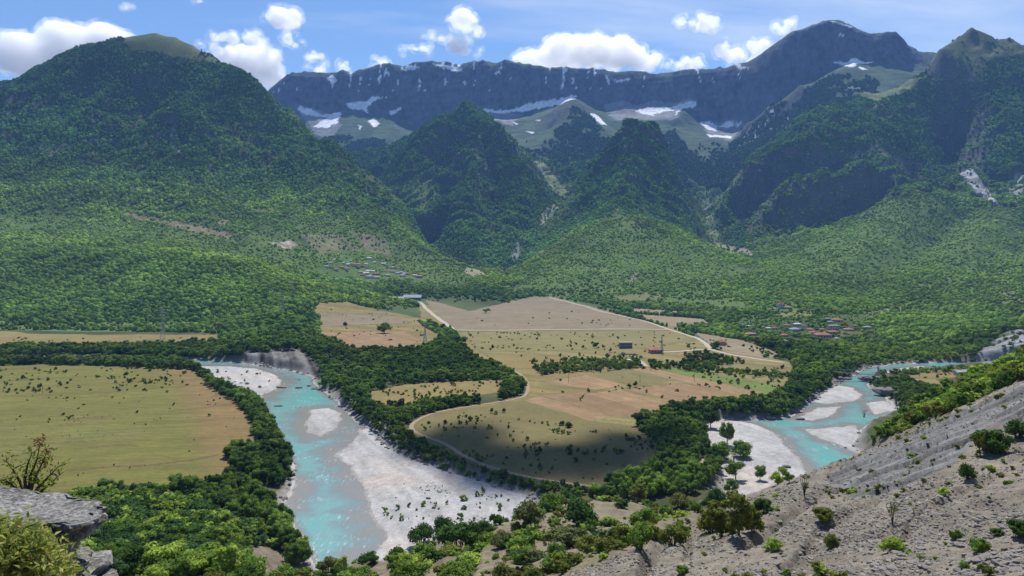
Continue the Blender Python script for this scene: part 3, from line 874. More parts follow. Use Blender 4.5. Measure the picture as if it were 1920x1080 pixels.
tag(add('farmland', submesh(V, Q, c_flat, m_fd, 'farmland', M_VALLEY)), kind='structure')
tag(add('gravel_bed', submesh(V, Q, c_flat, m_gr, 'gravel_bed', M_GRAVEL)), kind='structure')

# water: one sheet at level 0 wherever the bed lies lower
m_w = (zz.ravel()[Q].min(1) < 0.03) & (WW.ravel()[Q].min(1) < 2)
depth = np.clip(-zz, 0, 3)
Vw = V.copy(); Vw[:, 2] = 0.0
wc = np.zeros((len(V), 3)); wc[:, 0] = depth.ravel(); wc[:, 1] = np.clip(-WW.ravel() / 40, 0, 1)
def mat_water():
    m, n, l, out = nt('river_water')
    b = principled(n, 0.16, 0.5)
    b.inputs['IOR'].default_value = 1.33
    at = n.new('ShaderNodeAttribute'); at.attribute_name = 'Col'
    sp = n.new('ShaderNodeSeparateColor'); l.new(at.outputs['Color'], sp.inputs[0])
    geo = n.new('ShaderNodeNewGeometry'); pos = geo.outputs['Position']
    mp = n.new('ShaderNodeMapping'); mp.inputs['Scale'].default_value = (1.0, 0.22, 1.0); mp.inputs['Rotation'].default_value = (0, 0, 0.25)
    l.new(pos, mp.inputs['Vector'])
    big = noise_node(n, l, pos, 0.05, 4)
    dn = mathn(n, l, 'ADD', sp.outputs[0], maprange(n, l, big, 0.3, 0.7, -0.65, 0.5))
    ramp = n.new('ShaderNodeValToRGB')
    r = ramp.color_ramp
    r.elements[0].position = 0.0; r.elements[0].color = (0.22, 0.205, 0.175, 1)
    r.elements[1].position = 1.0; r.elements[1].color = (0.115, 0.325, 0.292, 1)
    for p, c in ((0.15, (0.20, 0.20, 0.17, 1)), (0.35, (0.16, 0.24, 0.23, 1)), (0.6, (0.165, 0.30, 0.272, 1))):
        e = r.elements.new(p); e.color = c
    l.new(maprange(n, l, dn, 0, 2.2, 0, 1), ramp.inputs[0])
    # broken water
    w1 = noise_node(n, l, mp.outputs[0], 0.55, 6, 0.7)
    w2 = noise_node(n, l, pos, 0.035, 3)
    foam = mathn(n, l, 'MULTIPLY', maprange(n, l, w1, 0.53, 0.74, 0, 0.9), maprange(n, l, w2, 0.48, 0.66, 0.04, 1.0))
    mx = n.new('ShaderNodeMixRGB'); mx.inputs[2].default_value = (0.72, 0.78, 0.78, 1)
    l.new(foam, mx.inputs[0]); l.new(ramp.outputs[0], mx.inputs[1])
    l.new(mx.outputs[0], b.inputs['Base Color'])
    wv = noise_node(n, l, mp.outputs[0], 1.1, 5, 0.65)
    bump(n, l, b, wv, 0.35, 0.4)
    l.new(b.outputs[0], out.inputs['Surface'])
    return m
tag(add('river', submesh(Vw, Q, wc, m_w, 'river', mat_water(), True)), kind='structure')

# ------------------------------------------------------------------ mountains
GORGE_L = ([2600, 3350, 3900, 4300, 4700, 5000, 6300], [870, 870, 830, 790, 740, 715, 700])
GORGE_C = ([2600, 3100, 3900, 4400, 5000, 5400, 6300], [930, 945, 975, 1020, 1060, 1040, 1000])
GORGE_R = ([1800, 2550, 3250, 3950, 4450, 5150, 6300], [1575, 1500, 1400, 1345, 1330, 1318, 1290])
T = np.linspace(-0.86, 0.86, 760); Y = np.exp(np.linspace(math.log(2700), math.log(6250), 330))
tt, yy = np.meshgrid(T, Y); xx = tt * yy
zz = ground(xx, yy)
gy_, gx_ = np.gradient(zz)
sl_x = gx_ / np.gradient(xx, axis=1); sl_y = gy_ / np.gradient(yy, axis=0)
slope = np.hypot(sl_x, sl_y)
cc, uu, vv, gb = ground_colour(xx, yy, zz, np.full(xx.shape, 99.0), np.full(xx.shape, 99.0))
nr = fbm(xx / 120, yy / 120, 4, 140)
rockf = sstep(1.5, 2.4, slope + 0.4 * nr)[..., None]
mclf = (inside(CLIFF_F, uu, vv) & (yy > 3900))[..., None] * sstep(0.55, 1.0, slope + 0.35 * nr)[..., None]  # cliff zone gets dark bluish rock colour, standing in for shade on its faces
rockc = np.array([0.085, 0.09, 0.09]) * (1 + 0.35 * fbm(xx / 25, zz / 60, 4, 141))[..., None]
cc = lerp(cc, rockc, np.maximum(rockf * 0.85, mclf * 0.7))
alp = sstep(1250, 1600, zz + 120 * nr)[..., None]
cc = lerp(cc, np.array([0.085, 0.115, 0.045]) * (1 + 0.3 * nr)[..., None], alp * 0.7 * (1 - rockf))
V = np.stack([xx, yy, zz], -1).reshape(-1, 3); Q = quads(*xx.shape)
qu, qy = uu.ravel()[Q].mean(1), yy.ravel()[Q].mean(1)
gl, gc_, gr_ = (np.interp(qy, *g) for g in (GORGE_L, GORGE_C, GORGE_R))
for nm, m, lab in (('mountain', qu < gl, 'broad forested mountain with a bald grassy top above the left village'),
                   ('mountain', (qu >= gl) & (qu < gc_), 'dark forested pyramid peak between the two central gorges'),
                   ('mountain', (qu >= gc_) & (qu < gr_), 'pointed forested peak with a long green foothill in the middle'),
                   ('mountain', qu >= gr_, 'massive mountain with shaded cliffs above ribbed green foothills')):
    tag(add(nm, submesh(V, Q, cc.reshape(-1, 3), m, nm, M_MOUNT)), lab, kind='structure')
MT = dict(x=xx, y=yy, z=zz, s=slope, u=uu, v=vv)

# ------------------------------------------------------------------ far wall of cliffs with snow
FW = []
def fr(line, step=150, back=None):
    p = dens(line, step); FW.extend(p)
    if back:
        for x, y, z in p[::2]:
            k = (y + back[0]) / y
            FW.append((x * k, y + back[0], z - back[1]))
CREST = [(380, 240, 8800), (470, 195, 8800), (515, 165, 8800), (540, 140, 8850), (552, 142, 8850), (570, 139, 8880), (600, 135, 8900), (622, 142, 8900), (640, 132, 8900), (660, 136, 8900), (690, 130, 8900), (730, 119, 8900), (752, 128, 8900), (770, 122, 8900),
         (800, 117, 8900), (840, 118, 8900), (860, 122, 8900), (880, 118, 8900), (905, 114, 8900), (925, 123, 8900), (945, 111, 8850), (960, 118, 8800), (985, 126, 8800), (1020, 129, 8800), (1060, 128, 8800), (1080, 133, 8800), (1110, 128, 8780),
         (1150, 138, 8750), (1210, 138, 8700), (1250, 141, 8650), (1270, 134, 8600), (1330, 130, 8500), (1370, 126, 8400), (1400, 121, 8300), (1430, 102, 8150), (1470, 76, 7950), (1490, 64, 7880), (1520, 54, 7800), (1555, 40, 7700), (1590, 48, 7700), (1615, 60, 7700),
         (1635, 69, 7700), (1660, 66, 7700), (1680, 64, 7700), (1695, 76, 7700), (1708, 92, 7700), (1740, 101, 7700), (1800, 110, 7650), (1950, 130, 7600), (2200, 140, 7500)]
fr(CREST, 90, (500, 260))
CBASE = [(470, 250, 8480), (560, 208, 8560), (620, 208, 8580), (680, 198, 8600), (730, 188, 8610), (780, 235, 8450), (830, 228, 8430), (860, 207, 8520), (950, 209, 8520), (1000, 197, 8530), (1070, 184, 8530), (1120, 197, 8480), (1200, 197, 8420), (1290, 192, 8300), (1310, 232, 8080),
         (1360, 236, 7980), (1400, 232, 7850), (1450, 205, 7600), (1500, 195, 7480), (1540, 130, 7500), (1590, 112, 7480), (1640, 118, 7500), (1700, 122, 7500), (1760, 125, 7450)]
fr(CBASE, 100)
for l in ([(480, 300, 7900), (600, 240, 8200), (680, 232, 8250), (740, 240, 8150)], [(560, 300, 7500), (640, 270, 7700), (720, 265, 7700), (780, 262, 7900)], [(600, 330, 6900), (680, 320, 7000), (720, 345, 6700)],
          [(700, 380, 6300), (740, 345, 6400)], [(880, 220, 8150), (940, 228, 8000), (1010, 225, 8000)], [(920, 262, 7300), (980, 265, 7400), (1030, 245, 7600)], [(940, 300, 6700), (990, 300, 6700), (1010, 320, 6350)],
          [(1068, 188, 8100), (1078, 185, 7900), (1062, 220, 7550), (1052, 250, 7200), (1050, 290, 6800), (1030, 320, 6400)], [(1078, 185, 7900), (1100, 212, 7700), (1125, 230, 7500), (1140, 255, 7200), (1150, 290, 6800)],
          [(1130, 220, 8050), (1200, 225, 7900), (1260, 215, 7950)], [(1160, 250, 7500), (1230, 245, 7500), (1290, 235, 7700)], [(1285, 210, 7900), (1255, 235, 7500), (1240, 270, 7000), (1255, 330, 6500)],
          [(1300, 255, 7400), (1340, 270, 7200), (1370, 262, 7400)], [(1290, 310, 6700), (1330, 300, 6700), (1370, 290, 6900)], [(1300, 345, 6250), (1350, 350, 6250)],
          [(1410, 245, 7450), (1380, 270, 7000), (1350, 320, 6500)], [(1400, 232, 7200), (1440, 200, 7150), (1500, 160, 7100), (1560, 135, 7150), (1600, 120, 7200)], [(1450, 235, 6900), (1520, 200, 6800), (1580, 170, 6700), (1640, 150, 6700), (1720, 140, 6800)],
          [(1500, 240, 6300), (1600, 200, 6200), (1700, 180, 6250), (1800, 200, 6300), (2000, 250, 6300)], [(400, 420, 6300), (560, 400, 6300), (650, 390, 6250)], [(800, 330, 6250), (900, 320, 6250)], [(1080, 330, 6250), (1180, 335, 6250)]): fr(l, 170)
far_rbf = RBF(FW, 40.0)
T = np.linspace(-0.5, 0.86, 760)
YF = Y = np.concatenate([np.linspace(6150, 7250, 60, endpoint=False), np.linspace(7250, 9000, 165, endpoint=False), np.linspace(9000, 9600, 12)])
tt, yy = np.meshgrid(T, Y); xx = tt * yy
zz = far_rbf(xx, yy)
wx = xx + 90 * fbm(xx / 500, yy / 500, 3, 205); wy = yy + 50 * fbm(xx / 500, yy / 500, 3, 206)
# steep parts carry vertical ribs and level beds
zs = np.gradient(zz, axis=0) / np.gradient(yy, axis=0)
st = sstep(0.6, 1.8, zs)
zz = zz + 26 * ridged(wx / 700, wy / 700, 6, 211, 0.55) * (1 - 0.45 * st) + st * (46 * ridged(wx / 190, wy / 900, 4, 215) + 16 * ridged(wx / 60, wy / 300, 3, 216)) + 22 * ridged(xx / 130, yy / 400, 4, 218) * sstep(1900, 2200, zz)
b = zz / 70 + 0.6 * fbm(xx / 600, yy / 600, 3, 217)
zz = zz + st * 16 * (sstep(0.3, 0.7, b - np.floor(b)) - (b - np.floor(b)))
zz[0] = -60.0   # the front edge runs down into the ground behind the nearer peaks
uu, vv = proj(xx, yy, zz)
gy_, gx_ = np.gradient(zz)
slope = np.hypot(gx_ / np.gradient(xx, axis=1), gy_ / np.gradient(yy, axis=0))
n1 = fbm(xx / 180, yy / 180, 5, 220); n2 = fbm(xx / 45, zz / 45, 4, 221)
rock = np.array([0.07, 0.075, 0.092]) * np.clip(1 + 0.9 * n2 + 0.4 * n1 + 0.5 * fbm(xx / 16, zz / 90, 4, 222), 0.2, 2.2)[..., None]
alpine = lerp(np.array([0.038, 0.078, 0.040]), np.array([0.085, 0.128, 0.068]), np.clip(0.5 + n1, 0, 1)[..., None])
wood = np.array([0.022, 0.045, 0.022]) * (1 + 0.5 * n2)[..., None]
cc = lerp(alpine, rock, sstep(0.75, 1.25, slope + 0.35 * n1)[..., None])
FWOOD = [[(598, 262), (640, 252), (700, 262), (770, 262), (790, 300), (735, 352), (640, 335)], [(1040, 260), (1060, 215), (1078, 200), (1105, 215), (1140, 255), (1160, 330), (1030, 330)], [(1235, 262), (1262, 240), (1300, 290), (1320, 330), (1240, 335)],
         [(1350, 330), (1350, 295), (1400, 240), (1450, 200), (1540, 150), (1600, 132), (1650, 152), (1640, 200), (1500, 260), (1400, 340)], [(940, 300), (1000, 290), (1040, 310), (1000, 335), (940, 330)]]
low = sstep(1260, 1030, zz + 200 * n1)
for p in FWOOD: low = np.maximum(low, inside(p, uu + 10 * n1 + 5 * n2, vv + 8 * n1) * sstep(-0.45, -0.1, n1 + 0.4 * n2))
low[:2] = 1.0
low = low[..., None]
ter = zz / 55 + 0.8 * n1
cc = cc * (1 - 0.28 * sstep(0.55, 0.9, ter - np.floor(ter)) * (1 - st))[..., None]
cc = lerp(cc, wood, low * 0.9)
SCREE = [[(555, 200), (600, 205), (640, 235), (620, 262), (590, 250)], [(900, 205), (980, 212), (960, 235), (930, 225)], [(1130, 195), (1300, 190), (1260, 225), (1150, 225)], [(1310, 228), (1400, 232), (1370, 262), (1330, 255)],
         [(1590, 160), (1640, 155), (1640, 170)], [(1440, 240), (1480, 220), (1500, 225), (1460, 262)]]
for p in SCREE:
    m = inside(p, uu + 8 * n2, vv + 8 * n1)
    cc[m] = lerp(cc, np.array([0.26, 0.26, 0.28]) * (1 + 0.25 * n2)[..., None], 0.75)[m]
SNOW = [[(556, 203), (564, 199), (585, 206), (602, 215), (640, 210), (632, 230), (610, 240), (588, 238), (600, 228), (615, 220), (590, 218), (570, 214)], [(648, 194), (690, 189), (700, 182), (725, 181), (700, 190), (690, 200), (692, 214), (680, 206), (655, 204)], [(730, 208), (752, 200), (752, 206), (732, 217)],
        [(690, 228), (700, 220), (712, 232), (702, 240)], [(672, 234), (680, 238), (674, 243)], [(880, 202), (920, 206), (960, 206), (985, 196), (1040, 186), (1080, 178), (1075, 186), (1040, 198), (990, 208), (950, 212), (905, 211)], [(1105, 213), (1118, 214), (1132, 228), (1138, 235), (1128, 234), (1115, 222)],
        [(1190, 208), (1215, 200), (1245, 203), (1290, 192), (1306, 190), (1304, 200), (1280, 205), (1262, 218), (1270, 206), (1240, 210), (1225, 216), (1205, 214)], [(1312, 230), (1330, 228), (1345, 236), (1342, 246), (1325, 242)], [(1348, 238), (1368, 226), (1378, 234), (1362, 240)], [(1378, 232), (1394, 228), (1384, 240)], [(1325, 252), (1372, 256), (1370, 259), (1330, 256)],
        [(1562, 118), (1590, 116), (1600, 108), (1622, 116), (1640, 117), (1610, 120), (1600, 126)], [(1605, 124), (1630, 130), (1618, 131)], [(1572, 60), (1584, 64), (1582, 68), (1570, 64)], [(720, 135), (732, 134), (728, 142)], [(755, 132), (768, 122), (790, 126), (775, 130)], [(806, 120), (840, 122), (868, 130), (855, 134), (830, 127)],
        [(612, 146), (622, 140), (632, 150), (624, 165), (618, 152)], [(1004, 226), (1015, 224), (1012, 228)], [(960, 228), (972, 232), (968, 234)], [(1440, 205), (1447, 203), (1455, 218), (1450, 220)], [(1150, 150), (1185, 148), (1180, 152), (1155, 154)], [(985, 245), (1002, 247), (996, 250)],
        [(935, 128), (942, 124), (930, 140), (926, 138)], [(1555, 39), (1562, 40), (1600, 50), (1596, 52)]]
m = inside([(1372, 282), (1400, 240), (1440, 225), (1455, 232), (1420, 262), (1385, 285)], uu + 6 * n2, vv + 5 * n1)
sq = sstep(0.1, 0.5, fbm((uu + vv * 0.6) / 5, (vv - uu * 0.3) / 40, 3, 231))[..., None]
cc[m] = lerp(cc, np.array([0.5, 0.5, 0.54]), sq * 0.8)[m]
n4 = fbm(xx / 28, yy / 28, 4, 230)
for p in SNOW:
    m = inside(p, uu + 3.0 * n4 + 2.0 * n2, vv + 2.2 * n2 + 1.2 * n4)
    cc[m] = (0.82, 0.84, 0.88)
sk = (fbm(xx / 38, zz / 190, 4, 232) + 0.25 * n1 > 0.45) & (zz > 2150) & (slope < 2.2) & (uu < 1420)
cc[sk] = (0.8, 0.82, 0.86)
V = np.stack([xx, yy, zz], -1).reshape(-1, 3); Q = quads(*xx.shape)
tag(add('mountain_range', submesh(V, Q, cc.reshape(-1, 3), np.ones(len(Q), bool), 'mountain_range', M_CLIFF)),
    'long wall of blue grey cliffs with snow patches along its foot', kind='structure')
FT = dict(z=zz, s=slope, low=low[..., 0])

# ------------------------------------------------------------------ near hill
T = np.linspace(-0.85, 0.92, 660); Y = np.exp(np.concatenate([np.linspace(math.log(16), math.log(60), 60, endpoint=False), np.linspace(math.log(60), math.log(235), 400, endpoint=False), np.linspace(math.log(235), math.log(520), 130)]))
tt, yy = np.meshgrid(T, Y); xx = tt * yy
zz = near_hill(xx, yy)
zg = np.where(yy > 255, ground(xx, np.maximum(yy, 255)), -60)
u, v = proj(xx, yy, zz)
n1 = fbm(xx / 11, yy / 11, 5, 301); n2 = fbm(xx / 2.2, yy / 2.2, 4, 302); n3 = fbm(xx / 40, yy / 40, 3, 303)
cc = np.array([0.182, 0.160, 0.126]) * (1 + 0.28 * n1 + 0.28 * n2)[..., None]
bed = inside(STRATA, u, v)
q, q2 = bedding(xx, yy)
cc[bed] = (np.array([0.155, 0.153, 0.150]) * (1 + 0.35 * vnoise(np.floor(q) * 5.3, xx / 30, 87) - 0.3 * sstep(0.2, 0.0, q - np.floor(q)) * (0.5 + 0.5 * n1) - 0.35 * sstep(0.82, 1.0, q2 - np.floor(q2)) + 0.3 * n2)[..., None])[bed]  # joints, plus bed edges darkened in colour to deepen the shade of the risers
NVEG = [(420, 985), (560, 1010), (600, 1060), (680, 1050), (760, 1030), (850, 990), (960, 935), (1100, 930), (1330, 925), (1360, 990), (1180, 1030), (1080, 1090), (400, 1100)]
LWOOD = [(-250, 905), (180, 920), (430, 905), (530, 955), (575, 1010), (600, 1065), (520, 1100), (-250, 1120)]
vg = inside(NVEG, u + 8 * n1, v + 8 * n1)
cc[vg] = lerp(cc, np.array([0.17, 0.145, 0.095]) * (1 + 0.3 * n2)[..., None], 0.8)[vg]
lw = inside(LWOOD, u + 10 * n1, v + 6 * n1) | (u < 150)
cc[lw] = lerp(cc, WOODF * 1.2, 0.9)[lw]
spur = inside([(1600, 835), (1700, 812), (1800, 770), (1990, 680), (1990, 560), (1600, 700)], u, v) & (yy > 215)
cc[spur] = lerp(cc, np.array([0.11, 0.095, 0.06]), 0.8)[spur]
BROWN = [(440, 1035), (480, 1022), (520, 1030), (580, 1052), (640, 1085), (470, 1092)]
bw = inside(BROWN, u + 5 * n1, v + 4 * n1)
cc[bw] = (np.array([0.15, 0.12, 0.09]) * (1 + 0.5 * n2)[..., None])[bw]
grass = sstep(0.15, 0.5, n3 + 0.5 * n1)[..., None] * 0.35
cc = lerp(cc, np.array([0.13, 0.125, 0.055]), grass)
V = np.stack([xx, yy, zz], -1).reshape(-1, 3); Q = quads(*xx.shape)
keep = (zz - zg).ravel()[Q].max(1) > -2.5
tag(add('hillside', submesh(V, Q, cc.reshape(-1, 3), keep, 'hillside', M_SLOPE)), 'grey stony slope with bedded rock falling towards the river', kind='structure')
# the same hillside round the viewpoint, outside the view
gx, gy = np.meshgrid(np.arange(-90, 172, 2.0), np.arange(-60, 150, 2.0))
tq = gx / np.maximum(gy, 0.5)
gz = near_hill(gx, gy) - 0.15
c2 = np.array([0.17, 0.15, 0.12]) * (1 + 0.3 * fbm(gx / 11, gy / 11, 5, 301) + 0.2 * fbm(gx / 3, gy / 3, 3, 302))[..., None]
c2 = np.where((gx < -10)[..., None], WOODF * 1.3, c2)
out_ = (gy < 18) | (tq > 0.89) | (tq < -0.82)
V = np.stack([gx, gy, gz], -1).reshape(-1, 3); Q = quads(*gx.shape)
tag(add('hillside', submesh(V, Q, c2.reshape(-1, 3), out_.ravel()[Q].all(1), 'hillside', M_SLOPE)), 'stony hilltop around the viewpoint', kind='structure')
print('terrain done')

# ------------------------------------------------------------------ roads
M_ROAD = mat_plain('dirt_road', (0.36, 0.32, 0.26), 0.95, 0.1, 0.4, 0.18, 0.3, 0.1)
M_TRACK = mat_plain('dirt_track', (0.27, 0.21, 0.145), 0.95, 0.1, 0.5, 0.2, 0.3, 0.1)
for i, (pts, wid, lab) in enumerate(ROADS):
    W3 = [march(*p) for p in pts]
    W3 = [Vector(p) for p in W3 if p is not None]
    fine = []
    for a, b_ in zip(W3[:-1], W3[1:]):
        n = max(2, int((b_ - a).length / 6))
        fine += [a.lerp(b_, k / n) for k in range(n)]
    fine.append(W3[-1])
    # smooth the bends
    for _ in range(6):
        fine = [fine[0]] + [(fine[k - 1] + fine[k] * 2 + fine[k + 1]) / 4 for k in range(1, len(fine) - 1)] + [fine[-1]]
    vs, fs = [], []
    A = np.array([p[:] for p in fine])
    jit = 0.14 * wid * fbm(np.arange(len(A)) / 3.0, np.full(len(A), 3.0 + i), 3, 400)
    rows = []
    for k, p in enumerate(fine):
        d = (fine[min(k + 1, len(fine) - 1)] - fine[max(0, k - 1)]); d.z = 0; d.normalize()
        s = Vector((d.y, -d.x, 0))
        for e in (-0.5, -0.17, 0.17, 0.5):
            rows.append((p + s * (wid * e + (jit[k] if abs(e) > 0.4 else 0)))[:2])
    rows = np.array(rows)
    z = land(rows[:, 0], rows[:, 1]) + 0.12 + 0.05 * wid / 4
    V = np.column_stack([rows, z])
    Q = quads(len(fine), 4)
    tag(add('dirt_road', mesh_np('dirt_road', V, Q, M_TRACK if wid < 6 else M_ROAD, True)), lab, kind='structure')

# ------------------------------------------------------------------ foliage meshes
def rot_to(nv):
    up = np.array([0, 0, 1.0]) if abs(nv[2]) < 0.9 else np.array([1.0, 0, 0])
    a = np.cross(up, nv); a /= np.linalg.norm(a)
    return a, np.cross(nv, a)

def leaf_cloud(centres, radii, nleaf, size, r, squash=0.85, up=0.25):
    """leaf quads over the surface of overlapping lobes"""
    C = np.array(centres); Rr = np.array(radii)
    p = Rr ** 2 / (Rr ** 2).sum()
    k = r.choice(len(C), nleaf, p=p)
    d = r.normal(size=(nleaf, 3)); d /= np.linalg.norm(d, axis=1)[:, None]
    rad = Rr[k] * r.uniform(0.72, 1.08, nleaf)
    P = C[k] + d * rad[:, None] * np.array([1, 1, squash])
    nrm = d + r.normal(size=(nleaf, 3)) * 0.55; nrm[:, 2] += up
    nrm /= np.linalg.norm(nrm, axis=1)[:, None]
    a = np.cross(nrm, r.normal(size=(nleaf, 3))); a /= np.linalg.norm(a, axis=1)[:, None]
    b_ = np.cross(nrm, a)
    s = size * r.uniform(0.6, 1.4, nleaf)[:, None]
    w = s * r.uniform(0.45, 0.9, nleaf)[:, None]
    V = np.stack([P - a * s, P - b_ * w, P + a * s, P + b_ * w], 1).reshape(-1, 3)
    return V, np.arange(nleaf * 4).reshape(-1, 4)

def lobes(r, n, shape='round'):
    C, Rr = [], []
    for i in range(n):
        if shape == 'tall':
            h = r.uniform(0.25, 0.9); w = 0.20 * (1 - abs(h - 0.5)) + 0.02
            an = r.uniform(0, 6.28); C.append((w * math.cos(an), w * math.sin(an), h)); Rr.append(r.uniform(0.10, 0.17))
        elif shape == 'bush':
            an = r.uniform(0, 6.28); q = r.uniform(0.1, 0.42)
            C.append((q * math.cos(an), q * math.sin(an), r.uniform(0.22, 0.75 - q * 0.5))); Rr.append(r.uniform(0.15, 0.27))
        else:
            an = r.uniform(0, 6.28); h = r.uniform(0.32, 0.84); q = r.uniform(0.05, 0.34) * (1.25 - abs(h - 0.5))
            C.append((q * math.cos(an), q * math.sin(an), h)); Rr.append(r.uniform(0.13, 0.21))
    return C, Rr

def crown(name, seed, shape, nlobe, nleaf, size, core=True, mat=None):
    r = np.random.default_rng(seed)
    C, Rr = lobes(r, nlobe, shape)
    V, Fq = leaf_cloud(C, Rr, nleaf, size, r)
    if core:
        Vs, Fs = [V], [Fq]; off = len(V)
        v0, f0 = ICO1
        f0q = np.column_stack([f0, f0[:, 2]])
        for c, q in zip(C, Rr):
            Vs.append(np.array(c) + v0 * q * 0.72 * np.array([1, 1, 0.85])); Fs.append(f0 + off); off += len(v0)
        V = np.concatenate(Vs)
        me = bpy.data.meshes.new(name)
        faces = [tuple(q) for q in Fq] + [tuple(t) for q in Fs[1:] for t in q]
        me.from_pydata(V.tolist(), [], faces)
        me.materials.append(mat or M_FOL_I); me.update()
        return me
    return mesh_np(name, V, Fq, mat or M_FOL_I)

def blob(name, seed):
    """crown of a distant tree: lumpy closed surface plus loose tufts"""
    r = np.random.default_rng(seed)
    v, f = ICO2
    P = v * (1 + 0.45 * noise3(v + seed * 3.1, 1.9, seed, 3))[:, None]
    P = P * np.array([r.uniform(0.5, 0.66), r.uniform(0.45, 0.62), r.uniform(0.5, 0.75)]) + np.array([0, 0, 0.45])
    me = bpy.data.meshes.new(name)
    tv, tf = leaf_cloud([(0, 0, 0.5), (0.2, 0.1, 0.7)], [0.62, 0.4], 60, 0.12, r)
    Va = np.concatenate([P, tv]); fa = [tuple(t) for t in f] + [tuple(q + len(P)) for q in tf]
    me.from_pydata(Va.tolist(), [], fa)
    me.materials.append(M_FOL_I); me.update()
    return me

def source_collection(name, meshes):
    c = bpy.data.collections.new(name)
    for i, me in enumerate(meshes):
        c.objects.link(bpy.data.objects.new('%s_%02d' % (name, i), me))
    return c

SRC_TREE = source_collection('tree_crowns', [crown('crown', 11, 'round', 15, 520, 0.055), crown('crown', 12, 'round', 12, 480, 0.06), crown('crown', 13, 'tall', 14, 460, 0.05), crown('crown', 14, 'round', 18, 560, 0.05), crown('crown', 15, 'bush', 14, 480, 0.06)])
_tall = blob('far_crown', 26)
_tall.transform(Matrix.Diagonal((0.55, 0.55, 1.25, 1)))
SRC_BLOB = source_collection('far_crowns', [blob('far_crown', s) for s in (21, 22, 23, 24)] + [_tall])
SRC_BUSH = source_collection('bush_crowns', [crown('bush_crown', 31 + s, 'bush', 9, 170, 0.085) for s in range(4)])

def scatter(name, P, size, tint, coll, nvar, label, kind='stuff', squash=None, cat=None, tilt=0.0):
    n = len(P)
    me = bpy.data.meshes.new(name)
    me.vertices.add(n); me.vertices.foreach_set('co', np.ascontiguousarray(P, np.float32).ravel())
    def attr(nm, ty, key, val):
        a = me.attributes.new(nm, ty, 'POINT'); a.data.foreach_set(key, np.ascontiguousarray(val).ravel())
    sz = np.asarray(size, np.float32)
    if sz.ndim == 1: sz = np.column_stack([sz * rng.uniform(0.85, 1.25, n), sz * rng.uniform(0.85, 1.25, n), sz * rng.uniform(0.8, 1.15, n)])
    attr('size', 'FLOAT_VECTOR', 'vector', sz.astype(np.float32))
    rot = np.zeros((n, 3), np.float32); rot[:, 2] = rng.uniform(0, 6.283, n)
    if tilt: rot[:, :2] = rng.uniform(-tilt, tilt, (n, 2))
    attr('turn', 'FLOAT_VECTOR', 'vector', rot)
    attr('tint', 'FLOAT_VECTOR', 'vector', np.asarray(tint, np.float32))
    attr('pick', 'INT', 'value', rng.integers(0, nvar, n).astype(np.int32))
    me.update()
    o = add(name, me)
    tag(o, label, cat, None, kind)
    ng = bpy.data.node_groups.new(name + '_nodes', 'GeometryNodeTree')
    ng.interface.new_socket('Geometry', in_out='INPUT', socket_type='NodeSocketGeometry')
    ng.interface.new_socket('Geometry', in_out='OUTPUT', socket_type='NodeSocketGeometry')
    a, l = ng.nodes, ng.links
    gi, go = a.new('NodeGroupInput'), a.new('NodeGroupOutput')
    iop = a.new('GeometryNodeInstanceOnPoints')
    ci = a.new('GeometryNodeCollectionInfo')
    ci.inputs['Collection'].default_value = coll
    ci.inputs['Separate Children'].default_value = True
    ci.inputs['Reset Children'].default_value = True
    def named(nm, dt):
        k = a.new('GeometryNodeInputNamedAttribute'); k.data_type = dt; k.inputs['Name'].default_value = nm
        return next(s for s in k.outputs if s.enabled and s.name == 'Attribute')
    m2p = a.new('GeometryNodeMeshToPoints')
    l.new(gi.outputs[0], m2p.inputs['Mesh'])
    l.new(m2p.outputs[0], iop.inputs['Points'])
    l.new(ci.outputs[0], iop.inputs['Instance'])
    iop.inputs['Pick Instance'].default_value = True
    l.new(named('pick', 'INT'), iop.inputs['Instance Index'])
    l.new(named('turn', 'FLOAT_VECTOR'), iop.inputs['Rotation'])
    l.new(named('size', 'FLOAT_VECTOR'), iop.inputs['Scale'])
    l.new(iop.outputs[0], go.inputs[0])
    md = o.modifiers.new('scatter', 'NODES'); md.node_group = ng
    return o

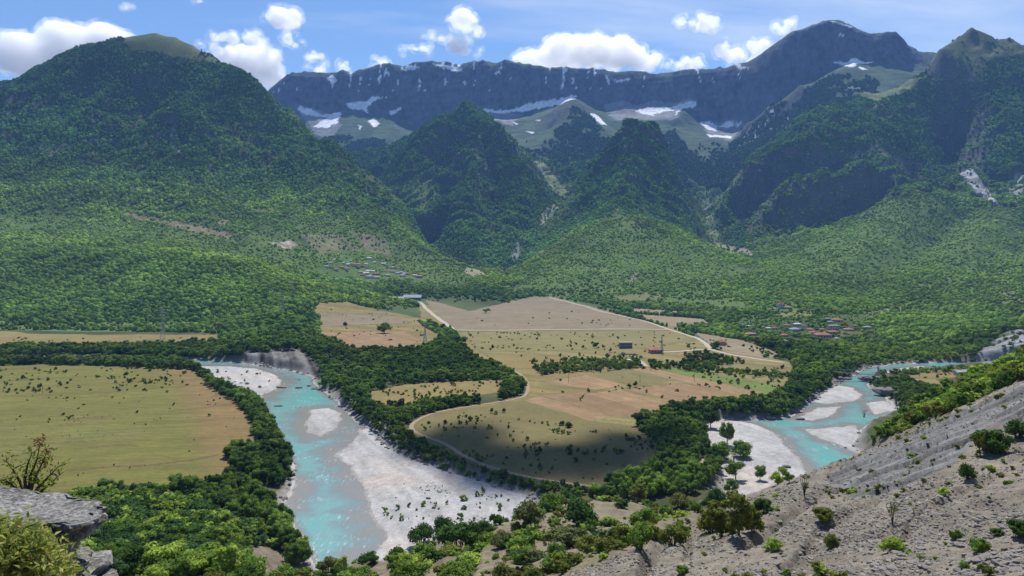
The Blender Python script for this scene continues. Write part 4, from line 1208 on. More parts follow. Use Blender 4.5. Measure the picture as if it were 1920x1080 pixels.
# ------------------------------------------------------------------ where woods grow
LW_FLAT = [  # wooded ground on the flat, in pixels
    [(-200, 677), (150, 678), (330, 681), (375, 690), (330, 692), (150, 685), (-200, 684)],
    [(398, 598), (600, 588), (600, 640), (560, 655), (470, 662), (425, 645), (412, 636), (408, 622)],
    [(330, 672), (375, 684), (405, 700), (440, 730), (486, 750), (500, 775), (515, 805), (545, 860), (552, 895), (520, 912), (480, 905), (440, 885), (425, 852), (482, 840), (478, 800), (462, 770), (432, 748), (400, 730), (372, 700), (330, 684)],
    [(180, 925), (300, 926), (400, 912), (440, 895), (520, 950), (560, 1000), (590, 1050), (500, 1090), (180, 1090)],
    [(0, 655), (120, 653), (330, 651), (410, 640), (470, 640), (455, 668), (400, 672), (330, 668), (160, 664), (0, 668)],
    [(525, 615), (560, 612), (600, 632), (660, 660), (790, 657), (825, 635), (850, 640), (870, 652), (890, 672), (960, 700), (984, 722), (988, 742), (940, 750), (942, 712), (870, 714), (760, 721), (692, 735), (690, 757), (760, 764), (850, 750), (900, 752), (900, 757), (800, 776), (768, 796), (766, 810), (800, 832), (880, 870), (1000, 902), (1120, 915), (1200, 890), (1240, 850), (1238, 832), (1190, 797), (1250, 770), (1300, 760), (1390, 755), (1450, 752), (1475, 735), (1490, 684), (1560, 690), (1580, 702), (1540, 730), (1500, 765), (1478, 778), (1400, 780), (1330, 785), (1312, 802), (1340, 850), (1355, 880), (1330, 900), (1300, 930), (1200, 935), (1100, 940), (1010, 925), (960, 915), (830, 878), (760, 850), (700, 800), (670, 780), (640, 745), (605, 725), (600, 690)],
    [(780, 600), (800, 608), (850, 622), (870, 640), (850, 655), (800, 655), (830, 632), (800, 615)],
    [(1000, 690), (1060, 680), (1140, 690), (1200, 680), (1270, 683), (1330, 690), (1480, 705), (1480, 712), (1330, 700), (1240, 692), (1180, 693), (1060, 700), (1010, 705)],
    [(1280, 668), (1320, 662), (1370, 672), (1400, 680), (1340, 690), (1280, 684)], [(1040, 672), (1100, 676), (1180, 676), (1210, 684), (1150, 690), (1090, 690)],
    [(1120, 578), (1200, 600), (1290, 624), (1340, 648), (1440, 660), (1475, 675), (1400, 666), (1340, 655), (1322, 640), (1280, 622), (1200, 597)],
    [(1045, 556), (1120, 572), (1205, 592), (1290, 618), (1340, 645), (1420, 660), (1490, 680), (1500, 590), (1300, 572), (1100, 558)],
    [(1480, 640), (1600, 640), (1700, 650), (1830, 660), (1830, 678), (1700, 680), (1620, 688), (1575, 712), (1540, 735), (1490, 690)],
    [(1630, 705), (1690, 700), (1720, 720), (1790, 735), (1800, 745), (1700, 765), (1690, 770), (1665, 742), (1628, 722)], [(1640, 703), (1720, 696), (1850, 692), (1850, 697), (1730, 700), (1680, 708)]]
OPEN = [MEADOW, STRIP, TERR, CLEAR, FIELD_R] + STRIPS_R

def wood_density(x, y, z, u, v, W):
    n1 = fbm(x / 70, y / 70, 4, 501); n2 = fbm(x / 300, y / 300, 4, 502)
    ju, jv = u + 3 * n1, v + 1.5 * n1
    d = sstep(15, 34, z + 6 * n1)
    d = np.maximum(d, sstep(2450, 2750, y))
    d = np.maximum(d, ((u > 1400) & (y > 1050) & (W > 8)) * 0.9)
    d = np.maximum(d, ((u > -250) & (u < 560) & (y > 1660)) * 0.95)
    for p in OPEN:
        d = np.where(inside(p, ju, jv), 0.0, d)
    for p in LW_FLAT:
        d = np.where(inside(p, ju, jv), 1.0, d)
    for p in STRIPS_R:
        d = np.where(inside(p, ju, jv), 0.0, d)
    thick = (u > 560) & (u < 1000) & (v > 600) & (v < 800)
    d = np.where(thick, d * np.clip(1.0 + 1.2 * n1, 0.25, 1), d)
    hedge = (u > 1000) & (u < 1490) & (v > 655) & (v < 715)
    d = np.where(hedge, d * 0.7, d)
    d = np.where(inside(TERR, ju, jv) & inside([(1040, 600), (1290, 640), (1470, 700), (1460, 745), (1190, 790), (780, 830), (850, 640)], u, v) & ~np.logical_or.reduce([inside(p, ju, jv) for p in LW_FLAT[5:11]]), 0.0, d)
    d = np.where(inside([(-200, 600), (400, 604), (400, 624), (-200, 616)], ju, jv), 0.22, d)
    for p, c, a in BARE:
        d = np.where(inside(p, u + 6 * n1, v + 3 * n1), d * (1 - a), d)
    m = (y > 1500) & (d > 0)
    d = np.where(m, d * np.clip(1.02 + 0.95 * n1 + 0.55 * n2, 0.12, 1), d)
    d = d * (1 - 0.45 * light_zone(u, v, y, n1))
    return np.where(W < 1.5, 0, d)

def sample(y0, y1, spacing, seed):
    """jittered points, spacing a function of distance, over the whole view"""
    r = np.random.default_rng(seed)
    X, Yv, Sp = [], [], []
    y = y0
    while y < y1:
        s = spacing(y)
        t = np.arange(-0.8 * y, 0.8 * y, s)
        X.append(t + r.uniform(-0.5, 0.5, len(t)) * s); Yv.append(y + r.uniform(-0.5, 0.5, len(t)) * s); Sp.append(np.full(len(t), s))
        y += s * 0.9
    return np.concatenate(X), np.concatenate(Yv), np.concatenate(Sp), r

ROADPX = [(np.array(p), w) for p, w, _ in ROADS]
def off_road(x, y, ok, gap=1.0):
    for pts, w, _ in ROADS:
        W3 = [march(*p) for p in pts]
        W3 = [p[:2] for p in W3 if p]
        d = track_dist(x, y, W3)
        ok = ok & (d > w * 0.5 + gap)
    return ok

BRY = 905.0
HOUSES = [((u_ - 960) * BRY / F, BRY, 9.0) for u_ in range(1560, 1690, 12)]   # filled below: (x, y, radius), kept free of trees

# ------------------------------------------------------------------ buildings
def M_wall(name, c): return mat_plain(name, c, 0.9, 0.1, 0.8, 0.12, 0.2, 0.05)
WALLS = {'white': M_wall('whitewash', (0.48, 0.46, 0.42)), 'cream': M_wall('cream_plaster', (0.5, 0.43, 0.33)), 'grey': M_wall('bare_concrete', (0.24, 0.23, 0.22)), 'stone': M_wall('stone_wall', (0.3, 0.27, 0.23)), 'blue': M_wall('pale_blue_plaster', (0.35, 0.48, 0.62)), 'pink': M_wall('pink_plaster', (0.45, 0.25, 0.22))}
ROOFS = {'red': mat_plain('red_tiles', (0.30, 0.13, 0.09), 0.9, 0.1, 0.7, 0.25, 0.3, 0.1), 'dull': mat_plain('weathered_tiles', (0.30, 0.17, 0.13), 0.9, 0.1, 0.7, 0.25, 0.3, 0.1), 'grey': mat_plain('grey_slates', (0.28, 0.28, 0.29), 0.9, 0.1, 0.7, 0.2, 0.3, 0.1), 'white': mat_plain('pale_sheet_roof', (0.42, 0.42, 0.42), 0.7, 0.2, 0.7, 0.12, 0.2, 0.1)}
M_GLASS = mat_plain('dark_window', (0.03, 0.035, 0.04), 0.3, 0.5, 1, 0.1, 0)
M_DOOR = mat_plain('brown_door', (0.12, 0.08, 0.05), 0.7, 0.2, 1, 0.2, 0)

def house(u, v, wpx, hpx, roof, wall, label, group, name='house', hip=True, rz=None, windows=2, flatroof=False, deep=0.75, dz=0.0, chim=False):
    p = march(u, v)
    if p is None: return None
    x, y, z = p
    k = y / F
    w, h = wpx * k, hpx * k * 1.1
    d = w * deep
    if rz is None: rz = rnd.uniform(-0.35, 0.35)
    y += d * 0.5
    z = min(hz(x, y - d * 0.4), hz(x, y)) + dz
    HOUSES.append((x, y, max(w, d) * 0.75))
    o = empty(name, (x, y, z), rz)
    tag(o, label, name.replace('_', ' ') if name in ('house', 'shed') else 'building', group)
    wh = h * (0.62 if not flatroof else 0.9)
    wall_o = MB().box((0, 0, wh / 2 - 3), (w, d, wh + 6)).build('wall', WALLS[wall], o)
    ov = w * 0.06
    rb = MB()
    if flatroof:
        rb.box((0, 0, wh + h * 0.06), (w + ov, d + ov, h * 0.1))
    else:
        rh = max(h - wh, w * 0.16)
        a, b_ = w / 2 + ov, d / 2 + ov
        ins = min(a * 0.85, b_) if hip else 0.0
        t = 0.12 * rh
        vs = [(-a, -b_, wh), (a, -b_, wh), (a, b_, wh), (-a, b_, wh), (-a + ins, 0, wh + rh), (a - ins, 0, wh + rh),
              (-a, -b_, wh - t), (a, -b_, wh - t), (a, b_, wh - t), (-a, b_, wh - t)]
        rb.poly(vs, [(0, 1, 5, 4), (2, 3, 4, 5), (1, 2, 5), (3, 0, 4), (0, 6, 7, 1), (1, 7, 8, 2), (2, 8, 9, 3), (3, 9, 6, 0), (9, 8, 7, 6)])
    rf = rb.build('roof', ROOFS[roof], o)
    if chim:
        MB().box((w * 0.2, d * 0.1, wh + (h - wh) * 0.9), (w * 0.06, w * 0.06, h * 0.4)).build('chimney', WALLS['stone'], rf)
    if windows:
        st = 2 if wh > w * 0.33 else 1
        me = MB().box((0, 0, 0), (w * 0.11, 0.16, wh / st * 0.45)).mesh('window', M_GLASS)
        for s in range(st):
            for i in range(windows):
                if s == 0 and i == windows // 2:
                    dd = MB().box((0, 0, 0), (w * 0.10, 0.2, wh / st * 0.72)).build('door', M_DOOR, o)
                    dd.location = (-w / 2 + w * (i + 0.5) / windows, -d / 2 - 0.05, wh / st * 0.36)
                    continue
                q = add('window', me, o)
                q.location = (-w / 2 + w * (i + 0.5) / windows, -d / 2 - 0.05, wh / st * (s + 0.52))
    return o

RV = 'houses of the village on the wooded right bank'
for a in ((1466, 579, 11, 12, 'red', 'blue', 'tall pale blue tower house with red roof alone on the green hill', dict(windows=3, deep=0.9)),
          (1479, 579, 14, 4, 'dull', 'grey', 'low grey wing with dull red roof beside the tower house', dict(windows=0)),
          (1452, 581, 10, 4, 'grey', 'grey', 'small grey slate cottage left of the hillside tower house', dict(windows=0)),
          (1573, 604, 19, 6, 'red', 'white', 'long bright red roofed house highest in the right village', dict(windows=4, rz=-0.2)),
          (1553, 600, 8, 4, 'grey', 'grey', 'small grey hut beside the path above the village', dict(windows=0)),
          (1558, 606, 9, 4, 'grey', 'stone', 'grey stone barn just below the small hut', dict(windows=0)),
          (1586, 611, 13, 4, 'dull', 'cream', 'low house with faded red roof right of the yellow green tree', dict(windows=0)),
          (1477, 612, 11, 4, 'red', 'white', 'small red roofed house left of the white roofed one', dict(windows=2)),
          (1497, 611, 13, 5, 'white', 'white', 'white house with a pale sheet roof among dark trees', dict(windows=3)),
          (1508, 613, 8, 4, 'red', 'white', 'little red roofed annex right of the white house', dict(windows=0)),
          (1565, 619, 18, 8, 'grey', 'cream', 'flat roofed two storey cream block in the village centre', dict(windows=4, flatroof=True, rz=0.05)),
          (1565, 626, 16, 6, 'red', 'cream', 'red roofed house directly below the flat roofed block', dict(windows=3)),
          (1547, 634, 26, 9, 'red', 'white', 'largest red roofed house with white walls and dark openings', dict(windows=5, rz=-0.12, chim=True)),
          (1526, 627, 13, 6, 'red', 'white', 'red pyramid roofed cottage left of the largest house', dict(windows=2)),
          (1521, 620, 11, 4, 'dull', 'cream', 'small faded roofed cottage behind the pyramid roofed one', dict(windows=0)),
          (1544, 620, 10, 4, 'red', 'cream', 'small red roof peeping above the largest house', dict(windows=0)),
          (1492, 622, 16, 7, 'grey', 'blue', 'bluish house with a grey roof in the left of the village', dict(windows=3)),
          (1454, 618, 10, 5, 'red', 'white', 'red roofed cottage at the left end of the upper row', dict(windows=2)),
          (1442, 617, 9, 3, 'white', 'white', 'low white shed next to the red cottage', dict(windows=0, name='shed')),
          (1409, 630, 18, 6, 'dull', 'stone', 'old stone house with brownish roof at the left village edge', dict(windows=2)),
          (1472, 632, 13, 6, 'red', 'cream', 'red roofed cottage above the grey roofed house', dict(windows=2)),
          (1472, 645, 18, 7, 'grey', 'white', 'grey hipped roof house at the lower left of the village', dict(windows=3)),
          (1514, 643, 18, 6, 'dull', 'stone', 'long weathered farmhouse with terrace garden below it', dict(windows=3)),
          (1529, 650, 9, 4, 'white', 'white', 'white tin shed beside the pale path', dict(windows=0, name='shed')),
          (1570, 637, 7, 4, 'white', 'white', 'small white outhouse right of the largest house', dict(windows=0, name='shed')),
          (1557, 644, 10, 3, 'grey', 'grey', 'low grey barn below the largest house', dict(windows=0, name='shed')),
          (1573, 650, 12, 5, 'red', 'white', 'lowest red roofed house near the riverside trees', dict(windows=2)),
          (1404, 613, 7, 3, 'white', 'white', 'tiny white shed far left above the village', dict(windows=0, name='shed')),
          (1629, 616, 13, 4, 'grey', 'stone', 'grey roofed stone house at the right village edge', dict(windows=0)),
          (1594, 621, 16, 5, 'dull', 'cream', 'cream house with garden wall right of the cream block', dict(windows=3)),
          (1606, 613, 7, 4, 'dull', 'pink', 'tiny pinkish hut behind a dark tree right of the village', dict(windows=0))):
    house(*a[:6], a[6], RV if a[7].get('name', 'house') == 'house' else 'village sheds on the right bank', **a[7])
house(1174, 653, 23, 10, 'grey', 'grey', 'unfinished grey two storey building shell alone in the plain', None, name='building_shell', flatroof=True, windows=6, rz=0.05, deep=0.5)
house(1231, 663, 22, 10, 'red', 'pink', 'pink farmhouse with wide red hipped roof beside the pylon', None, name='farmhouse', windows=4, rz=0.1, deep=0.9)
house(1353, 648, 15, 10, 'red', 'pink', 'two storey pink house with red roof beyond the bend of the white road', None, name='house', windows=3, rz=0.1, deep=0.9)
house(1178, 677, 10, 3, 'white', 'white', 'tiny white roofed shed in the hedge below the ruined wall', None, name='shed', windows=0)
house(1369, 613, 6, 3, 'white', 'white', 'topmost of three tiny white huts at the edge of the scrub', None, name='hut', windows=0)
house(1370, 622, 5, 3, 'white', 'white', 'middle one of three tiny white huts at the scrub edge', None, name='hut', windows=0)
house(1381, 628, 6, 3, 'white', 'white', 'lowest of three tiny white huts near the scrub edge', None, name='hut', windows=0)
house(773, 560, 30, 4, 'white', 'grey', 'long pale roofed shed at the top end of the white road', None, name='long_shed', windows=0, rz=-0.03, deep=0.3, hip=False)
house(746, 562, 20, 4, 'white', 'grey', 'shorter pale shed left of the long one by the trees', None, name='long_shed', windows=0, rz=0.05, deep=0.35, hip=False)
house(1803, 703, 24, 8, 'white', 'white', 'long low white farm building with pale roof in the right field', None, name='farm_building', windows=4, rz=0.3, deep=0.35, hip=False)
house(1795, 699, 12, 6, 'red', 'white', 'short red roofed building behind the long white farm building', None, name='farm_building', windows=0, rz=0.3, deep=0.6)
LV = 'white and red houses of the far left village'
lvl = [(692, 486, 7, 'white'), (627, 489, 5, 'white'), (657, 491, 5, 'white'), (667, 499, 13, 'red'), (629, 506, 9, 'red'), (648, 505, 10, 'red'), (685, 501, 7, 'red'), (690, 510, 7, 'white'), (719, 497, 7, 'white'), (735, 503, 8, 'grey'), (746, 505, 7, 'red'), (722, 510, 7, 'red'),
       (734, 511, 9, 'red'), (686, 514, 9, 'white'), (704, 515, 9, 'dull'), (692, 521, 11, 'grey'), (705, 522, 11, 'grey'), (726, 518, 8, 'grey'), (755, 519, 9, 'grey'), (786, 521, 11, 'dull'), (740, 523, 5, 'red'), (752, 512, 8, 'grey'), (765, 515, 7, 'dull'), (778, 518, 6, 'white'), (644, 496, 5, 'white'), (652, 498, 6, 'white'), (686, 496, 5, 'white'),
       (611, 501, 9, 'grey'), (619, 495, 4, 'white'), (702, 494, 5, 'white'), (745, 514, 8, 'grey'), (676, 512, 8, 'grey'), (680, 517, 8, 'dull'), (640, 503, 7, 'dull'), (757, 515, 5, 'white'), (699, 511, 6, 'white')]
colw = {'white': 'white walled house with a pale roof in the far left village', 'red': 'house with a red tiled roof in the far left village', 'grey': 'house with a grey roof in the far left village', 'dull': 'old house with a brownish roof in the far left village'}
spec = {0: 'white house with pale roof standing highest above the far left village', 3: 'long red roofed house in the upper rows of the far left village', 9: 'pale blue house with a grey roof in the far left village', 19: 'long brownish roofed house at the right end of the far left village', 27: 'grey roofed house at the left end of the far left village'}
for i, (u, v, w, rf) in enumerate(lvl):
    row = 'scattered top row' if v < 497 else ('upper rows' if v < 506 else ('middle rows' if v < 513 else 'lowest row'))
    sidew = 'left end' if u < 655 else ('left half' if u < 695 else ('right half' if u < 738 else 'right end'))
    szw = 'tiny' if w < 6 else ('small' if w < 9 else 'long')
    colx = {'white': 'white house with a pale roof', 'red': 'house with a red tiled roof', 'grey': 'house with a grey roof', 'dull': 'old house with a brownish roof'}[rf]
    colw[rf] = '%s %s, %s, %s of far left village' % (szw, colx, row, sidew)
    house(u, v, w * 1.1, max(3.4, w * 0.42), rf, 'blue' if i == 9 else ('white' if rf != 'dull' else 'stone'), spec.get(i, colw[rf]), LV, windows=0, hip=rf != 'white', deep=0.7)
print('houses done')

# ------------------------------------------------------------------ woods
GREENS = {'dark': np.array([0.058, 0.108, 0.028]), 'mid': np.array([0.13, 0.205, 0.042]), 'light': np.array([0.24, 0.32, 0.06]), 'olive': np.array([0.13, 0.15, 0.036]), 'blue': np.array([0.055, 0.105, 0.042])}

def tint_of(x, y, z, u, v, r, near=False):
    n = fbm(x / 45, y / 45, 3, 601); n2 = fbm(x / 320, y / 320, 3, 602)
    c = lerp(GREENS['dark'], GREENS['mid'], np.clip(0.5 + 0.8 * n + r.normal(0, 0.3, len(x)), 0, 1)[:, None])
    light = np.clip(0.7 * n2 + 0.45 * n + r.normal(0, 0.25, len(x)), 0, 1)
    hill = sstep(30, 90, z) * sstep(800, 200, z + 200 * n2)
    c = lerp(c, GREENS['light'], np.clip(light + hill * 0.6, 0, 1)[:, None])
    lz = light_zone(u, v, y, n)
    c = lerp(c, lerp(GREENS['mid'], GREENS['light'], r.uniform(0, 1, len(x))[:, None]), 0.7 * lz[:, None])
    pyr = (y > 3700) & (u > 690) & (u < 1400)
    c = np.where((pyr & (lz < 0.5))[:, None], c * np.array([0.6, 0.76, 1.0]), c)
    ff = inside([(-200, 455), (200, 462), (430, 488), (560, 555), (600, 600), (560, 640), (-200, 612)], u, v)
    c = np.where(ff[:, None], lerp(c, GREENS['mid'] * np.array([0.8, 0.85, 0.9]), 0.6), c)
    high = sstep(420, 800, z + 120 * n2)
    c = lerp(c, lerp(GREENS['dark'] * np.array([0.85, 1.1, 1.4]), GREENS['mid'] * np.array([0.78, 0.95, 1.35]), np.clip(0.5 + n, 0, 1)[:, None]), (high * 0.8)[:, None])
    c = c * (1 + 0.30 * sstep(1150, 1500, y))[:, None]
    return c * (1 + 0.35 * fbm(x / 130, y / 130, 3, 603) + 0.25 * n2)[:, None] * r.uniform(0.7, 1.35, len(x))[:, None]

# nearer woods (leafy crowns)
x, y, sp, r = sample(255, 1250, lambda q: 4.9 + max(0, q - 450) * 0.0036, 41)
z, W, B = ground(x, y, True)
zn = np.where(y < 700, near_hill(x, y), -99)
onhill = zn > z
u, v = proj(x, y, z)
d = wood_density(x, y, z, u, v, W)
ok = (r.uniform(0, 1, len(x)) < d) & (~onhill)
ok = off_road(x, y, ok, 2.0)
for hx, hy, hr in HOUSES: ok &= np.hypot(x - hx, (y - hy + hr * 1.0) * 0.5) > hr + 1
bluffm = inside([(465, 660), (500, 652), (545, 655), (590, 685), (590, 710), (520, 695), (460, 682)], u, v)
ok &= ~(bluffm & (r.uniform(0, 1, len(x)) < np.where(v > 668, 0.85, 0.35)))
x, y, z, sp, u, v = (a[ok] for a in (x, y, z, sp, u, v))
vis = seen(x, y, z, 9) & (u > -120) & (u < 2040)
x, y, z, sp, u, v = (a[vis] for a in (x, y, z, sp, u, v))
size = sp * r.uniform(1.1, 2.0, len(x))
belt = inside([(690, 790), (770, 800), (880, 862), (1000, 895), (1125, 910), (1200, 930), (1000, 938), (830, 890), (760, 860)], u, v)
size = size * np.where((u > 1590) & (y > 640), 0.62, 1.0) * np.where(belt, 0.62, 1.0) * np.where((u > 1000) & (u < 1490) & (v > 655) & (v < 715), 0.6, 1.0) * np.where((u > 560) & (u < 1000) & (v > 600) & (v < 790), 0.85, 1.0)
big = inside([(180, 925), (400, 912), (520, 950), (590, 1050), (180, 1090)], u, v)
TN = dict(P=np.column_stack([x, y, z]), size=size, tint=tint_of(x, y, z, u, v, r), u=u, v=v)

# distant hills and mountains
x, y, sp, r = sample(1250, 2700, lambda q: 5.7 + (q - 1250) * 0.0016, 42)
z, W, B = ground(x, y, True); u, v = proj(x, y, z)
d = wood_density(x, y, z, u, v, W)
ok = (r.uniform(0, 1, len(x)) < d) & (u > -100) & (u < 2020) & seen(x, y, z, 9)
ok = off_road(x, y, ok, 3.0)
for hx, hy, hr in HOUSES: ok &= np.hypot(x - hx, (y - hy + hr * 1.9) * 0.30) > hr + 1.0
vil = inside([(1385, 590), (1640, 588), (1655, 655), (1385, 662)], u, v)
ok &= ~vil | (r.uniform(0, 1, len(x)) < 0.55)
ok &= ~np.array([False]) 
x, y, z, sp, u, v = (a[ok] for a in (x, y, z, sp, u, v))
vil = inside([(1385, 590), (1640, 588), (1655, 655), (1385, 662)], u, v)
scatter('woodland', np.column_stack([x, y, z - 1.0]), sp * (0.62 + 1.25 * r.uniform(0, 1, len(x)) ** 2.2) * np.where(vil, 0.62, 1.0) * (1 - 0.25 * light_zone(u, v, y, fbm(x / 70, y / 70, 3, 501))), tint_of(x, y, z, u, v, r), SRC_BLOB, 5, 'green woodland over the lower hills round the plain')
nfar = len(x)
x, y, sp, r = sample(2700, 6200, lambda q: 8.0 + (q - 2700) * 0.0010, 43)
z = ground(x, y); u, v = proj(x, y, z)
ok = (u > -80) & (u < 2000) & seen(x, y, z, 9)
x, y, z, sp, u, v = (a[ok] for a in (x, y, z, sp, u, v))
d = wood_density(x, y, z, u, v, np.full(len(x), 99.0))
e = 14.0
sx = (ground(x + e, y) - z) / e; sy = (ground(x, y + e) - z) / e
sl = np.hypot(sx, sy)
d = d * (1 - 0.5 * sstep(1.6, 2.6, sl)) * (1 - 0.9 * sstep(1350, 1650, z + 120 * fbm(x / 120, y / 120, 4, 140)))
mcl = inside(CLIFF_F, u, v) & (y > 3900) & (sl > 0.7)
d = np.where(mcl, d * 0.45, d)
ok = r.uniform(0, 1, len(x)) < d * np.clip(1.15 + 0.9 * fbm(x / 60, y / 60, 3, 511), 0.2, 1)
for hx, hy, hr in HOUSES: ok &= np.hypot(x - hx, (y - hy + hr * 2.0) * 0.3) > hr + 1
x, y, z, sp, u, v = (a[ok] for a in (x, y, z, sp, u, v))
tn = tint_of(x, y, z, u, v, r)
szf = sp * (1 - 0.30 * light_zone(u, v, y, fbm(x / 70, y / 70, 3, 501))) * (0.55 + 1.1 * r.uniform(0, 1, len(x)) ** 2.0)
gl, gc_, gr_ = (np.interp(y, *g) for g in (GORGE_L, GORGE_C, GORGE_R))
for m, lab in ((u < gl, 'dark forest covering the broad left mountain'), ((u >= gl) & (u < gc_), 'forest on the dark central pyramid peak'),
               ((u >= gc_) & (u < gr_), 'forest on the pointed middle peak and its foothill'), (u >= gr_, 'forest on the cliffed right mountain and its foothills')):
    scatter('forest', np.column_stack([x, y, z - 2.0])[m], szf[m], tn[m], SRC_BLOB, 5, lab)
x, y, sp, r = sample(6200, 8000, lambda q: 19.0, 44)
z = np.interp(y, YF, np.arange(len(YF)))
ti = np.clip(((x / y) + 0.5) / 1.36 * 759, 0, 758)
i0 = np.clip(z.astype(int), 0, len(YF) - 2); fi = z - i0; j0 = ti.astype(int); fj = ti - j0
def bil(A): return (A[i0, j0] * (1 - fj) + A[i0, j0 + 1] * fj) * (1 - fi) + (A[i0 + 1, j0] * (1 - fj) + A[i0 + 1, j0 + 1] * fj) * fi
zf_ = bil(FT['z']); lf = bil(FT['low']); u, v = proj(x, y, zf_)
ok = (x / y > -0.49) & (u < 1950) & (r.uniform(0, 1, len(x)) < lf * 0.85) & (bil(FT['s']) < 1.5)
x, y, zf_, sp, u, v = (a[ok] for a in (x, y, zf_, sp, u, v))
scatter('forest', np.column_stack([x, y, zf_ - 2.0]), sp * r.uniform(0.6, 1.15, len(x)), (GREENS['dark'] * 0.8)[None] * r.uniform(0.7, 1.5, len(x))[:, None], SRC_BLOB, 5, 'dark forest on the ridges below the far cliffs')
print('woods', len(TN['size']), nfar, len(x))
# ------------------------------------------------------------------ single trees and bushes, near woods
def big_crown(name, seed, shape, nl, nleaf, size):
    return crown(name, seed, shape, nl, nleaf, size)
CR_TREE = [big_crown('tree_crown', 61, 'round', 18, 1500, 0.036), big_crown('tree_crown', 62, 'round', 14, 1300, 0.04), big_crown('tree_crown', 63, 'tall', 18, 1300, 0.034), big_crown('tree_crown', 64, 'round', 22, 1600, 0.034), big_crown('tree_crown', 65, 'bush', 16, 1500, 0.038)]
CR_BUSH = [big_crown('bush_crown', 71 + i, 'bush', 13 + i, 1300, 0.04) for i in range(4)]
CR_TALL = [big_crown('tall_crown', 81 + i, 'tall', 18, 1500, 0.032) for i in range(3)]
CR_SHRUB = [crown('shrub_foliage', 91 + i, 'bush', 8, 240, 0.075) for i in range(4)]

def trunk_mesh(seed, h0=0.5):
    r = random.Random(seed); m = MB()
    bx, by = r.uniform(-0.03, 0.03), r.uniform(-0.03, 0.03)
    m.tube([(0, 0, -0.08), (bx * 0.5, by * 0.5, 0.15), (bx, by, h0), (bx * 1.5, by * 1.5, 0.72)], [0.032, 0.026, 0.02, 0.008], 7)
    for i in range(5):
        a = i * 1.26 + r.uniform(-0.4, 0.4); z0 = r.uniform(0.2, h0)
        m.tube([(bx, by, z0), (bx + 0.12 * math.cos(a), by + 0.12 * math.sin(a), z0 + 0.13), (bx + 0.24 * math.cos(a), by + 0.24 * math.sin(a), z0 + 0.3)], [0.014, 0.009, 0.004], 5)
    return m.mesh('trunk', M_BARK, True)
TRUNKS = [trunk_mesh(s) for s in (1, 2, 3)]
def stem_mesh(seed):
    r = random.Random(seed); m = MB()
    for i in range(6):
        a = i * 1.05 + r.uniform(-0.3, 0.3)
        m.tube([(0.03 * math.cos(a), 0.03 * math.sin(a), -0.1), (0.12 * math.cos(a), 0.12 * math.sin(a), 0.25), (0.25 * math.cos(a), 0.25 * math.sin(a), 0.55)], [0.02, 0.014, 0.005], 5)
    return m.mesh('stems', M_BARK, True)
STEMS = [stem_mesh(s) for s in (4, 5)]

def plant(name, cat, crowns, woods, part, wood, loc, hgt, wid, tint, label, group=None, pick=None):
    o = empty(name, loc, rnd.uniform(0, 6.28))
    tag(o, label, cat, group)
    c = add(part, (crowns[rnd.randrange(len(crowns))] if pick is None else crowns[pick]), o)
    c.scale = (wid, wid, hgt)
    c.material_slots[0].link = 'OBJECT'; c.material_slots[0].material = M_FOL_O
    c.color = (*tint, 1.0)
    w = add(wood, woods[rnd.randrange(len(woods))], o)
    w.scale = (wid, wid, hgt)
    return o

def tone(c):
    g = c[1]; yel = c[0] / max(1e-4, c[1])
    if g < 0.062: return 'dark green'
    if yel > 0.78: return 'olive green'
    if g > 0.115: return 'light green'
    return 'mid green'

ZONES = [(lambda u, v: (v > 905) & (u < 330), 'in the wood beyond the ledge'), (lambda u, v: (v > 905) & (u < 600), 'in the wood beside the river'),
         (lambda u, v: (u < 560) & (v > 800), 'between the brown meadow edge and river'), (lambda u, v: (u < 560) & (v > 735), 'in the belt along the far meadow'), (lambda u, v: (u < 500), 'in the hedge at the meadow corner'),
         (lambda u, v: (u < 1010) & (v > 800), 'between the shaded field and gravel'), (lambda u, v: (u < 1010), 'in the thicket across the river'),
         (lambda u, v: (u < 1250) & (v > 850), 'in the belt below the winding dirt track'), (lambda u, v: (u < 1480) & (v > 880), 'by the clearing below the slope'), (lambda u, v: (u < 1480), 'in the grove beside the shaded field'), (lambda u, v: u < 3000, 'on the bank by the footbridge')]
def nook(u, v, zn_):
    """where in its zone a plant stands, by what is near it"""
    if 'wood' in zn_ and 'footbridge' not in zn_:
        a = 'ledge side' if u < 215 else ('left' if u < 300 else ('middle' if u < 400 else ('right' if u < 490 else 'water side')))
        b = 'near the meadow' if v < 955 else ('halfway down' if v < 1000 else ('low down' if v < 1040 else 'bottom edge'))
        return a + ' ' + b
    if 'scrubby' in zn_:
        a = 'left by the gravel' if u < 900 else ('below the gravel corner' if u < 1020 else ('in the middle' if u < 1130 else ('near the deep gully' if u < 1230 else 'near the juniper clump')))
        return a + (' high up' if v < 975 else (' halfway down' if v < 1030 else ' at the bottom edge'))
    if 'thicket behind' in zn_:
        return 'rapids end' if u < 1680 else ('middle' if u < 1780 else ('upper part' if u < 1860 else 'right edge'))
    if 'scree' in zn_:
        return ('left rib' if u < 1450 else ('below the gully' if u < 1600 else ('centre' if u < 1760 else 'right'))) + (' high up' if v < 930 else (' halfway down' if v < 1010 else ' bottom edge'))
    if 'dirt track' in zn_ or 'clearing' in zn_: 
        return 'left part' if u < 1090 else ('middle part' if u < 1170 else ('right part' if u < 1290 else 'next to the gravel'))
    if 'field and gravel' in zn_: return 'by the rocks' if u < 800 else ('below the track bend' if u < 900 else 'right end')
    return 'far end' if v < 780 else ('middle part' if v < 840 else 'near end')
def fit(l):
    w = l.split()
    while len(w) > 16: del w[0 if w[0] in ('large', 'small', 'middling', 'tall') else 1]
    return ' '.join(w)
def zone(u, v):
    for f, s in ZONES:
        if f(u, v): return s

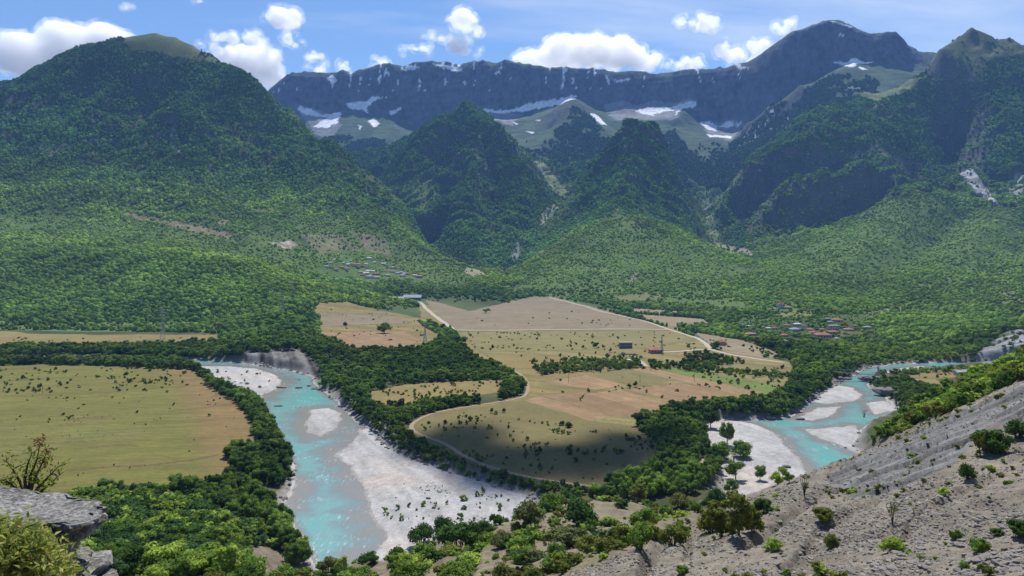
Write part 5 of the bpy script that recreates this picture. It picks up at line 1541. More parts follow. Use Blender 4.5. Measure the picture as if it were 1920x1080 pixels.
SHAPES = ('round', 'loose', 'slender', 'dense', 'spreading')
key = TN['size'] / TN['P'][:, 1]
infr = (TN['u'] > -5) & (TN['u'] < 1925) & (TN['v'] < 1085) & seen(TN['P'][:, 0], TN['P'][:, 1], TN['P'][:, 2], 4)
order = np.argsort(-(key * infr))[:285]
ind = np.zeros(len(key), bool); ind[order] = True
for i in order:
    P, s, c = TN['P'][i], TN['size'][i], TN['tint'][i]
    szw = 'tall' if s > 9.4 else ('small' if s < 7.2 else 'middling')
    zn_ = zone(TN['u'][i], TN['v'][i])
    pk = rnd.randrange(5)
    plant('tree', 'tree', CR_TREE, TRUNKS, 'crown', 'trunk', (P[0], P[1], P[2] - 0.2), s * rnd.uniform(0.95, 1.2), s * rnd.uniform(0.9, 1.15), c * 1.0,
          fit('%s %s %s tree %s, %s' % (szw, SHAPES[pk], tone(c), zn_, nook(TN['u'][i], TN['v'][i], zn_))), 'trees ' + zn_, pk)
scatter('riverside_wood', TN['P'][~ind] - np.array([0, 0, 0.4]), TN['size'][~ind], TN['tint'][~ind], SRC_TREE, 5, 'dense green trees and bushes along the river banks')

LONE = [  # u, base v, height px, width px, crowns, tint, label
    (720, 625, 20, 25, 0, 'mid', 'broad lone green tree standing in the ochre field'), (647, 611, 9, 8, 0, 'dark', 'small dark round tree in the field left of the broad tree'),
    (831, 620, 13, 12, 0, 'dark', 'dark round tree at the foot of the white gravel road'), (804, 608, 10, 10, 0, 'mid', 'green tree beside the upper white road near the pylon'), (912, 587, 9, 15, 0, 'light', 'light green spreading tree at the top of the tan field'),
    (1118, 652, 10, 11, 0, 'dark', 'round dark tree on the dry plain left of the concrete shell'), (1145, 661, 8, 7, 0, 'dark', 'small upright dark tree near the concrete shell'), (1180, 727, 8, 8, 0, 'dark', 'left one of two dark round trees on the ploughed plots'),
    (1192, 726, 11, 10, 0, 'dark', 'right and larger of two dark round trees on the ploughed plots'), (1054, 797, 10, 9, 0, 'dark', 'left one of two dark trees in the shaded field'), (1066, 801, 12, 13, 0, 'dark', 'right one of two dark trees in the shaded field'),
    (922, 774, 9, 8, 0, 'dark', 'dark shrubby tree at the upper edge of the shaded field'), (945, 773, 8, 7, 0, 'dark', 'second dark small tree beside the bend of the track'),
    (1393, 857, 36, 34, 0, 'mid', 'bushy round tree standing alone on the pale gravel bar'), (1425, 899, 25, 22, 0, 'mid', 'small cone shaped tree on the sandy patch of the gravel'), (1379, 898, 33, 34, 0, 'mid', 'round tree between the two lone gravel trees and the wood'),
    (1363, 835, 44, 22, 2, 'mid', 'tall slim tree at the left edge of the gravel bar'), (1333, 803, 32, 28, 0, 'dark', 'dark tree on the sandy bank above the gravel bar'), (1350, 862, 40, 36, 0, 'mid', 'leafy tree at the edge of the sandy clearing'),
    (1458, 908, 24, 24, 0, 'light', 'light green bush like tree where gravel meets the stony slope'), (1468, 897, 20, 18, 0, 'light', 'upper light green tree at the foot of the stony slope'), (1480, 906, 20, 20, 0, 'mid', 'rightmost small tree of the clump below the stony slope'),
    (1372, 925, 26, 26, 0, 'mid', 'round green tree at the lower end of the sandy clearing'), (1742, 727, 9, 10, 0, 'dark', 'left one of two round trees by the brown field'), (1779, 727, 11, 11, 0, 'dark', 'right one of two round trees by the brown field'),
    (1583, 613, 9, 12, 0, 'olive', 'yellow green tree in the middle of the right village')]
for u, v, h, w, k, t, lab in LONE:
    p = march(u, v)
    s = p[1] / F
    c = GREENS[t] * rnd.uniform(0.9, 1.15) * (np.array([1.7, 1.5, 0.6]) if 'yellow' in lab else 1)
    plant('tree', 'tree', (CR_TREE, None, CR_TALL)[k], TRUNKS, 'crown', 'trunk', (p[0], p[1], hz(p[0], p[1]) - 0.1), h * s * 1.08, w * s * (1.15 if k == 0 else 1.9), c, lab)

# stony slope: named plants
SLOPE_T = [  # u, base v, height px, width px, crown kind (0 bush, 1 tall, 2 tree), tint, label
    (1352, 1008, 66, 46, 1, 'olive', 'tallest olive green juniper of the clump on the stony slope'), (1332, 1000, 56, 44, 0, 'olive', 'left juniper of the dense olive clump on the stony slope'), (1385, 1004, 74, 40, 1, 'olive', 'middle juniper with yellowish top in the olive clump'),
    (1412, 996, 52, 36, 0, 'olive', 'right juniper of the olive clump casting a dark shadow'), (1340, 952, 40, 34, 0, 'dark', 'dark bushy tree just behind the olive juniper clump'), (1431, 962, 32, 30, 2, 'dark', 'small dark tree with bare trunk above a gully'),
    (1862, 848, 54, 54, 0, 'dark', 'large dark bush on the bedded rock near the right edge'), (1838, 854, 42, 34, 2, 'olive', 'small tree left of the large dark bush on bedded rock'), (1908, 822, 40, 40, 0, 'dark', 'dark bush at the right edge above the bedded rock'),
    (1675, 1036, 34, 34, 0, 'light', 'round bright green bush on the lower scree'), (1838, 1032, 28, 30, 0, 'mid', 'green bush right of the lower scree with stones around'), (1870, 1004, 20, 20, 0, 'dark', 'small dark bush uphill of the green scree bush'),
    (1912, 1004, 40, 36, 0, 'dark', 'dark bush cut by the right edge of the scree'), (1792, 1010, 24, 18, 0, 'mid', 'upright green bush in the middle of the scree'), (1812, 898, 36, 26, 0, 'dark', 'bush below the large dark bush at the bedding edge'),
    (1545, 975, 30, 36, 0, 'olive', 'spreading bush in the gully beside the bedded bank'), (1558, 1024, 30, 22, 2, 'olive', 'little open tree on the gravelly rib'), (1450, 1030, 24, 28, 0, 'light', 'pair like light bush at the bottom of the slope'), (1250, 1052, 0, 0, 0, 'mid', ''),
    (1262, 1024, 46, 40, 0, 'olive', 'olive bush throwing a long shadow at the slope edge'), (1200, 1030, 58, 44, 0, 'mid', 'grey green bush above the deep dark gully'), (1195, 944, 32, 24, 1, 'olive', 'upright yellowish bush in front of the dark belt'), (1274, 952, 30, 34, 0, 'olive', 'round olive bush at the head of the stony slope'),
    (990, 985, 52, 44, 0, 'olive', 'large rounded pale topped bush above the gravel corner'), (1030, 958, 40, 40, 0, 'mid', 'green bush right of the large rounded bush'), (1085, 985, 56, 56, 0, 'dark', 'wide dark bush in the middle of the scrubby slope'),
    (1060, 1024, 44, 60, 0, 'mid', 'wide mid green bush above the pale scrub'), (1000, 1052, 34, 46, 0, 'light', 'pale flowering bush low on the scrubby slope'), (1045, 1070, 60, 30, 2, 'mid', 'small tree with a dark bare trunk at the bottom edge'), (940, 1025, 36, 36, 0, 'light', 'rounded light bush beside the gully left of the pale scrub'),
    (1155, 1018, 34, 30, 0, 'dark', 'dark bush in the centre of the stony scrub'), (1200, 985, 40, 40, 0, 'mid', 'bushy shrub upslope of the deep gully'), (1280, 1075, 20, 20, 0, 'mid', 'small bush at the bottom edge left of the stony rib'),
    (860, 1030, 62, 60, 0, 'dark', 'big dark bush at the brow above the river'), (790, 1020, 44, 42, 0, 'dark', 'dark bush standing against the white gravel'), (830, 1005, 40, 36, 0, 'dark', 'dark bush with spiky top against the gravel'), (905, 1000, 36, 40, 0, 'dark', 'dark bush at the lower right corner of the gravel'),
    (760, 1066, 34, 36, 0, 'light', 'light green bush on the brown bank below the big dark bush'), (640, 1078, 32, 30, 2, 'light', 'small light tree at the water edge near the bottom'), (618, 1072, 34, 30, 0, 'light', 'pale green bush at the bottom beside the water'), (690, 1060, 30, 30, 0, 'dark', 'dark bush on the brow right of the small light tree')]
used_px = []
for u, v, h, w, k, t, lab in SLOPE_T:
    if not lab: continue
    p = march(u, v)
    s = p[1] / F
    used_px.append((u, v - h / 2, max(h, w) / 2))
    c = GREENS[t] * rnd.uniform(0.9, 1.15)
    if 'pale' in lab: c = np.array([0.13, 0.15, 0.06])
    plant('bush' if k == 0 else 'tree', 'bush' if k == 0 else 'tree', (CR_BUSH, CR_TALL, CR_TREE)[k], TRUNKS if k else STEMS, 'foliage' if k == 0 else 'crown', 'stems' if k == 0 else 'trunk',
          (p[0], p[1], hz(p[0], p[1]) - 0.15), h * s * 1.15, w * s * (1.25 if k != 1 else 2.0), c, lab)

# scrub on the near slopes
def fill(poly, spacing, smin, smax, seed, dens_fn=None):
    """random plants over a polygon of the near hill, in pixels"""
    r = np.random.default_rng(seed)
    poly = np.array(poly, float)
    W3 = np.array([march(*p)[:2] for p in poly if march(*p)])
    x0, y0 = W3.min(0) - 25; x1, y1 = W3.max(0) + 25
    n = int((x1 - x0) * (y1 - y0) / spacing ** 2)
    x, y = r.uniform(x0, x1, n), r.uniform(max(30, y0), y1, n)
    z = near_hill(x, y); zg_ = ground(x, np.maximum(y, 230))
    u, v = proj(x, y, z)
    ok = inside(poly, u, v) & (z > zg_ - 0.2) & seen(x, y, z, 1.5)
    if dens_fn is not None: ok &= r.uniform(0, 1, n) < dens_fn(x, y, u, v)
    ok &= ~inside(BROWN, u, v)
    for a, b_, q in used_px: ok &= np.hypot(u - a, v - b_) > q * 0.7
    x, y, z, u, v = (k[ok] for k in (x, y, z, u, v))
    s = r.uniform(0, 1, len(x)) ** 1.8 * (smax - smin) + smin
    return x, y, z, u, v, s, r
patchy = lambda x, y, u, v: np.clip(np.where(u > 1000, 0.5, 0.72) + 1.4 * fbm(x / 18, y / 18, 3, 700), 0, 1)
SP = []
for poly, sp_, a, b_, sd, fn, tn_, zn_ in (
        (NVEG, 4.9, 1.0, 5.6, 1, patchy, (('mid', 3), ('olive', 3), ('dark', 2), ('light', 2)), 'on the scrubby slope'),
        ([(1602, 840), (1700, 808), (1800, 766), (1985, 680), (1985, 610), (1800, 715), (1700, 750), (1630, 790)], 3.0, 2.4, 6.2, 2, None, (('mid', 4), ('dark', 3), ('olive', 2), ('light', 1)), 'in the thicket behind the bedded rock'),
        ([(1090, 1090), (1230, 1010), (1330, 960), (1440, 925), (1600, 855), (1985, 690), (1985, 1090)], 3.4, 0.35, 1.5, 3, lambda x, y, u, v: np.clip(0.35 + 1.3 * fbm(x / 14, y / 14, 3, 701), 0, 1), (('light', 3), ('olive', 4), ('mid', 2)), 'between stones on the grey scree'),
        ([(-80, 1090), (150, 925), (430, 905), (520, 950), (590, 1060), (560, 1090)], 5.2, 4.5, 9.0, 4, None, (('mid', 4), ('dark', 3), ('light', 2), ('blue', 2)), 'in the wood below the ledge')):
    x, y, z, u, v, s, r = fill(poly, sp_, a, b_, sd, fn)
    names = [n for n, k in tn_ for _ in range(k)]
    for i in range(len(x)):
        SP.append((s[i] / y[i], x[i], y[i], z[i], s[i], names[int(r.integers(len(names)))], zn_, a > 4))
SP.sort(key=lambda q: -q[0])
nb = {'bush': 245, 'tree': 0}
restp, rests, restt = [], [], []
for k, x, y, z, s, tname, zn_, istree in SP:
    c = GREENS[tname] * rnd.uniform(0.75, 1.35)
    if nb['bush'] > 0:
        nb['bush'] -= 1
        szw = 'large' if s > 5 else ('small' if s < 2.2 else 'middling')
        pk = rnd.randrange(5 if istree else 4); wd, hg = s * rnd.uniform(1.0, 1.4), s * rnd.uniform(0.8, 1.15)
        uu_, vv_ = proj(x, y, z)
        shp = SHAPES[pk] if istree else ('broad' if wd > 1.45 * hg else ('upright' if wd < 1.1 * hg else 'rounded'))
        plant('bush', 'bush', CR_BUSH if not istree else CR_TREE, STEMS, 'foliage', 'stems', (x, y, z - 0.1 * s), hg, wd, c,
              fit('%s %s %s bush %s, %s' % (szw, shp, tone(c), zn_, nook(uu_, vv_, zn_))), 'bushes ' + zn_, pk)
    else:
        restp.append((x, y, z - 0.08 * s)); rests.append(s * 1.15); restt.append(c)
scatter('scrub', np.array(restp), np.array(rests), np.array(restt), SRC_BUSH, 4, 'low green scrub growing over the near slopes')
print('bushes', len(SP))

# ------------------------------------------------------------------ shrubs dotted over the fields and gravel
SHRUB_Z = [  # polygon, count, height range in metres, label place, tints
    ([(0, 692), (280, 690), (370, 700), (395, 725), (250, 735), (120, 735), (0, 740)], 150, 2.0, 5.5, 'in the far part of the left meadow'), ([(0, 740), (400, 730), (455, 775), (300, 800), (0, 790)], 50, 1.2, 3.6, 'in the middle of the left meadow'), ([(0, 790), (460, 780), (430, 880), (300, 915), (120, 910), (0, 880)], 70, 0.5, 1.6, 'in the near part of the left meadow'),
    ([(695, 740), (760, 724), (935, 715), (930, 735), (850, 746), (770, 758)], 70, 2.0, 5.0, 'in the dry clearing behind the thicket'), ([(780, 800), (900, 765), (1000, 790), (1180, 810), (1230, 835), (1200, 880), (1110, 900), (1000, 890), (880, 860)], 190, 1.3, 4.6, 'in the shaded field'),
    ([(860, 625), (1000, 622), (1280, 635), (1320, 652), (1100, 690), (1000, 690), (900, 665)], 170, 2.5, 7.0, 'on the dry plain behind the thicket'), ([(860, 622), (1270, 622), (1280, 630), (870, 634)], 30, 2.0, 5.0, 'beside the straight pale track'), ([(1290, 690), (1470, 690), (1460, 740), (1300, 712)], 70, 2.2, 6.0, 'in the dry field above the right river arm'),
    ([(600, 575), (700, 580), (800, 605), (790, 645), (620, 630)], 45, 2.5, 6.0, 'in the ochre fields left of the white road'), ([(870, 575), (1050, 562), (1250, 612), (1000, 612), (870, 612)], 26, 3.0, 6.0, 'on the wide tan field'), ([(1000, 690), (1250, 690), (1400, 740), (1180, 770), (1010, 735)], 34, 2.0, 4.5, 'along the ploughed plots'),
    ([(400, 690), (510, 704), (515, 722), (440, 735)], 22, 1.6, 4.5, 'on the upper gravel bar'), ([(700, 950), (760, 900), (960, 930), (940, 970), (800, 985), (740, 985)], 42, 0.7, 2.4, 'on the big gravel bar'), ([(775, 905), (830, 905), (850, 925), (800, 930)], 60, 0.4, 1.0, 'in the speckled patch of the big gravel bar'),
    ([(1390, 620), (1480, 650), (1470, 672), (1380, 660), (1300, 630)], 60, 3.0, 7.0, 'on the pale strip beside the white road'), ([(20, 630), (400, 632), (390, 640), (30, 648)], 26, 2.5, 5.5, 'on the ochre strip under the left hill'), ([(1700, 705), (1840, 694), (1830, 712), (1740, 722)], 16, 2.0, 5.0, 'around the brown field at the right')]
SH = []
for poly, cnt, a, b_, place in SHRUB_Z:
    poly = np.array(poly, float)
    r = np.random.default_rng(900 + len(SH))
    k = 0; tries = 0
    cl = [(r.uniform(poly[:, 0].min(), poly[:, 0].max()), r.uniform(poly[:, 1].min(), poly[:, 1].max())) for _ in range(max(3, cnt // 7))]
    while k < cnt and tries < cnt * 40:
        tries += 1
        if r.uniform() < 0.55:
            c0 = cl[int(r.integers(len(cl)))]; u, v = c0[0] + r.normal() * 14, c0[1] + r.normal() * 3.5
        else:
            u, v = r.uniform(poly[:, 0].min(), poly[:, 0].max()), r.uniform(poly[:, 1].min(), poly[:, 1].max())
        if not inside(poly, np.array([u]), np.array([v]))[0]: continue
        p = march(u, v)
        if p is None: continue
        s = a + (b_ - a) * r.uniform() ** 1.7
        SH.append((s / p[1], p[0], p[1], s, place)); k += 1
GB = [(722, 960, 3.2), (745, 955, 3.4), (795, 948, 4.2), (817, 948, 2.6), (870, 938, 4.6), (882, 900, 0), (872, 928, 0), (895, 930, 3.6), (905, 922, 3.8), (864, 972, 4.4), (870, 955, 3.4), (936, 955, 5.0), (838, 945, 2.6), (753, 975, 2.8), (768, 950, 3), (727, 966, 2.4), (835, 985, 2.4)]
for u, v, s in GB:
    if s:
        p = march(u, v); SH.append((s / p[1], p[0], p[1], s, 'on the big gravel bar'))
SH.sort(key=lambda q: -q[0])
xy = np.array([(q[1], q[2]) for q in SH]); zs_ = land(xy[:, 0], xy[:, 1])
rp, rs, rt = [], [], []
for i, (k, x, y, s, place) in enumerate(SH):
    c = GREENS[('dark', 'mid', 'mid', 'light', 'olive')[rnd.randrange(5)]] * rnd.uniform(0.7, 1.2)
    if 'gravel' in place: c = lerp(GREENS['light'], GREENS['mid'], rnd.random())
    if i < 290:
        o = add('shrub', CR_SHRUB[rnd.randrange(4)], None, (x, y, zs_[i] - 0.12 * s))
        w = s * rnd.uniform(0.75, 1.15)
        o.scale = (w, w, s * rnd.uniform(0.9, 1.3)); o.rotation_euler = (0, 0, rnd.uniform(0, 6.28))
        o.material_slots[0].link = 'OBJECT'; o.material_slots[0].material = M_FOL_O; o.color = (*c, 1)
        szw = 'tall' if s > 4.4 else ('tiny' if s < 1.6 else 'small')
        tag(o, '%s %s shrub %s' % (szw, tone(c), place), 'shrub', 'shrubs ' + place)
    else:
        rp.append((x, y, zs_[i] - 0.1 * s)); rs.append(s); rt.append(c)
scatter('field_scrub', np.array(rp), np.array(rs), np.array(rt), SRC_BUSH, 4, 'little bushes dotted over the dry fields')
print('shrubs', len(SH))

# ------------------------------------------------------------------ stones
def rock_mesh(name, seed, flat=0.6, sub=2, mat=None, blocky=0.0):
    v, f = (ICO1, ICO2, ICO3)[sub - 1] if sub < 4 else ICO4
    P = v.copy()
    if blocky: P = np.sign(P) * np.abs(P) ** (1 - blocky)
    P = P * (1 + 0.42 * noise3(P + seed * 2.7, 1.1, seed, 4))[:, None]
    r = np.random.default_rng(seed)
    P = P * np.array([r.uniform(0.8, 1.2), r.uniform(0.6, 1.0), flat])
    return mesh_np(name, P * 0.5, f, mat, False)

def mat_stone(name, source, base=(0.3, 0.285, 0.26)):
    m, n, l, out = nt(name)
    b = principled(n, 0.92, 0.15)
    tc = n.new('ShaderNodeTexCoord')
    f = noise_node(n, l, tc.outputs['Object'], 5.0, 8, 0.7)
    if source == 'instancer':
        a = n.new('ShaderNodeAttribute'); a.attribute_type = 'INSTANCER'; a.attribute_name = 'tint'; c = a.outputs['Vector']
    else: c = tuple(base)
    l.new(scale_col(n, l, c, maprange(n, l, f, 0.3, 0.7, 0.6, 1.35)), b.inputs['Base Color'])
    bump(n, l, b, f, 0.7, 0.05)
    l.new(b.outputs[0], out.inputs['Surface'])
    return m
M_STONE_I = mat_stone('loose_stone', 'instancer'); M_STONE = mat_stone('grey_stone', 'object', (0.20, 0.185, 0.165))
M_DARKROCK = mat_stone('dark_river_rock', 'object', (0.15, 0.145, 0.14))
SRC_STONE = source_collection('stones', [rock_mesh('stone', 40 + i, 0.45 if i < 3 else 0.7, 1, M_STONE_I, 0.35) for i in range(5)])
r = np.random.default_rng(77)
n = 100000
t = r.uniform(-0.05, 0.92, n); y = np.exp(r.uniform(math.log(52), math.log(230), n)); x = t * y
z = near_hill(x, y); u, v = proj(x, y, z)
scree = inside([(1000, 1100), (1130, 1050), (1230, 1005), (1330, 955), (1440, 920), (1600, 850), (2220, 560), (2220, 1110)], u, v)
dn = np.clip(0.55 + 1.2 * fbm(x / 9, y / 9, 4, 710), 0.05, 1) * np.where(inside(STRATA, u, v), 0.28, 1.0)
ok = scree & (r.uniform(0, 1, n) < dn) & seen(x, y, z, 0.8)
x, y, z, u, v = (a[ok] for a in (x, y, z, u, v))
s = 0.10 + 0.5 * r.uniform(0, 1, len(x)) ** 5 + 0.0013 * y
tn = (np.array([0.20, 0.185, 0.16])[None] * r.uniform(0.6, 1.45, len(x))[:, None])
big = np.argsort(-(s / y) * ((u < 1915) & (v < 1075)))[:140]
mk = np.ones(len(x), bool); mk[big] = False
scatter('scree', np.column_stack([x, y, z])[mk], s[mk], tn[mk], SRC_STONE, 5, 'loose grey stones covering the near slope', tilt=0.35)
ROCKS = [rock_mesh('rock', 60 + i, 0.4, 3, M_STONE, 0.4) for i in range(5)]
for i in big:
    o = add('rock', ROCKS[int(r.integers(5))], None, (x[i], y[i], z[i] + 0.02))
    q = s[i] * r.uniform(1.0, 1.5)
    o.scale = (q, q * r.uniform(0.7, 1.1), q); o.rotation_euler = (r.uniform(-0.3, 0.3), r.uniform(-0.3, 0.3), r.uniform(0, 6.28))
    lowz = v[i] > 1000
    wh = 'at the bottom of the scree' if v[i] > 1040 else ('on the lower scree' if lowz else ('on the scree near bedded rock' if v[i] < 930 else 'in the middle of the scree'))
    uw = 'at the left rib' if u[i] < 1450 else ('below the gully' if u[i] < 1600 else ('in the centre' if u[i] < 1760 else 'towards the right edge'))
    tag(o, '%s flat grey rock %s, %s' % ('big' if q > 0.85 else ('middling' if q > 0.65 else 'small'), wh, uw), 'rock', 'flat rocks ' + wh)
print('stones', len(x))

# rocky river banks
r = np.random.default_rng(78)
x, y, sp, _ = sample(300, 1150, lambda q: 2.6 + q * 0.002, 79)
W, B = river_fields(x, y)
u, v = proj(x, y, 0)
rockyb = ((W > -2) & (W < 5)) | ((W > -1) & (W < 15) & (inside([(670, 795), (720, 800), (800, 850), (780, 870), (700, 830)], u, v) | inside([(1420, 740), (1540, 745), (1540, 795), (1400, 795)], u, v) | inside([(1640, 700), (1720, 715), (1720, 780), (1600, 800)], u, v) | inside([(460, 895), (560, 895), (560, 970), (470, 970)], u, v)))
ok = rockyb & (r.uniform(0, 1, len(x)) < np.clip(0.42 + 1.0 * fbm(x / 25, y / 25, 3, 720), 0.04, 1)) & (u > -50) & (u < 1980)
x, y, sp = x[ok], y[ok], sp[ok]
z = land(x, y)
scatter('bank_rocks', np.column_stack([x, y, z + 0.1]), sp * r.uniform(0.35, 1.15, len(x)), np.array([0.2, 0.19, 0.18])[None] * r.uniform(0.6, 1.5, len(x))[:, None], SRC_STONE, 5, 'grey rocks along the edges of the river', tilt=0.4)
BOULD = [(523, 765, 13, 4, M_DARKROCK, 'dark flat boulder breaking the rapids of the left arm'), (560, 730, 10, 5, M_DARKROCK, 'single dark boulder in midstream with a pale top'), (579, 727, 9, 4, M_DARKROCK, 'boulder close to the far bank of the left arm'), (588, 731, 10, 4, M_DARKROCK, 'second boulder against the far bank of the left arm'), (530, 727, 18, 5, M_STONE, 'pale low rocks at the tip of the upper gravel bar'),
         (561, 714, 4, 2, M_DARKROCK, 'small rock with white water above the midstream boulder'), (1486, 773, 14, 9, M_DARKROCK, 'dark rounded boulder on the rocky left bank of the right arm'), (1445, 786, 18, 8, M_DARKROCK, 'large dark rock at the start of the pale gravel'), (1500, 787, 14, 5, M_DARKROCK, 'dark rock at the tip of the rocky bank'),
         (1576, 712, 12, 8, M_STONE, 'tilted grey rock slab under the footbridge'), (1590, 713, 12, 6, M_STONE, 'grey rock right of the tilted slab'), (1475, 876, 20, 6, M_DARKROCK, 'driftwood covered dark rock on the gravel bar'), (1585, 840, 6, 3, M_DARKROCK, 'small dark rock in the lower rapids of the right arm'), (813, 953, 9, 6, M_STONE, 'pinkish grey boulder on the big gravel bar'), (803, 935, 9, 4, M_DARKROCK, 'dark grey boulder above the pinkish one on gravel'),
         (1318, 945, 14, 10, M_STONE, 'pair like grey boulder below the clearing'), (1305, 948, 12, 7, M_STONE, 'lower grey boulder beside the scrub at the slope foot'), (1640, 712, 50, 9, M_DARKROCK, 'long rock outcrop below the bridge tower'), (1665, 735, 40, 12, M_DARKROCK, 'dark rock bank facing the lower gravel bars')]
for i, (u, v, w, h, m, lab) in enumerate(BOULD):
    p = march(u, v); q = p[1] / F
    o = add('boulder', rock_mesh('boulder', 100 + i, 0.8, 3, m, 0.25), None, (p[0], p[1], max(p[2], -0.2) + h * q * 0.2))
    o.scale = (w * q, w * q * 0.8, h * q * 1.25); o.rotation_euler = (0, 0, rnd.uniform(-0.4, 0.4))
    tag(o, lab, 'boulder')

# ------------------------------------------------------------------ pylons, poles, footbridge, ruined wall
M_STEEL = mat_plain('galvanised_steel', (0.33, 0.34, 0.36), 0.6, 0.4, 1, 0.1, 0, metal=0.3)
M_CONC = mat_plain('concrete', (0.34, 0.33, 0.31), 0.9, 0.1, 0.6, 0.2, 0.3, 0.05)
M_POLE = mat_plain('grey_pole_wood', (0.16, 0.14, 0.12), 0.9, 0.1, 2, 0.2, 0)
def pylon(u, v, hpx, label):
    p = march(u, v); q = p[1] / F; h = hpx * q; b = h * 0.075; th = max(0.10, 0.28 * q)
    o = empty('pylon', (p[0], p[1], hz(p[0], p[1])), 0.4); tag(o, label, 'pylon', 'lattice pylons of the power line')
    wd = lambda z: b * (1 - 0.86 * min(1, z / (h * 0.75))) if z < h * 0.75 else b * 0.14
    levels = [h * k for k in (0, 0.14, 0.27, 0.39, 0.5, 0.6, 0.69, 0.77, 0.84, 0.91, 1.0)]
    for sx, sy in ((-1, -1), (1, -1), (1, 1), (-1, 1)):
        MB().tube([(sx * wd(z), sy * wd(z), z - (1 if z == 0 else 0)) for z in levels], th, 4).build('leg', M_STEEL, o)
    br = MB()
    cs = ((-1, -1), (1, -1), (1, 1), (-1, 1))
    for z0, z1 in zip(levels[:-1], levels[1:]):
        for (ax, ay), (bx, by) in zip(cs, cs[1:] + cs[:1]):
            br.tube([(ax * wd(z0), ay * wd(z0), z0), (bx * wd(z1), by * wd(z1), z1)], th * 0.6, 3)
            br.tube([(bx * wd(z0), by * wd(z0), z0), (ax * wd(z1), ay * wd(z1), z1)], th * 0.6, 3)
            br.tube([(ax * wd(z1), ay * wd(z1), z1), (bx * wd(z1), by * wd(z1), z1)], th * 0.6, 3)
    br.build('lattice', M_STEEL, o)
    for k, wv in ((0.77, 0.085), (0.86, 0.10), (0.95, 0.075)):
        m = MB(); a = h * wv; z = h * k
        m.tube([(-a, 0, z), (0, 0, z + a * 0.25), (a, 0, z)], th * 0.8, 4).tube([(-a, 0, z), (a, 0, z)], th * 0.8, 4)
        m.build('crossarm', M_STEEL, o)
pylon(305, 645, 68, 'tallest lattice pylon in front of the left wooded hill')
pylon(531, 588, 34, 'pylon on the wooded spur above the grey bluff')
pylon(797, 640, 36, 'pylon at the ochre fields beside the white road')
pylon(1241, 662, 34, 'pylon standing behind the red roofed farmhouse')
pylon(1064, 642, 0.1, '') if False else None
for u, v, h, lab in ((80, 738, 14, 'utility pole in the far left of the meadow'), (405, 742, 24, 'utility pole at the brown right edge of the meadow'), (1066, 716, 18, 'utility pole by the left ploughed plot'), (1113, 699, 13, 'utility pole among the fields left of the green strip'), (1200, 716, 14, 'utility pole on the green plot below the hedge'), (1302, 714, 14, 'utility pole with a box near the upper right field'),
                     (890, 655, 12, 'utility pole by the thicket near the track'), (1724, 706, 12, 'utility pole at the edge of the right field'), (1798, 712, 12, 'utility pole beside the brown ploughed field')):
    p = march(u, v); q = p[1] / F
    o = empty('utility_pole', (p[0], p[1], hz(p[0], p[1]))); tag(o, lab, 'utility pole', 'utility poles in the fields')
    MB().tube([(0, 0, -1), (0, 0, h * q)], [0.26 * q * 1.6, 0.18 * q * 1.6], 6).build('pole', M_POLE, o)
    MB().box((0, 0, h * q * 0.93), (h * q * 0.16, 0.3 * q, 0.3 * q)).build('crossarm', M_POLE, o)

y0 = BRY; q = y0 / F
bx0, bz0 = (1564 - 960) * q, H + (VH - 697.0) * q
bx1, bz1 = (1645 - 960) * q, H + (VH - 702.0) * q
br = empty('footbridge', (bx1, y0, 0)); tag(br, 'narrow suspension footbridge over the right river arm with one tower', 'footbridge')
dk = MB(); N_ = 12
for k in range(N_):
    a, b_ = k / N_, (k + 1) / N_
    za, zb = (lerp(bz0, bz1, a) - 1.0 * 4 * a * (1 - a)), (lerp(bz0, bz1, b_) - 1.0 * 4 * b_ * (1 - b_))
    xa, xb = lerp(bx0, bx1, a) - bx1, lerp(bx0, bx1, b_) - bx1
    dk.poly([(xa, -1, za - 0.3), (xb, -1, zb - 0.3), (xb, 1, zb - 0.3), (xa, 1, za - 0.3), (xa, -1, za + 0.2), (xb, -1, zb + 0.2), (xb, 1, zb + 0.2), (xa, 1, za + 0.2)],
            [(0, 3, 2, 1), (4, 5, 6, 7), (0, 1, 5, 4), (2, 3, 7, 6)])
dk.build('deck', M_POLE, br)
ztop = H + (VH - 689.0) * q
for s in (-1.2, 1.2): MB().box((1.2, s, (ztop - 2) / 2), (0.9, 0.7, ztop + 2)).build('tower_column', M_CONC, br)
MB().box((1.2, 0, ztop + 0.3), (1.4, 3.4, 0.9)).build('tower_beam', M_CONC, br)
for s in (-1.2, 1.2):
    pts = [(lerp(bx0 - 14, bx1, k / 14) - bx1, s, lerp(bz0 + 5.5, ztop, (k / 14)) - 3.0 * 4 * (k / 14) * (1 - k / 14)) for k in range(15)] + [(22, s, bz1 - 3)]
    MB().tube(pts, 0.12, 5).build('cable', M_STEEL, br)
    MB().tube([(lerp(bx0, bx1, k / 12) - bx1, s * 0.85, lerp(bz0, bz1, k / 12) + 1.0 - 4 * (k / 12) * (1 - k / 12)) for k in range(13)], 0.09, 4).build('handrail', M_STEEL, br)
ab = MB()
ab.poly([(0, -2.6, -3), (26, -2.6, -3), (26, 2.6, -3), (0, 2.6, -3), (0, -2.6, bz1 - 0.1), (26, -2.6, 3.0), (26, 2.6, 3.0), (0, 2.6, bz1 - 0.1)], [(0, 3, 2, 1), (4, 5, 6, 7), (0, 1, 5, 4), (1, 2, 6, 5), (2, 3, 7, 6), (3, 0, 4, 7)])
ab.build('abutment', M_CONC, br)

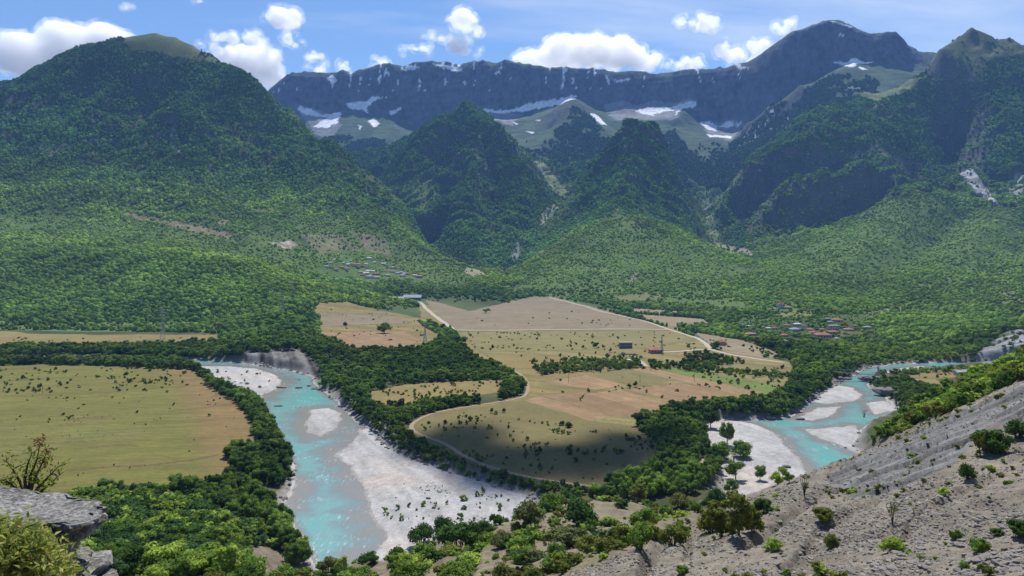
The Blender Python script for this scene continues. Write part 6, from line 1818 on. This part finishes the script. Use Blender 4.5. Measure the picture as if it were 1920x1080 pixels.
p = march(1180, 666); q = p[1] / F
o = empty('ruined_wall', (p[0], p[1], hz(p[0], p[1])), -0.25); tag(o, 'dark ruined concrete wall in front of the building shell', 'wall')
for k in range(7): MB().box(((k - 3) * 4.6 * q, rnd.uniform(-1, 1), 1.2), (4.2 * q, 1.2, 3.0 + rnd.uniform(-1.2, 1.8))).build('panel', M_CONC if k % 2 else WALLS['stone'], o)

# ------------------------------------------------------------------ rock ledge and plants beside the camera
M_LEDGE = None
def mat_ledge():
    m, n, l, out = nt('lichen_limestone')
    b = principled(n, 0.92, 0.15)
    tc = n.new('ShaderNodeTexCoord')
    f1 = noise_node(n, l, tc.outputs['Object'], 1.6, 6, 0.6); f2 = noise_node(n, l, tc.outputs['Object'], 14, 8, 0.75); f3 = noise_node(n, l, tc.outputs['Object'], 45, 6, 0.7)
    r = n.new('ShaderNodeValToRGB'); e = r.color_ramp.elements
    e[0].position = 0.40; e[0].color = (0.06, 0.056, 0.05, 1); e[1].position = 0.62; e[1].color = (0.42, 0.41, 0.39, 1)
    k = e = r.color_ramp.elements.new(0.5); k.color = (0.19, 0.182, 0.17, 1)
    l.new(mathn(n, l, 'ADD', mathn(n, l, 'MULTIPLY', f2, 0.7), mathn(n, l, 'MULTIPLY', f1, 0.3)), r.inputs[0])
    l.new(scale_col(n, l, r.outputs[0], maprange(n, l, f3, 0.3, 0.7, 0.7, 1.3)), b.inputs['Base Color'])
    bump(n, l, b, mathn(n, l, 'ADD', f2, mathn(n, l, 'MULTIPLY', f3, 0.5)), 0.9, 0.03)
    l.new(b.outputs[0], out.inputs['Surface'])
    return m
M_LEDGE = mat_ledge()
def slab(name, outline, z0, z1, seed, parent=None, tilt=(0, 0), rough=0.03, n=56, m=9):
    """layered slab from a world outline (x, y), irregular rim and top"""
    O = np.array(outline, float); c = O.mean(0)
    # resample the outline
    seg = np.roll(O, -1, 0) - O; L = np.hypot(*seg.T); cum = np.concatenate([[0], np.cumsum(L)])
    s = np.linspace(0, cum[-1], 120, endpoint=False)
    Pn = np.array([O[np.searchsorted(cum, q, 'right') - 1] + seg[np.searchsorted(cum, q, 'right') - 1] * ((q - cum[np.searchsorted(cum, q, 'right') - 1]) / L[np.searchsorted(cum, q, 'right') - 1]) for q in s])
    rings = [(0.0, 1.0)] + [(k, 1.0) for k in np.linspace(0.12, 0.985, 22)]
    V = []; nn = len(Pn)
    for k, _ in rings: V.append(np.column_stack([c + (Pn - c) * max(k, 0.01), np.full(nn, z1)]))
    for h in np.linspace(0, 1, m)[1:]:
        ins = 1.0 - 0.10 * h + 0.02 * math.sin(h * 19 + seed)
        V.append(np.column_stack([c + (Pn - c) * ins, np.full(nn, z1 + (z0 - z1) * h)]))
    V.append(np.column_stack([c + (Pn - c) * 0.02, np.full(nn, z0)]))
    A = np.concatenate(V); R_ = len(V)
    nz = noise3(A, 1.3, seed, 5); nf = noise3(A, 6.0, seed + 3, 4)
    side = np.arange(R_).repeat(nn) >= len(rings) - 2
    d = A[:, :2] - c; dl = np.linalg.norm(d, axis=1)[:, None] + 1e-6
    rg = ridged(A[:, 0] * 2.2 + A[:, 2] * 3, A[:, 1] * 2.2 - A[:, 2] * 2, 4, seed + 7)
    crack = sstep(0.55, 0.9, ridged(A[:, 0] * 1.7, A[:, 2] * 6 + A[:, 1], 3, seed + 8))
    A[:, :2] += d / dl * np.where(side, 0.20 * nz + 0.10 * rg + 0.07 * nf - 0.14 * crack, 0)[:, None]
    A[:, 2] += np.where(side, 0.02, 1.0) * (rough * 1.6 * nz + rough * 0.9 * nf)
    A[:, 2] += (A[:, 0] - c[0]) * tilt[0] + (A[:, 1] - c[1]) * tilt[1]
    f = []
    for i in range(R_ - 1):
        a = i * nn + np.arange(nn); b_ = i * nn + (np.arange(nn) + 1) % nn
        f.append(np.stack([a, b_, b_ + nn, a + nn], -1))
    return add(name, mesh_np(name, A, np.concatenate(f)[:, ::-1], M_LEDGE, False), parent)
ledge = empty('rock_ledge', (-5.8, 9.0, 140)); tag(ledge, 'grey lichened rock ledge jutting out over the wood beside the camera', 'rock ledge')
def P2(u, v, z): return at_z(u, v, z)
top = [P2(-160, 905, 147.0), P2(0, 911, 147.0), P2(60, 918, 147.0), P2(110, 924, 147.0), P2(150, 929, 147.0), P2(178, 934, 147.0), P2(186, 943, 147.0), P2(205, 950, 147.0), P2(202, 966, 147.0), P2(176, 978, 147.0), P2(140, 984, 147.0), P2(100, 984, 147.0), P2(60, 986, 147.0), P2(0, 992, 147.0), P2(-160, 1000, 147.0)]
def local(o): 
    for ch in o.children: ch.location = (-o.location.x, -o.location.y, -o.location.z)
slab('slab', top, 146.78, 147.0, 5, ledge, (0.0, 0.0), 0.035)
for i, (u0, u1, v0, v1, z1, th, tl) in enumerate(((-160, 128, 950, 1000, 146.79, 0.36, 0.0), (-160, 136, 985, 1040, 146.42, 0.16, 0.03), (60, 150, 1020, 1050, 146.26, 0.12, 0.10), (-160, 168, 1034, 1066, 146.10, 0.15, 0.14), (-160, 150, 1060, 1100, 145.85, 0.35, 0.1), (-160, 160, 1080, 1150, 145.5, 1.0, 0.0), (-200, 160, 1080, 1200, 144.4, 5.0, 0.0))):
    zc = 147.0
    y0_, y1_ = 8.05 + 0.06 * i * (i < 5), 9.35
    xa, xb = (u0 - 960) / F * 8.6, (u1 - 960) / F * 8.4
    r_ = random.Random(i)
    out = [(xa, y0_), (lerp(xa, xb, 0.4), y0_ - 0.06), (lerp(xa, xb, 0.8), y0_ + r_.uniform(-0.08, 0.05)), (xb - 0.06, y0_ + 0.12), (xb, y0_ + 0.45), (xb - 0.08, y0_ + 0.9), (lerp(xa, xb, 0.7), y1_), (xa, y1_)]
    slab('block', out, z1 - th, z1, 20 + i, ledge, (tl * 0.4, 0.0), 0.02, m=7)
local(ledge)

def leaf_spray(name, stems_pts, leaf_n, leaf_s, seed, parent, mat, spread=0.05):
    """small leaves gathered along twigs"""
    r = np.random.default_rng(seed)
    segs = [(np.array(a), np.array(b_)) for st_ in stems_pts for a, b_ in zip(st_[len(st_) // 3:-1], st_[len(st_) // 3 + 1:])]
    k = r.integers(0, len(segs), leaf_n); t = r.uniform(0, 1, leaf_n)[:, None]
    A = np.array([segs[i][0] for i in k]); B_ = np.array([segs[i][1] for i in k])
    P = A + (B_ - A) * t + r.normal(0, spread, (leaf_n, 3))
    nrm = r.normal(size=(leaf_n, 3)) + np.array([0, -0.2, 0.7]); nrm /= np.linalg.norm(nrm, axis=1)[:, None]
    a = np.cross(nrm, r.normal(size=(leaf_n, 3))); a /= np.linalg.norm(a, axis=1)[:, None]
    b2 = np.cross(nrm, a); s = leaf_s * r.uniform(0.6, 1.4, leaf_n)[:, None]
    fold = nrm * s * 0.25
    V = np.stack([P - a * s, P - b2 * s * 0.45 + fold, P + a * s, P + b2 * s * 0.45 + fold], 1).reshape(-1, 3)
    return add(name, mesh_np(name, V, np.arange(leaf_n * 4).reshape(-1, 4), mat), parent)
def mat_leaf(name, stops):
    m, n, l, out = nt(name)
    d = n.new('ShaderNodeBsdfDiffuse'); t = n.new('ShaderNodeBsdfTranslucent'); mx = n.new('ShaderNodeMixShader'); mx.inputs[0].default_value = 0.5
    g = n.new('ShaderNodeNewGeometry'); r = n.new('ShaderNodeValToRGB')
    e = r.color_ramp.elements
    e[0].position = stops[0][0]; e[0].color = (*stops[0][1], 1); e[1].position = stops[-1][0]; e[1].color = (*stops[-1][1], 1)
    for p, c in stops[1:-1]:
        k = r.color_ramp.elements.new(p); k.color = (*c, 1)
    l.new(g.outputs['Random Per Island'], r.inputs[0])
    for s_ in (d, t): l.new(r.outputs[0], s_.inputs['Color'])
    l.new(d.outputs[0], mx.inputs[1]); l.new(t.outputs[0], mx.inputs[2]); l.new(mx.outputs[0], out.inputs['Surface'])
    return m
M_LEAF_A = mat_leaf('yellow_green_leaf', [(0.0, (0.17, 0.21, 0.045)), (0.55, (0.34, 0.38, 0.09)), (0.93, (0.48, 0.48, 0.18)), (1.0, (0.28, 0.14, 0.06))])
M_LEAF_B = mat_leaf('glossy_leaf', [(0.0, (0.10, 0.16, 0.025)), (0.7, (0.27, 0.33, 0.05)), (1.0, (0.36, 0.36, 0.10))])
M_LEAF_C = mat_leaf('rusty_leaf', [(0.0, (0.22, 0.09, 0.04)), (1.0, (0.26, 0.16, 0.08))])
M_TWIG = mat_plain('twig_bark', (0.085, 0.06, 0.045), 0.9, 0.1, 20, 0.3, 0)
def wpt(u, v, d): return Vector(at_d(u, v, d))
def twigs(spec, seed, d0):
    """curved stems from pixel way points at distance d0"""
    r = random.Random(seed); out = []
    for st_ in spec:
        out.append([wpt(u, v, d0 + dd) for u, v, dd in st_])
    return out
# leafy shrub under the ledge
o = empty('leafy_shrub', wpt(40, 1130, 7.6)); tag(o, 'dense yellow green leafy shrub filling the corner under the ledge', 'shrub')
r_ = random.Random(3); st = []
for k in range(80):
    bu = r_.uniform(-30, 90); tu = bu + r_.uniform(-45, 45)
    top_v = 992 + max(0, (tu - 45)) ** 2 / 95 + r_.uniform(0, 60)
    dd = r_.uniform(-0.75, 0.15)
    st.append([wpt(bu, 1140, 7.6 + dd * 0.5), wpt((bu + tu) / 2, (1140 + top_v) / 2, 7.6 + dd), wpt(tu, top_v, 7.6 + dd), wpt(tu + r_.uniform(-8, 12), top_v + 6, 7.55 + dd)])
m = MB()
for s_ in st: m.tube(s_, [0.010, 0.007, 0.004, 0.002], 4)
m.build('stems', M_TWIG, o); leaf_spray('leaves', st, 6500, 0.038, 5, o, M_LEAF_A, 0.08); local(o)
# open shrub behind the ledge
o = empty('twiggy_shrub', wpt(60, 925, 10.6)); tag(o, 'open twiggy shrub with pale leaves and a rusty tip behind the ledge', 'shrub')
st = twigs([[(52, 935, 0), (46, 900, 0), (52, 870, 0.05), (60, 850, 0.1)], [(52, 935, 0), (58, 890, 0.1), (70, 860, 0.1), (75, 830, 0.1)], [(56, 935, 0), (75, 910, -0.1), (95, 890, -0.1), (108, 876, -0.1)], [(50, 935, 0), (36, 900, 0.1), (24, 880, 0.1), (12, 864, 0.1)], [(54, 935, 0), (62, 905, 0), (78, 870, 0), (86, 852, 0)],
            [(60, 938, 0), (84, 915, 0.1), (100, 902, 0.1), (112, 890, 0.1)], [(45, 938, 0), (30, 915, 0), (15, 905, 0), (5, 900, 0)]], 4, 10.6)
m = MB()
for s_ in st: m.tube(s_, [0.028, 0.02, 0.011, 0.005], 6)
rr = random.Random(9); tw = []
for s_ in st:
    for k in range(9):
        a = s_[rr.choice((1, 2, 2, 3))]; b_ = a + Vector((rr.uniform(-0.16, 0.16), rr.uniform(-0.1, 0.1), rr.uniform(0.0, 0.11)))
        tw.append([a, (a + b_) / 2 + Vector((0.01, 0, 0.01)), b_]); m.tube(tw[-1], [0.007, 0.005, 0.002], 4)
m.build('stems', M_TWIG, o); leaf_spray('leaves', st + tw * 2, 420, 0.033, 8, o, M_LEAF_B, 0.05)
leaf_spray('rusty_leaves', [[wpt(84, 856, 10.6), wpt(86, 850, 10.6), wpt(90, 848, 10.6)], [wpt(74, 876, 10.6), wpt(76, 870, 10.6), wpt(80, 868, 10.6)], [wpt(74, 832, 10.6), wpt(75, 828, 10.6), wpt(76, 826, 10.6)]], 90, 0.026, 9, o, M_LEAF_C, 0.045); local(o)
# bushes under and behind the ledge
# prickly pear at the bottom edge
p = march(985, 1079); q = p[1] / F
o = empty('prickly_pear', (p[0], p[1], p[2] - 0.3), 0.0); tag(o, 'dark prickly pear cactus with flat round pads at the bottom edge', 'cactus')
vv_, ff_ = ICO2
M_PAD = mat_plain('cactus_pad', (0.06, 0.085, 0.035), 0.7, 0.3, 3, 0.25, 0.2)
padm = mesh_np('pad', vv_ * np.array([0.5, 0.12, 0.62]), ff_, M_PAD, True)
for dx, dz, sc, rz_ in ((-1.0, 0.3, 1.1, 0.2), (-1.3, 1.2, 0.9, -0.3), (-0.4, 0.9, 1.2, 0.1), (0.3, 0.4, 1.1, 0.5), (0.5, 1.4, 1.1, -0.2), (0.9, 0.8, 0.9, 0.6), (1.1, 1.7, 0.8, 0.2), (-0.2, 1.9, 0.8, -0.1)):
    c = add('pad', padm, o, (dx * 1.1, rnd.uniform(-0.3, 0.3), dz * 1.1 + 0.3)); c.scale = (sc * 1.1,) * 3; c.rotation_euler = (0, rnd.uniform(-0.5, 0.5), rz_)
# dead snags by the gravel
for i, (u, v, h, lab) in enumerate(((1508, 930, 40, 'bare leafless tree on the crest of the stony slope'), (1376, 868, 20, 'dead snag among the trees beside the gravel bar'), (1674, 986, 46, 'half dead thin tree with bare stems on the scree'), (1620, 786, 20, 'leafless bush at the thicket end above the rapids'), (445, 745, 14, 'leafless grey tree between meadow and upper gravel bar'))):
    p = march(u, v); q = p[1] / F; hh = h * q
    o = empty('bare_tree', (p[0], p[1], hz(p[0], p[1]) - 0.1)); tag(o, lab, 'tree')
    r_ = random.Random(50 + i); m = MB(); tips = []
    for k in range(5):
        a = k * 1.26 + r_.uniform(-0.4, 0.4); sp_ = r_.uniform(0.08, 0.3)
        s_ = [(0, 0, 0), (hh * sp_ * 0.3 * math.cos(a), hh * sp_ * 0.3 * math.sin(a), hh * 0.4), (hh * sp_ * math.cos(a), hh * sp_ * math.sin(a), hh * r_.uniform(0.8, 1.05))]
        m.tube(s_, [hh * 0.022, hh * 0.015, hh * 0.005], 5)
        for j in range(6):
            b_ = Vector(s_[1]).lerp(Vector(s_[2]), r_.random()); e_ = b_ + Vector((r_.uniform(-0.13, 0.13), r_.uniform(-0.13, 0.13), r_.uniform(0.02, 0.16))) * hh
            m.tube([b_, e_], [hh * 0.008, hh * 0.003], 4); tips.append(tuple(e_))
    m.build('trunk', M_BARK, o)
    if i in (0, 2):
        C = [t_ for t_ in tips if t_[2] > hh * 0.55][:9]
        V, Fq = leaf_cloud(C, [hh * 0.09] * len(C), 260, hh * 0.028, np.random.default_rng(i))
        c = add('crown', mesh_np('crown', V, Fq, M_FOL_O), o); c.color = (*GREENS['olive'], 1)
# ------------------------------------------------------------------ haze and clouds
hz_m, n, l, out = nt('haze')
pv = n.new('ShaderNodeVolumePrincipled')
pv.inputs['Color'].default_value = (0.24, 0.47, 1.0, 1)
pv.inputs['Density'].default_value = 3.0e-5
pv.inputs['Anisotropy'].default_value = 0.0
l.new(pv.outputs[0], out.inputs['Volume'])
tag(MB().box((600, 4650, 1480), (17800, 9900, 2990)).build('haze', hz_m), kind='stuff')

cl_m, n, l, out = nt('cloud')
pv = n.new('ShaderNodeVolumePrincipled')
pv.inputs['Color'].default_value = (1, 1, 1, 1)
pv.inputs['Density'].default_value = 0.006
pv.inputs['Anisotropy'].default_value = 0.5
l.new(pv.outputs[0], out.inputs['Volume'])
pv.inputs['Density'].default_value = 0.005
ws_m, n, l, out = nt('cloud_wisps')
pv = n.new('ShaderNodeVolumePrincipled')
pv.inputs['Color'].default_value = (1, 1, 1, 1)
pv.inputs['Anisotropy'].default_value = 0.5
tc = n.new('ShaderNodeTexCoord')
cn = noise_node(n, l, tc.outputs['Object'], 1 / 330.0, 6, 0.62)
l.new(maprange(n, l, cn, 0.44, 0.68, 0.0, 0.0028), pv.inputs['Density'])
l.new(pv.outputs[0], out.inputs['Volume'])
ws_m.cycles.volume_step_rate = 0.4

def cloud(parts, label, d=17000.0, seed=0, loc=None, group=None):
    """parts: (u, v, width px, height px) lumps joined into one billowing body"""
    r = np.random.default_rng(seed)
    q = d / F
    bm = bmesh.new()
    cs = []
    for (u, v, w, h) in parts:
        n = max(7, int(w * h / 130))
        for k in range(n):
            a, b_ = r.uniform(-1, 1), r.uniform(-1, 1) ** 1
            if a * a + b_ * b_ > 1: continue
            edge = math.sqrt(max(0.05, 1 - a * a - 0.5 * b_ * b_))
            rad = r.uniform(0.10, 0.26) * min(w, h * 1.6) * edge
            cs.append(((u - 960 + a * w * 0.42) * q, d + r.uniform(-0.3, 0.3) * min(w, h) * q, H + (VH - v - b_ * h * 0.36) * q, max(rad, 3.0) * q))
    V = np.concatenate([np.array(c[:3]) + ICO2[0] * np.array([1.15, 1.0, 0.9]) * c[3] for c in cs])
    Fc = np.concatenate([ICO2[1] + i * len(ICO2[0]) for i in range(len(cs))])
    me = mesh_np('cloud', V, Fc, None)
    tmp = bpy.data.objects.new('cloud_tmp', me); COL.objects.link(tmp)
    md = tmp.modifiers.new('r', 'REMESH'); md.mode = 'VOXEL'; md.voxel_size = max(2.2, min(5.5, 0.045 * max(p[3] for p in parts) + 1.4)) * q
    dg = bpy.context.evaluated_depsgraph_get()
    m2 = bpy.data.meshes.new_from_object(tmp.evaluated_get(dg))
    bpy.data.objects.remove(tmp); bpy.data.meshes.remove(me)
    n = len(m2.vertices)
    co = np.empty(n * 3, np.float32); m2.vertices.foreach_get('co', co); co = co.reshape(-1, 3).astype(float)
    no = np.empty(n * 3, np.float32); m2.vertices.foreach_get('normal', no); no = no.reshape(-1, 3)
    amp = 5.0 * q
    co = co + no * (amp * (1.2 * noise3(co, 1 / (20 * q), seed, 4) + 0.7 * noise3(co, 1 / (7 * q), seed + 9, 3) + 0.35 * noise3(co, 1 / (3 * q), seed + 19, 2)))[:, None]
    wisp = m2.copy()
    far_ = co + no * (q * (6.5 + 5.0 * noise3(co, 1 / (16 * q), seed + 31, 3)))[:, None]
    wisp.vertices.foreach_set('co', far_.astype(np.float32).ravel())
    m2.vertices.foreach_set('co', co.astype(np.float32).ravel())
    m2.name = 'cloud'; m2.materials.clear(); m2.materials.append(cl_m); m2.update()
    o = add('cloud', m2)
    wisp.name = 'wisps'; wisp.materials.clear(); wisp.materials.append(ws_m); wisp.update()
    add('wisps', wisp, o)
    return tag(o, label, 'cloud', group)
for i, (parts, lab) in enumerate((
        ([(60, 100, 110, 90), (130, 85, 130, 80), (190, 80, 110, 70), (230, 75, 60, 40), (20, 120, 60, 60)], 'big white cumulus cloud behind the bald topped mountain'),
        ([(530, 35, 90, 40), (545, 42, 50, 24)], 'round white cloud high above the left saddle'),
        ([(415, 70, 75, 24), (448, 66, 30, 20)], 'left small cloud of the row right of the bald summit'), ([(480, 78, 60, 34), (505, 96, 40, 22)], 'middle cloud of the row right of the bald summit'), ([(550, 76, 62, 26)], 'right cloud of the row under the round cloud'),
        ([(470, 118, 150, 60), (500, 145, 80, 40), (420, 100, 90, 36), (390, 85, 60, 24)], 'low cloud bank behind the right shoulder of the left mountain'),
        ([(592, 118, 50, 44), (600, 135, 40, 20)], 'puffy cloud rising behind the left end of the cliffs'), ([(643, 126, 32, 22)], 'small cloud just right of the puffy one at the cliffs'), ([(712, 118, 44, 30)], 'little cloud peeping over the snowy cliff crest'),
        ([(868, 38, 66, 36), (895, 54, 42, 24)], 'upper right tilted cloud above the cliff wall'), ([(868, 84, 60, 36), (890, 98, 34, 24)], 'cloud directly below the tilted cloud'), ([(805, 67, 44, 14), (835, 70, 30, 14)], 'thin small cloud left of the tilted cloud'), ([(775, 95, 80, 20), (795, 93, 30, 22)], 'flat ragged cloud above the snowy crest'),
        ([(1000, 110, 90, 40), (1060, 100, 110, 60), (1110, 92, 90, 64), (1160, 102, 110, 60), (1210, 118, 80, 36), (1105, 80, 50, 30)], 'largest white cumulus heap behind the middle of the cliffs'),
        ([(1310, 42, 96, 30), (1330, 40, 50, 26)], 'wide flat cloud left of the highest peak'), ([(1465, 44, 50, 34)], 'compact little cloud left of the highest peak'), ([(1355, 92, 74, 34), (1375, 105, 60, 34)], 'cloud leaning against the slope of the highest peak'), ([(1430, 88, 60, 40), (1410, 105, 50, 34)], 'cloud touching the left ridge of the highest peak'), ([(1285, 120, 90, 30), (1310, 116, 40, 26)], 'low cloud right of the largest heap'),
        ([(240, 14, 24, 12)], 'tiny wisp of cloud at the upper left'), ([(362, 0, 40, 12)], 'small cloud cut by the top edge'))):
    cloud(parts, lab, 16500.0 + 150 * (i % 5), 300 + i)
# the cloud whose shade lies on the round field: between field and sun
fx, fy, fz = march(1020, 836)
hc = 3400.0
k = (hc - fz) / S.z
r = np.random.default_rng(5)
V = []; Fc = []
for j in range(26):
    a = r.uniform(0, 6.28); q = math.sqrt(r.uniform()) 
    c = np.array([q * math.cos(a) * 80, q * math.sin(a) * 80, r.uniform(-15, 25)])
    Fc.append(ICO2[1] + len(ICO2[0]) * j); V.append(c + ICO2[0] * r.uniform(26, 44) * (1.15 - 0.5 * q))
me = mesh_np('cloud', np.concatenate(V), np.concatenate(Fc), None)
tmp = bpy.data.objects.new('cloud_tmp', me); COL.objects.link(tmp)
md = tmp.modifiers.new('r', 'REMESH'); md.mode = 'VOXEL'; md.voxel_size = 6.0
m2 = bpy.data.meshes.new_from_object(tmp.evaluated_get(bpy.context.evaluated_depsgraph_get()))
bpy.data.objects.remove(tmp)
m3, n3, l3, out3 = nt('dense_cloud')
pv = n3.new('ShaderNodeVolumePrincipled'); pv.inputs['Color'].default_value = (1, 1, 1, 1); pv.inputs['Density'].default_value = 0.05; pv.inputs['Anisotropy'].default_value = 0.5
l3.new(pv.outputs[0], out3.inputs['Volume'])
m2.materials.clear(); m2.materials.append(m3); m2.name = 'cloud'
o = add('cloud', m2, None, (fx + S.x * k, fy + S.y * k, fz + S.z * k))
o.scale = (1.2, 0.95, 1.0)
tag(o, 'overhead cloud that casts its shade on the round field', 'cloud')
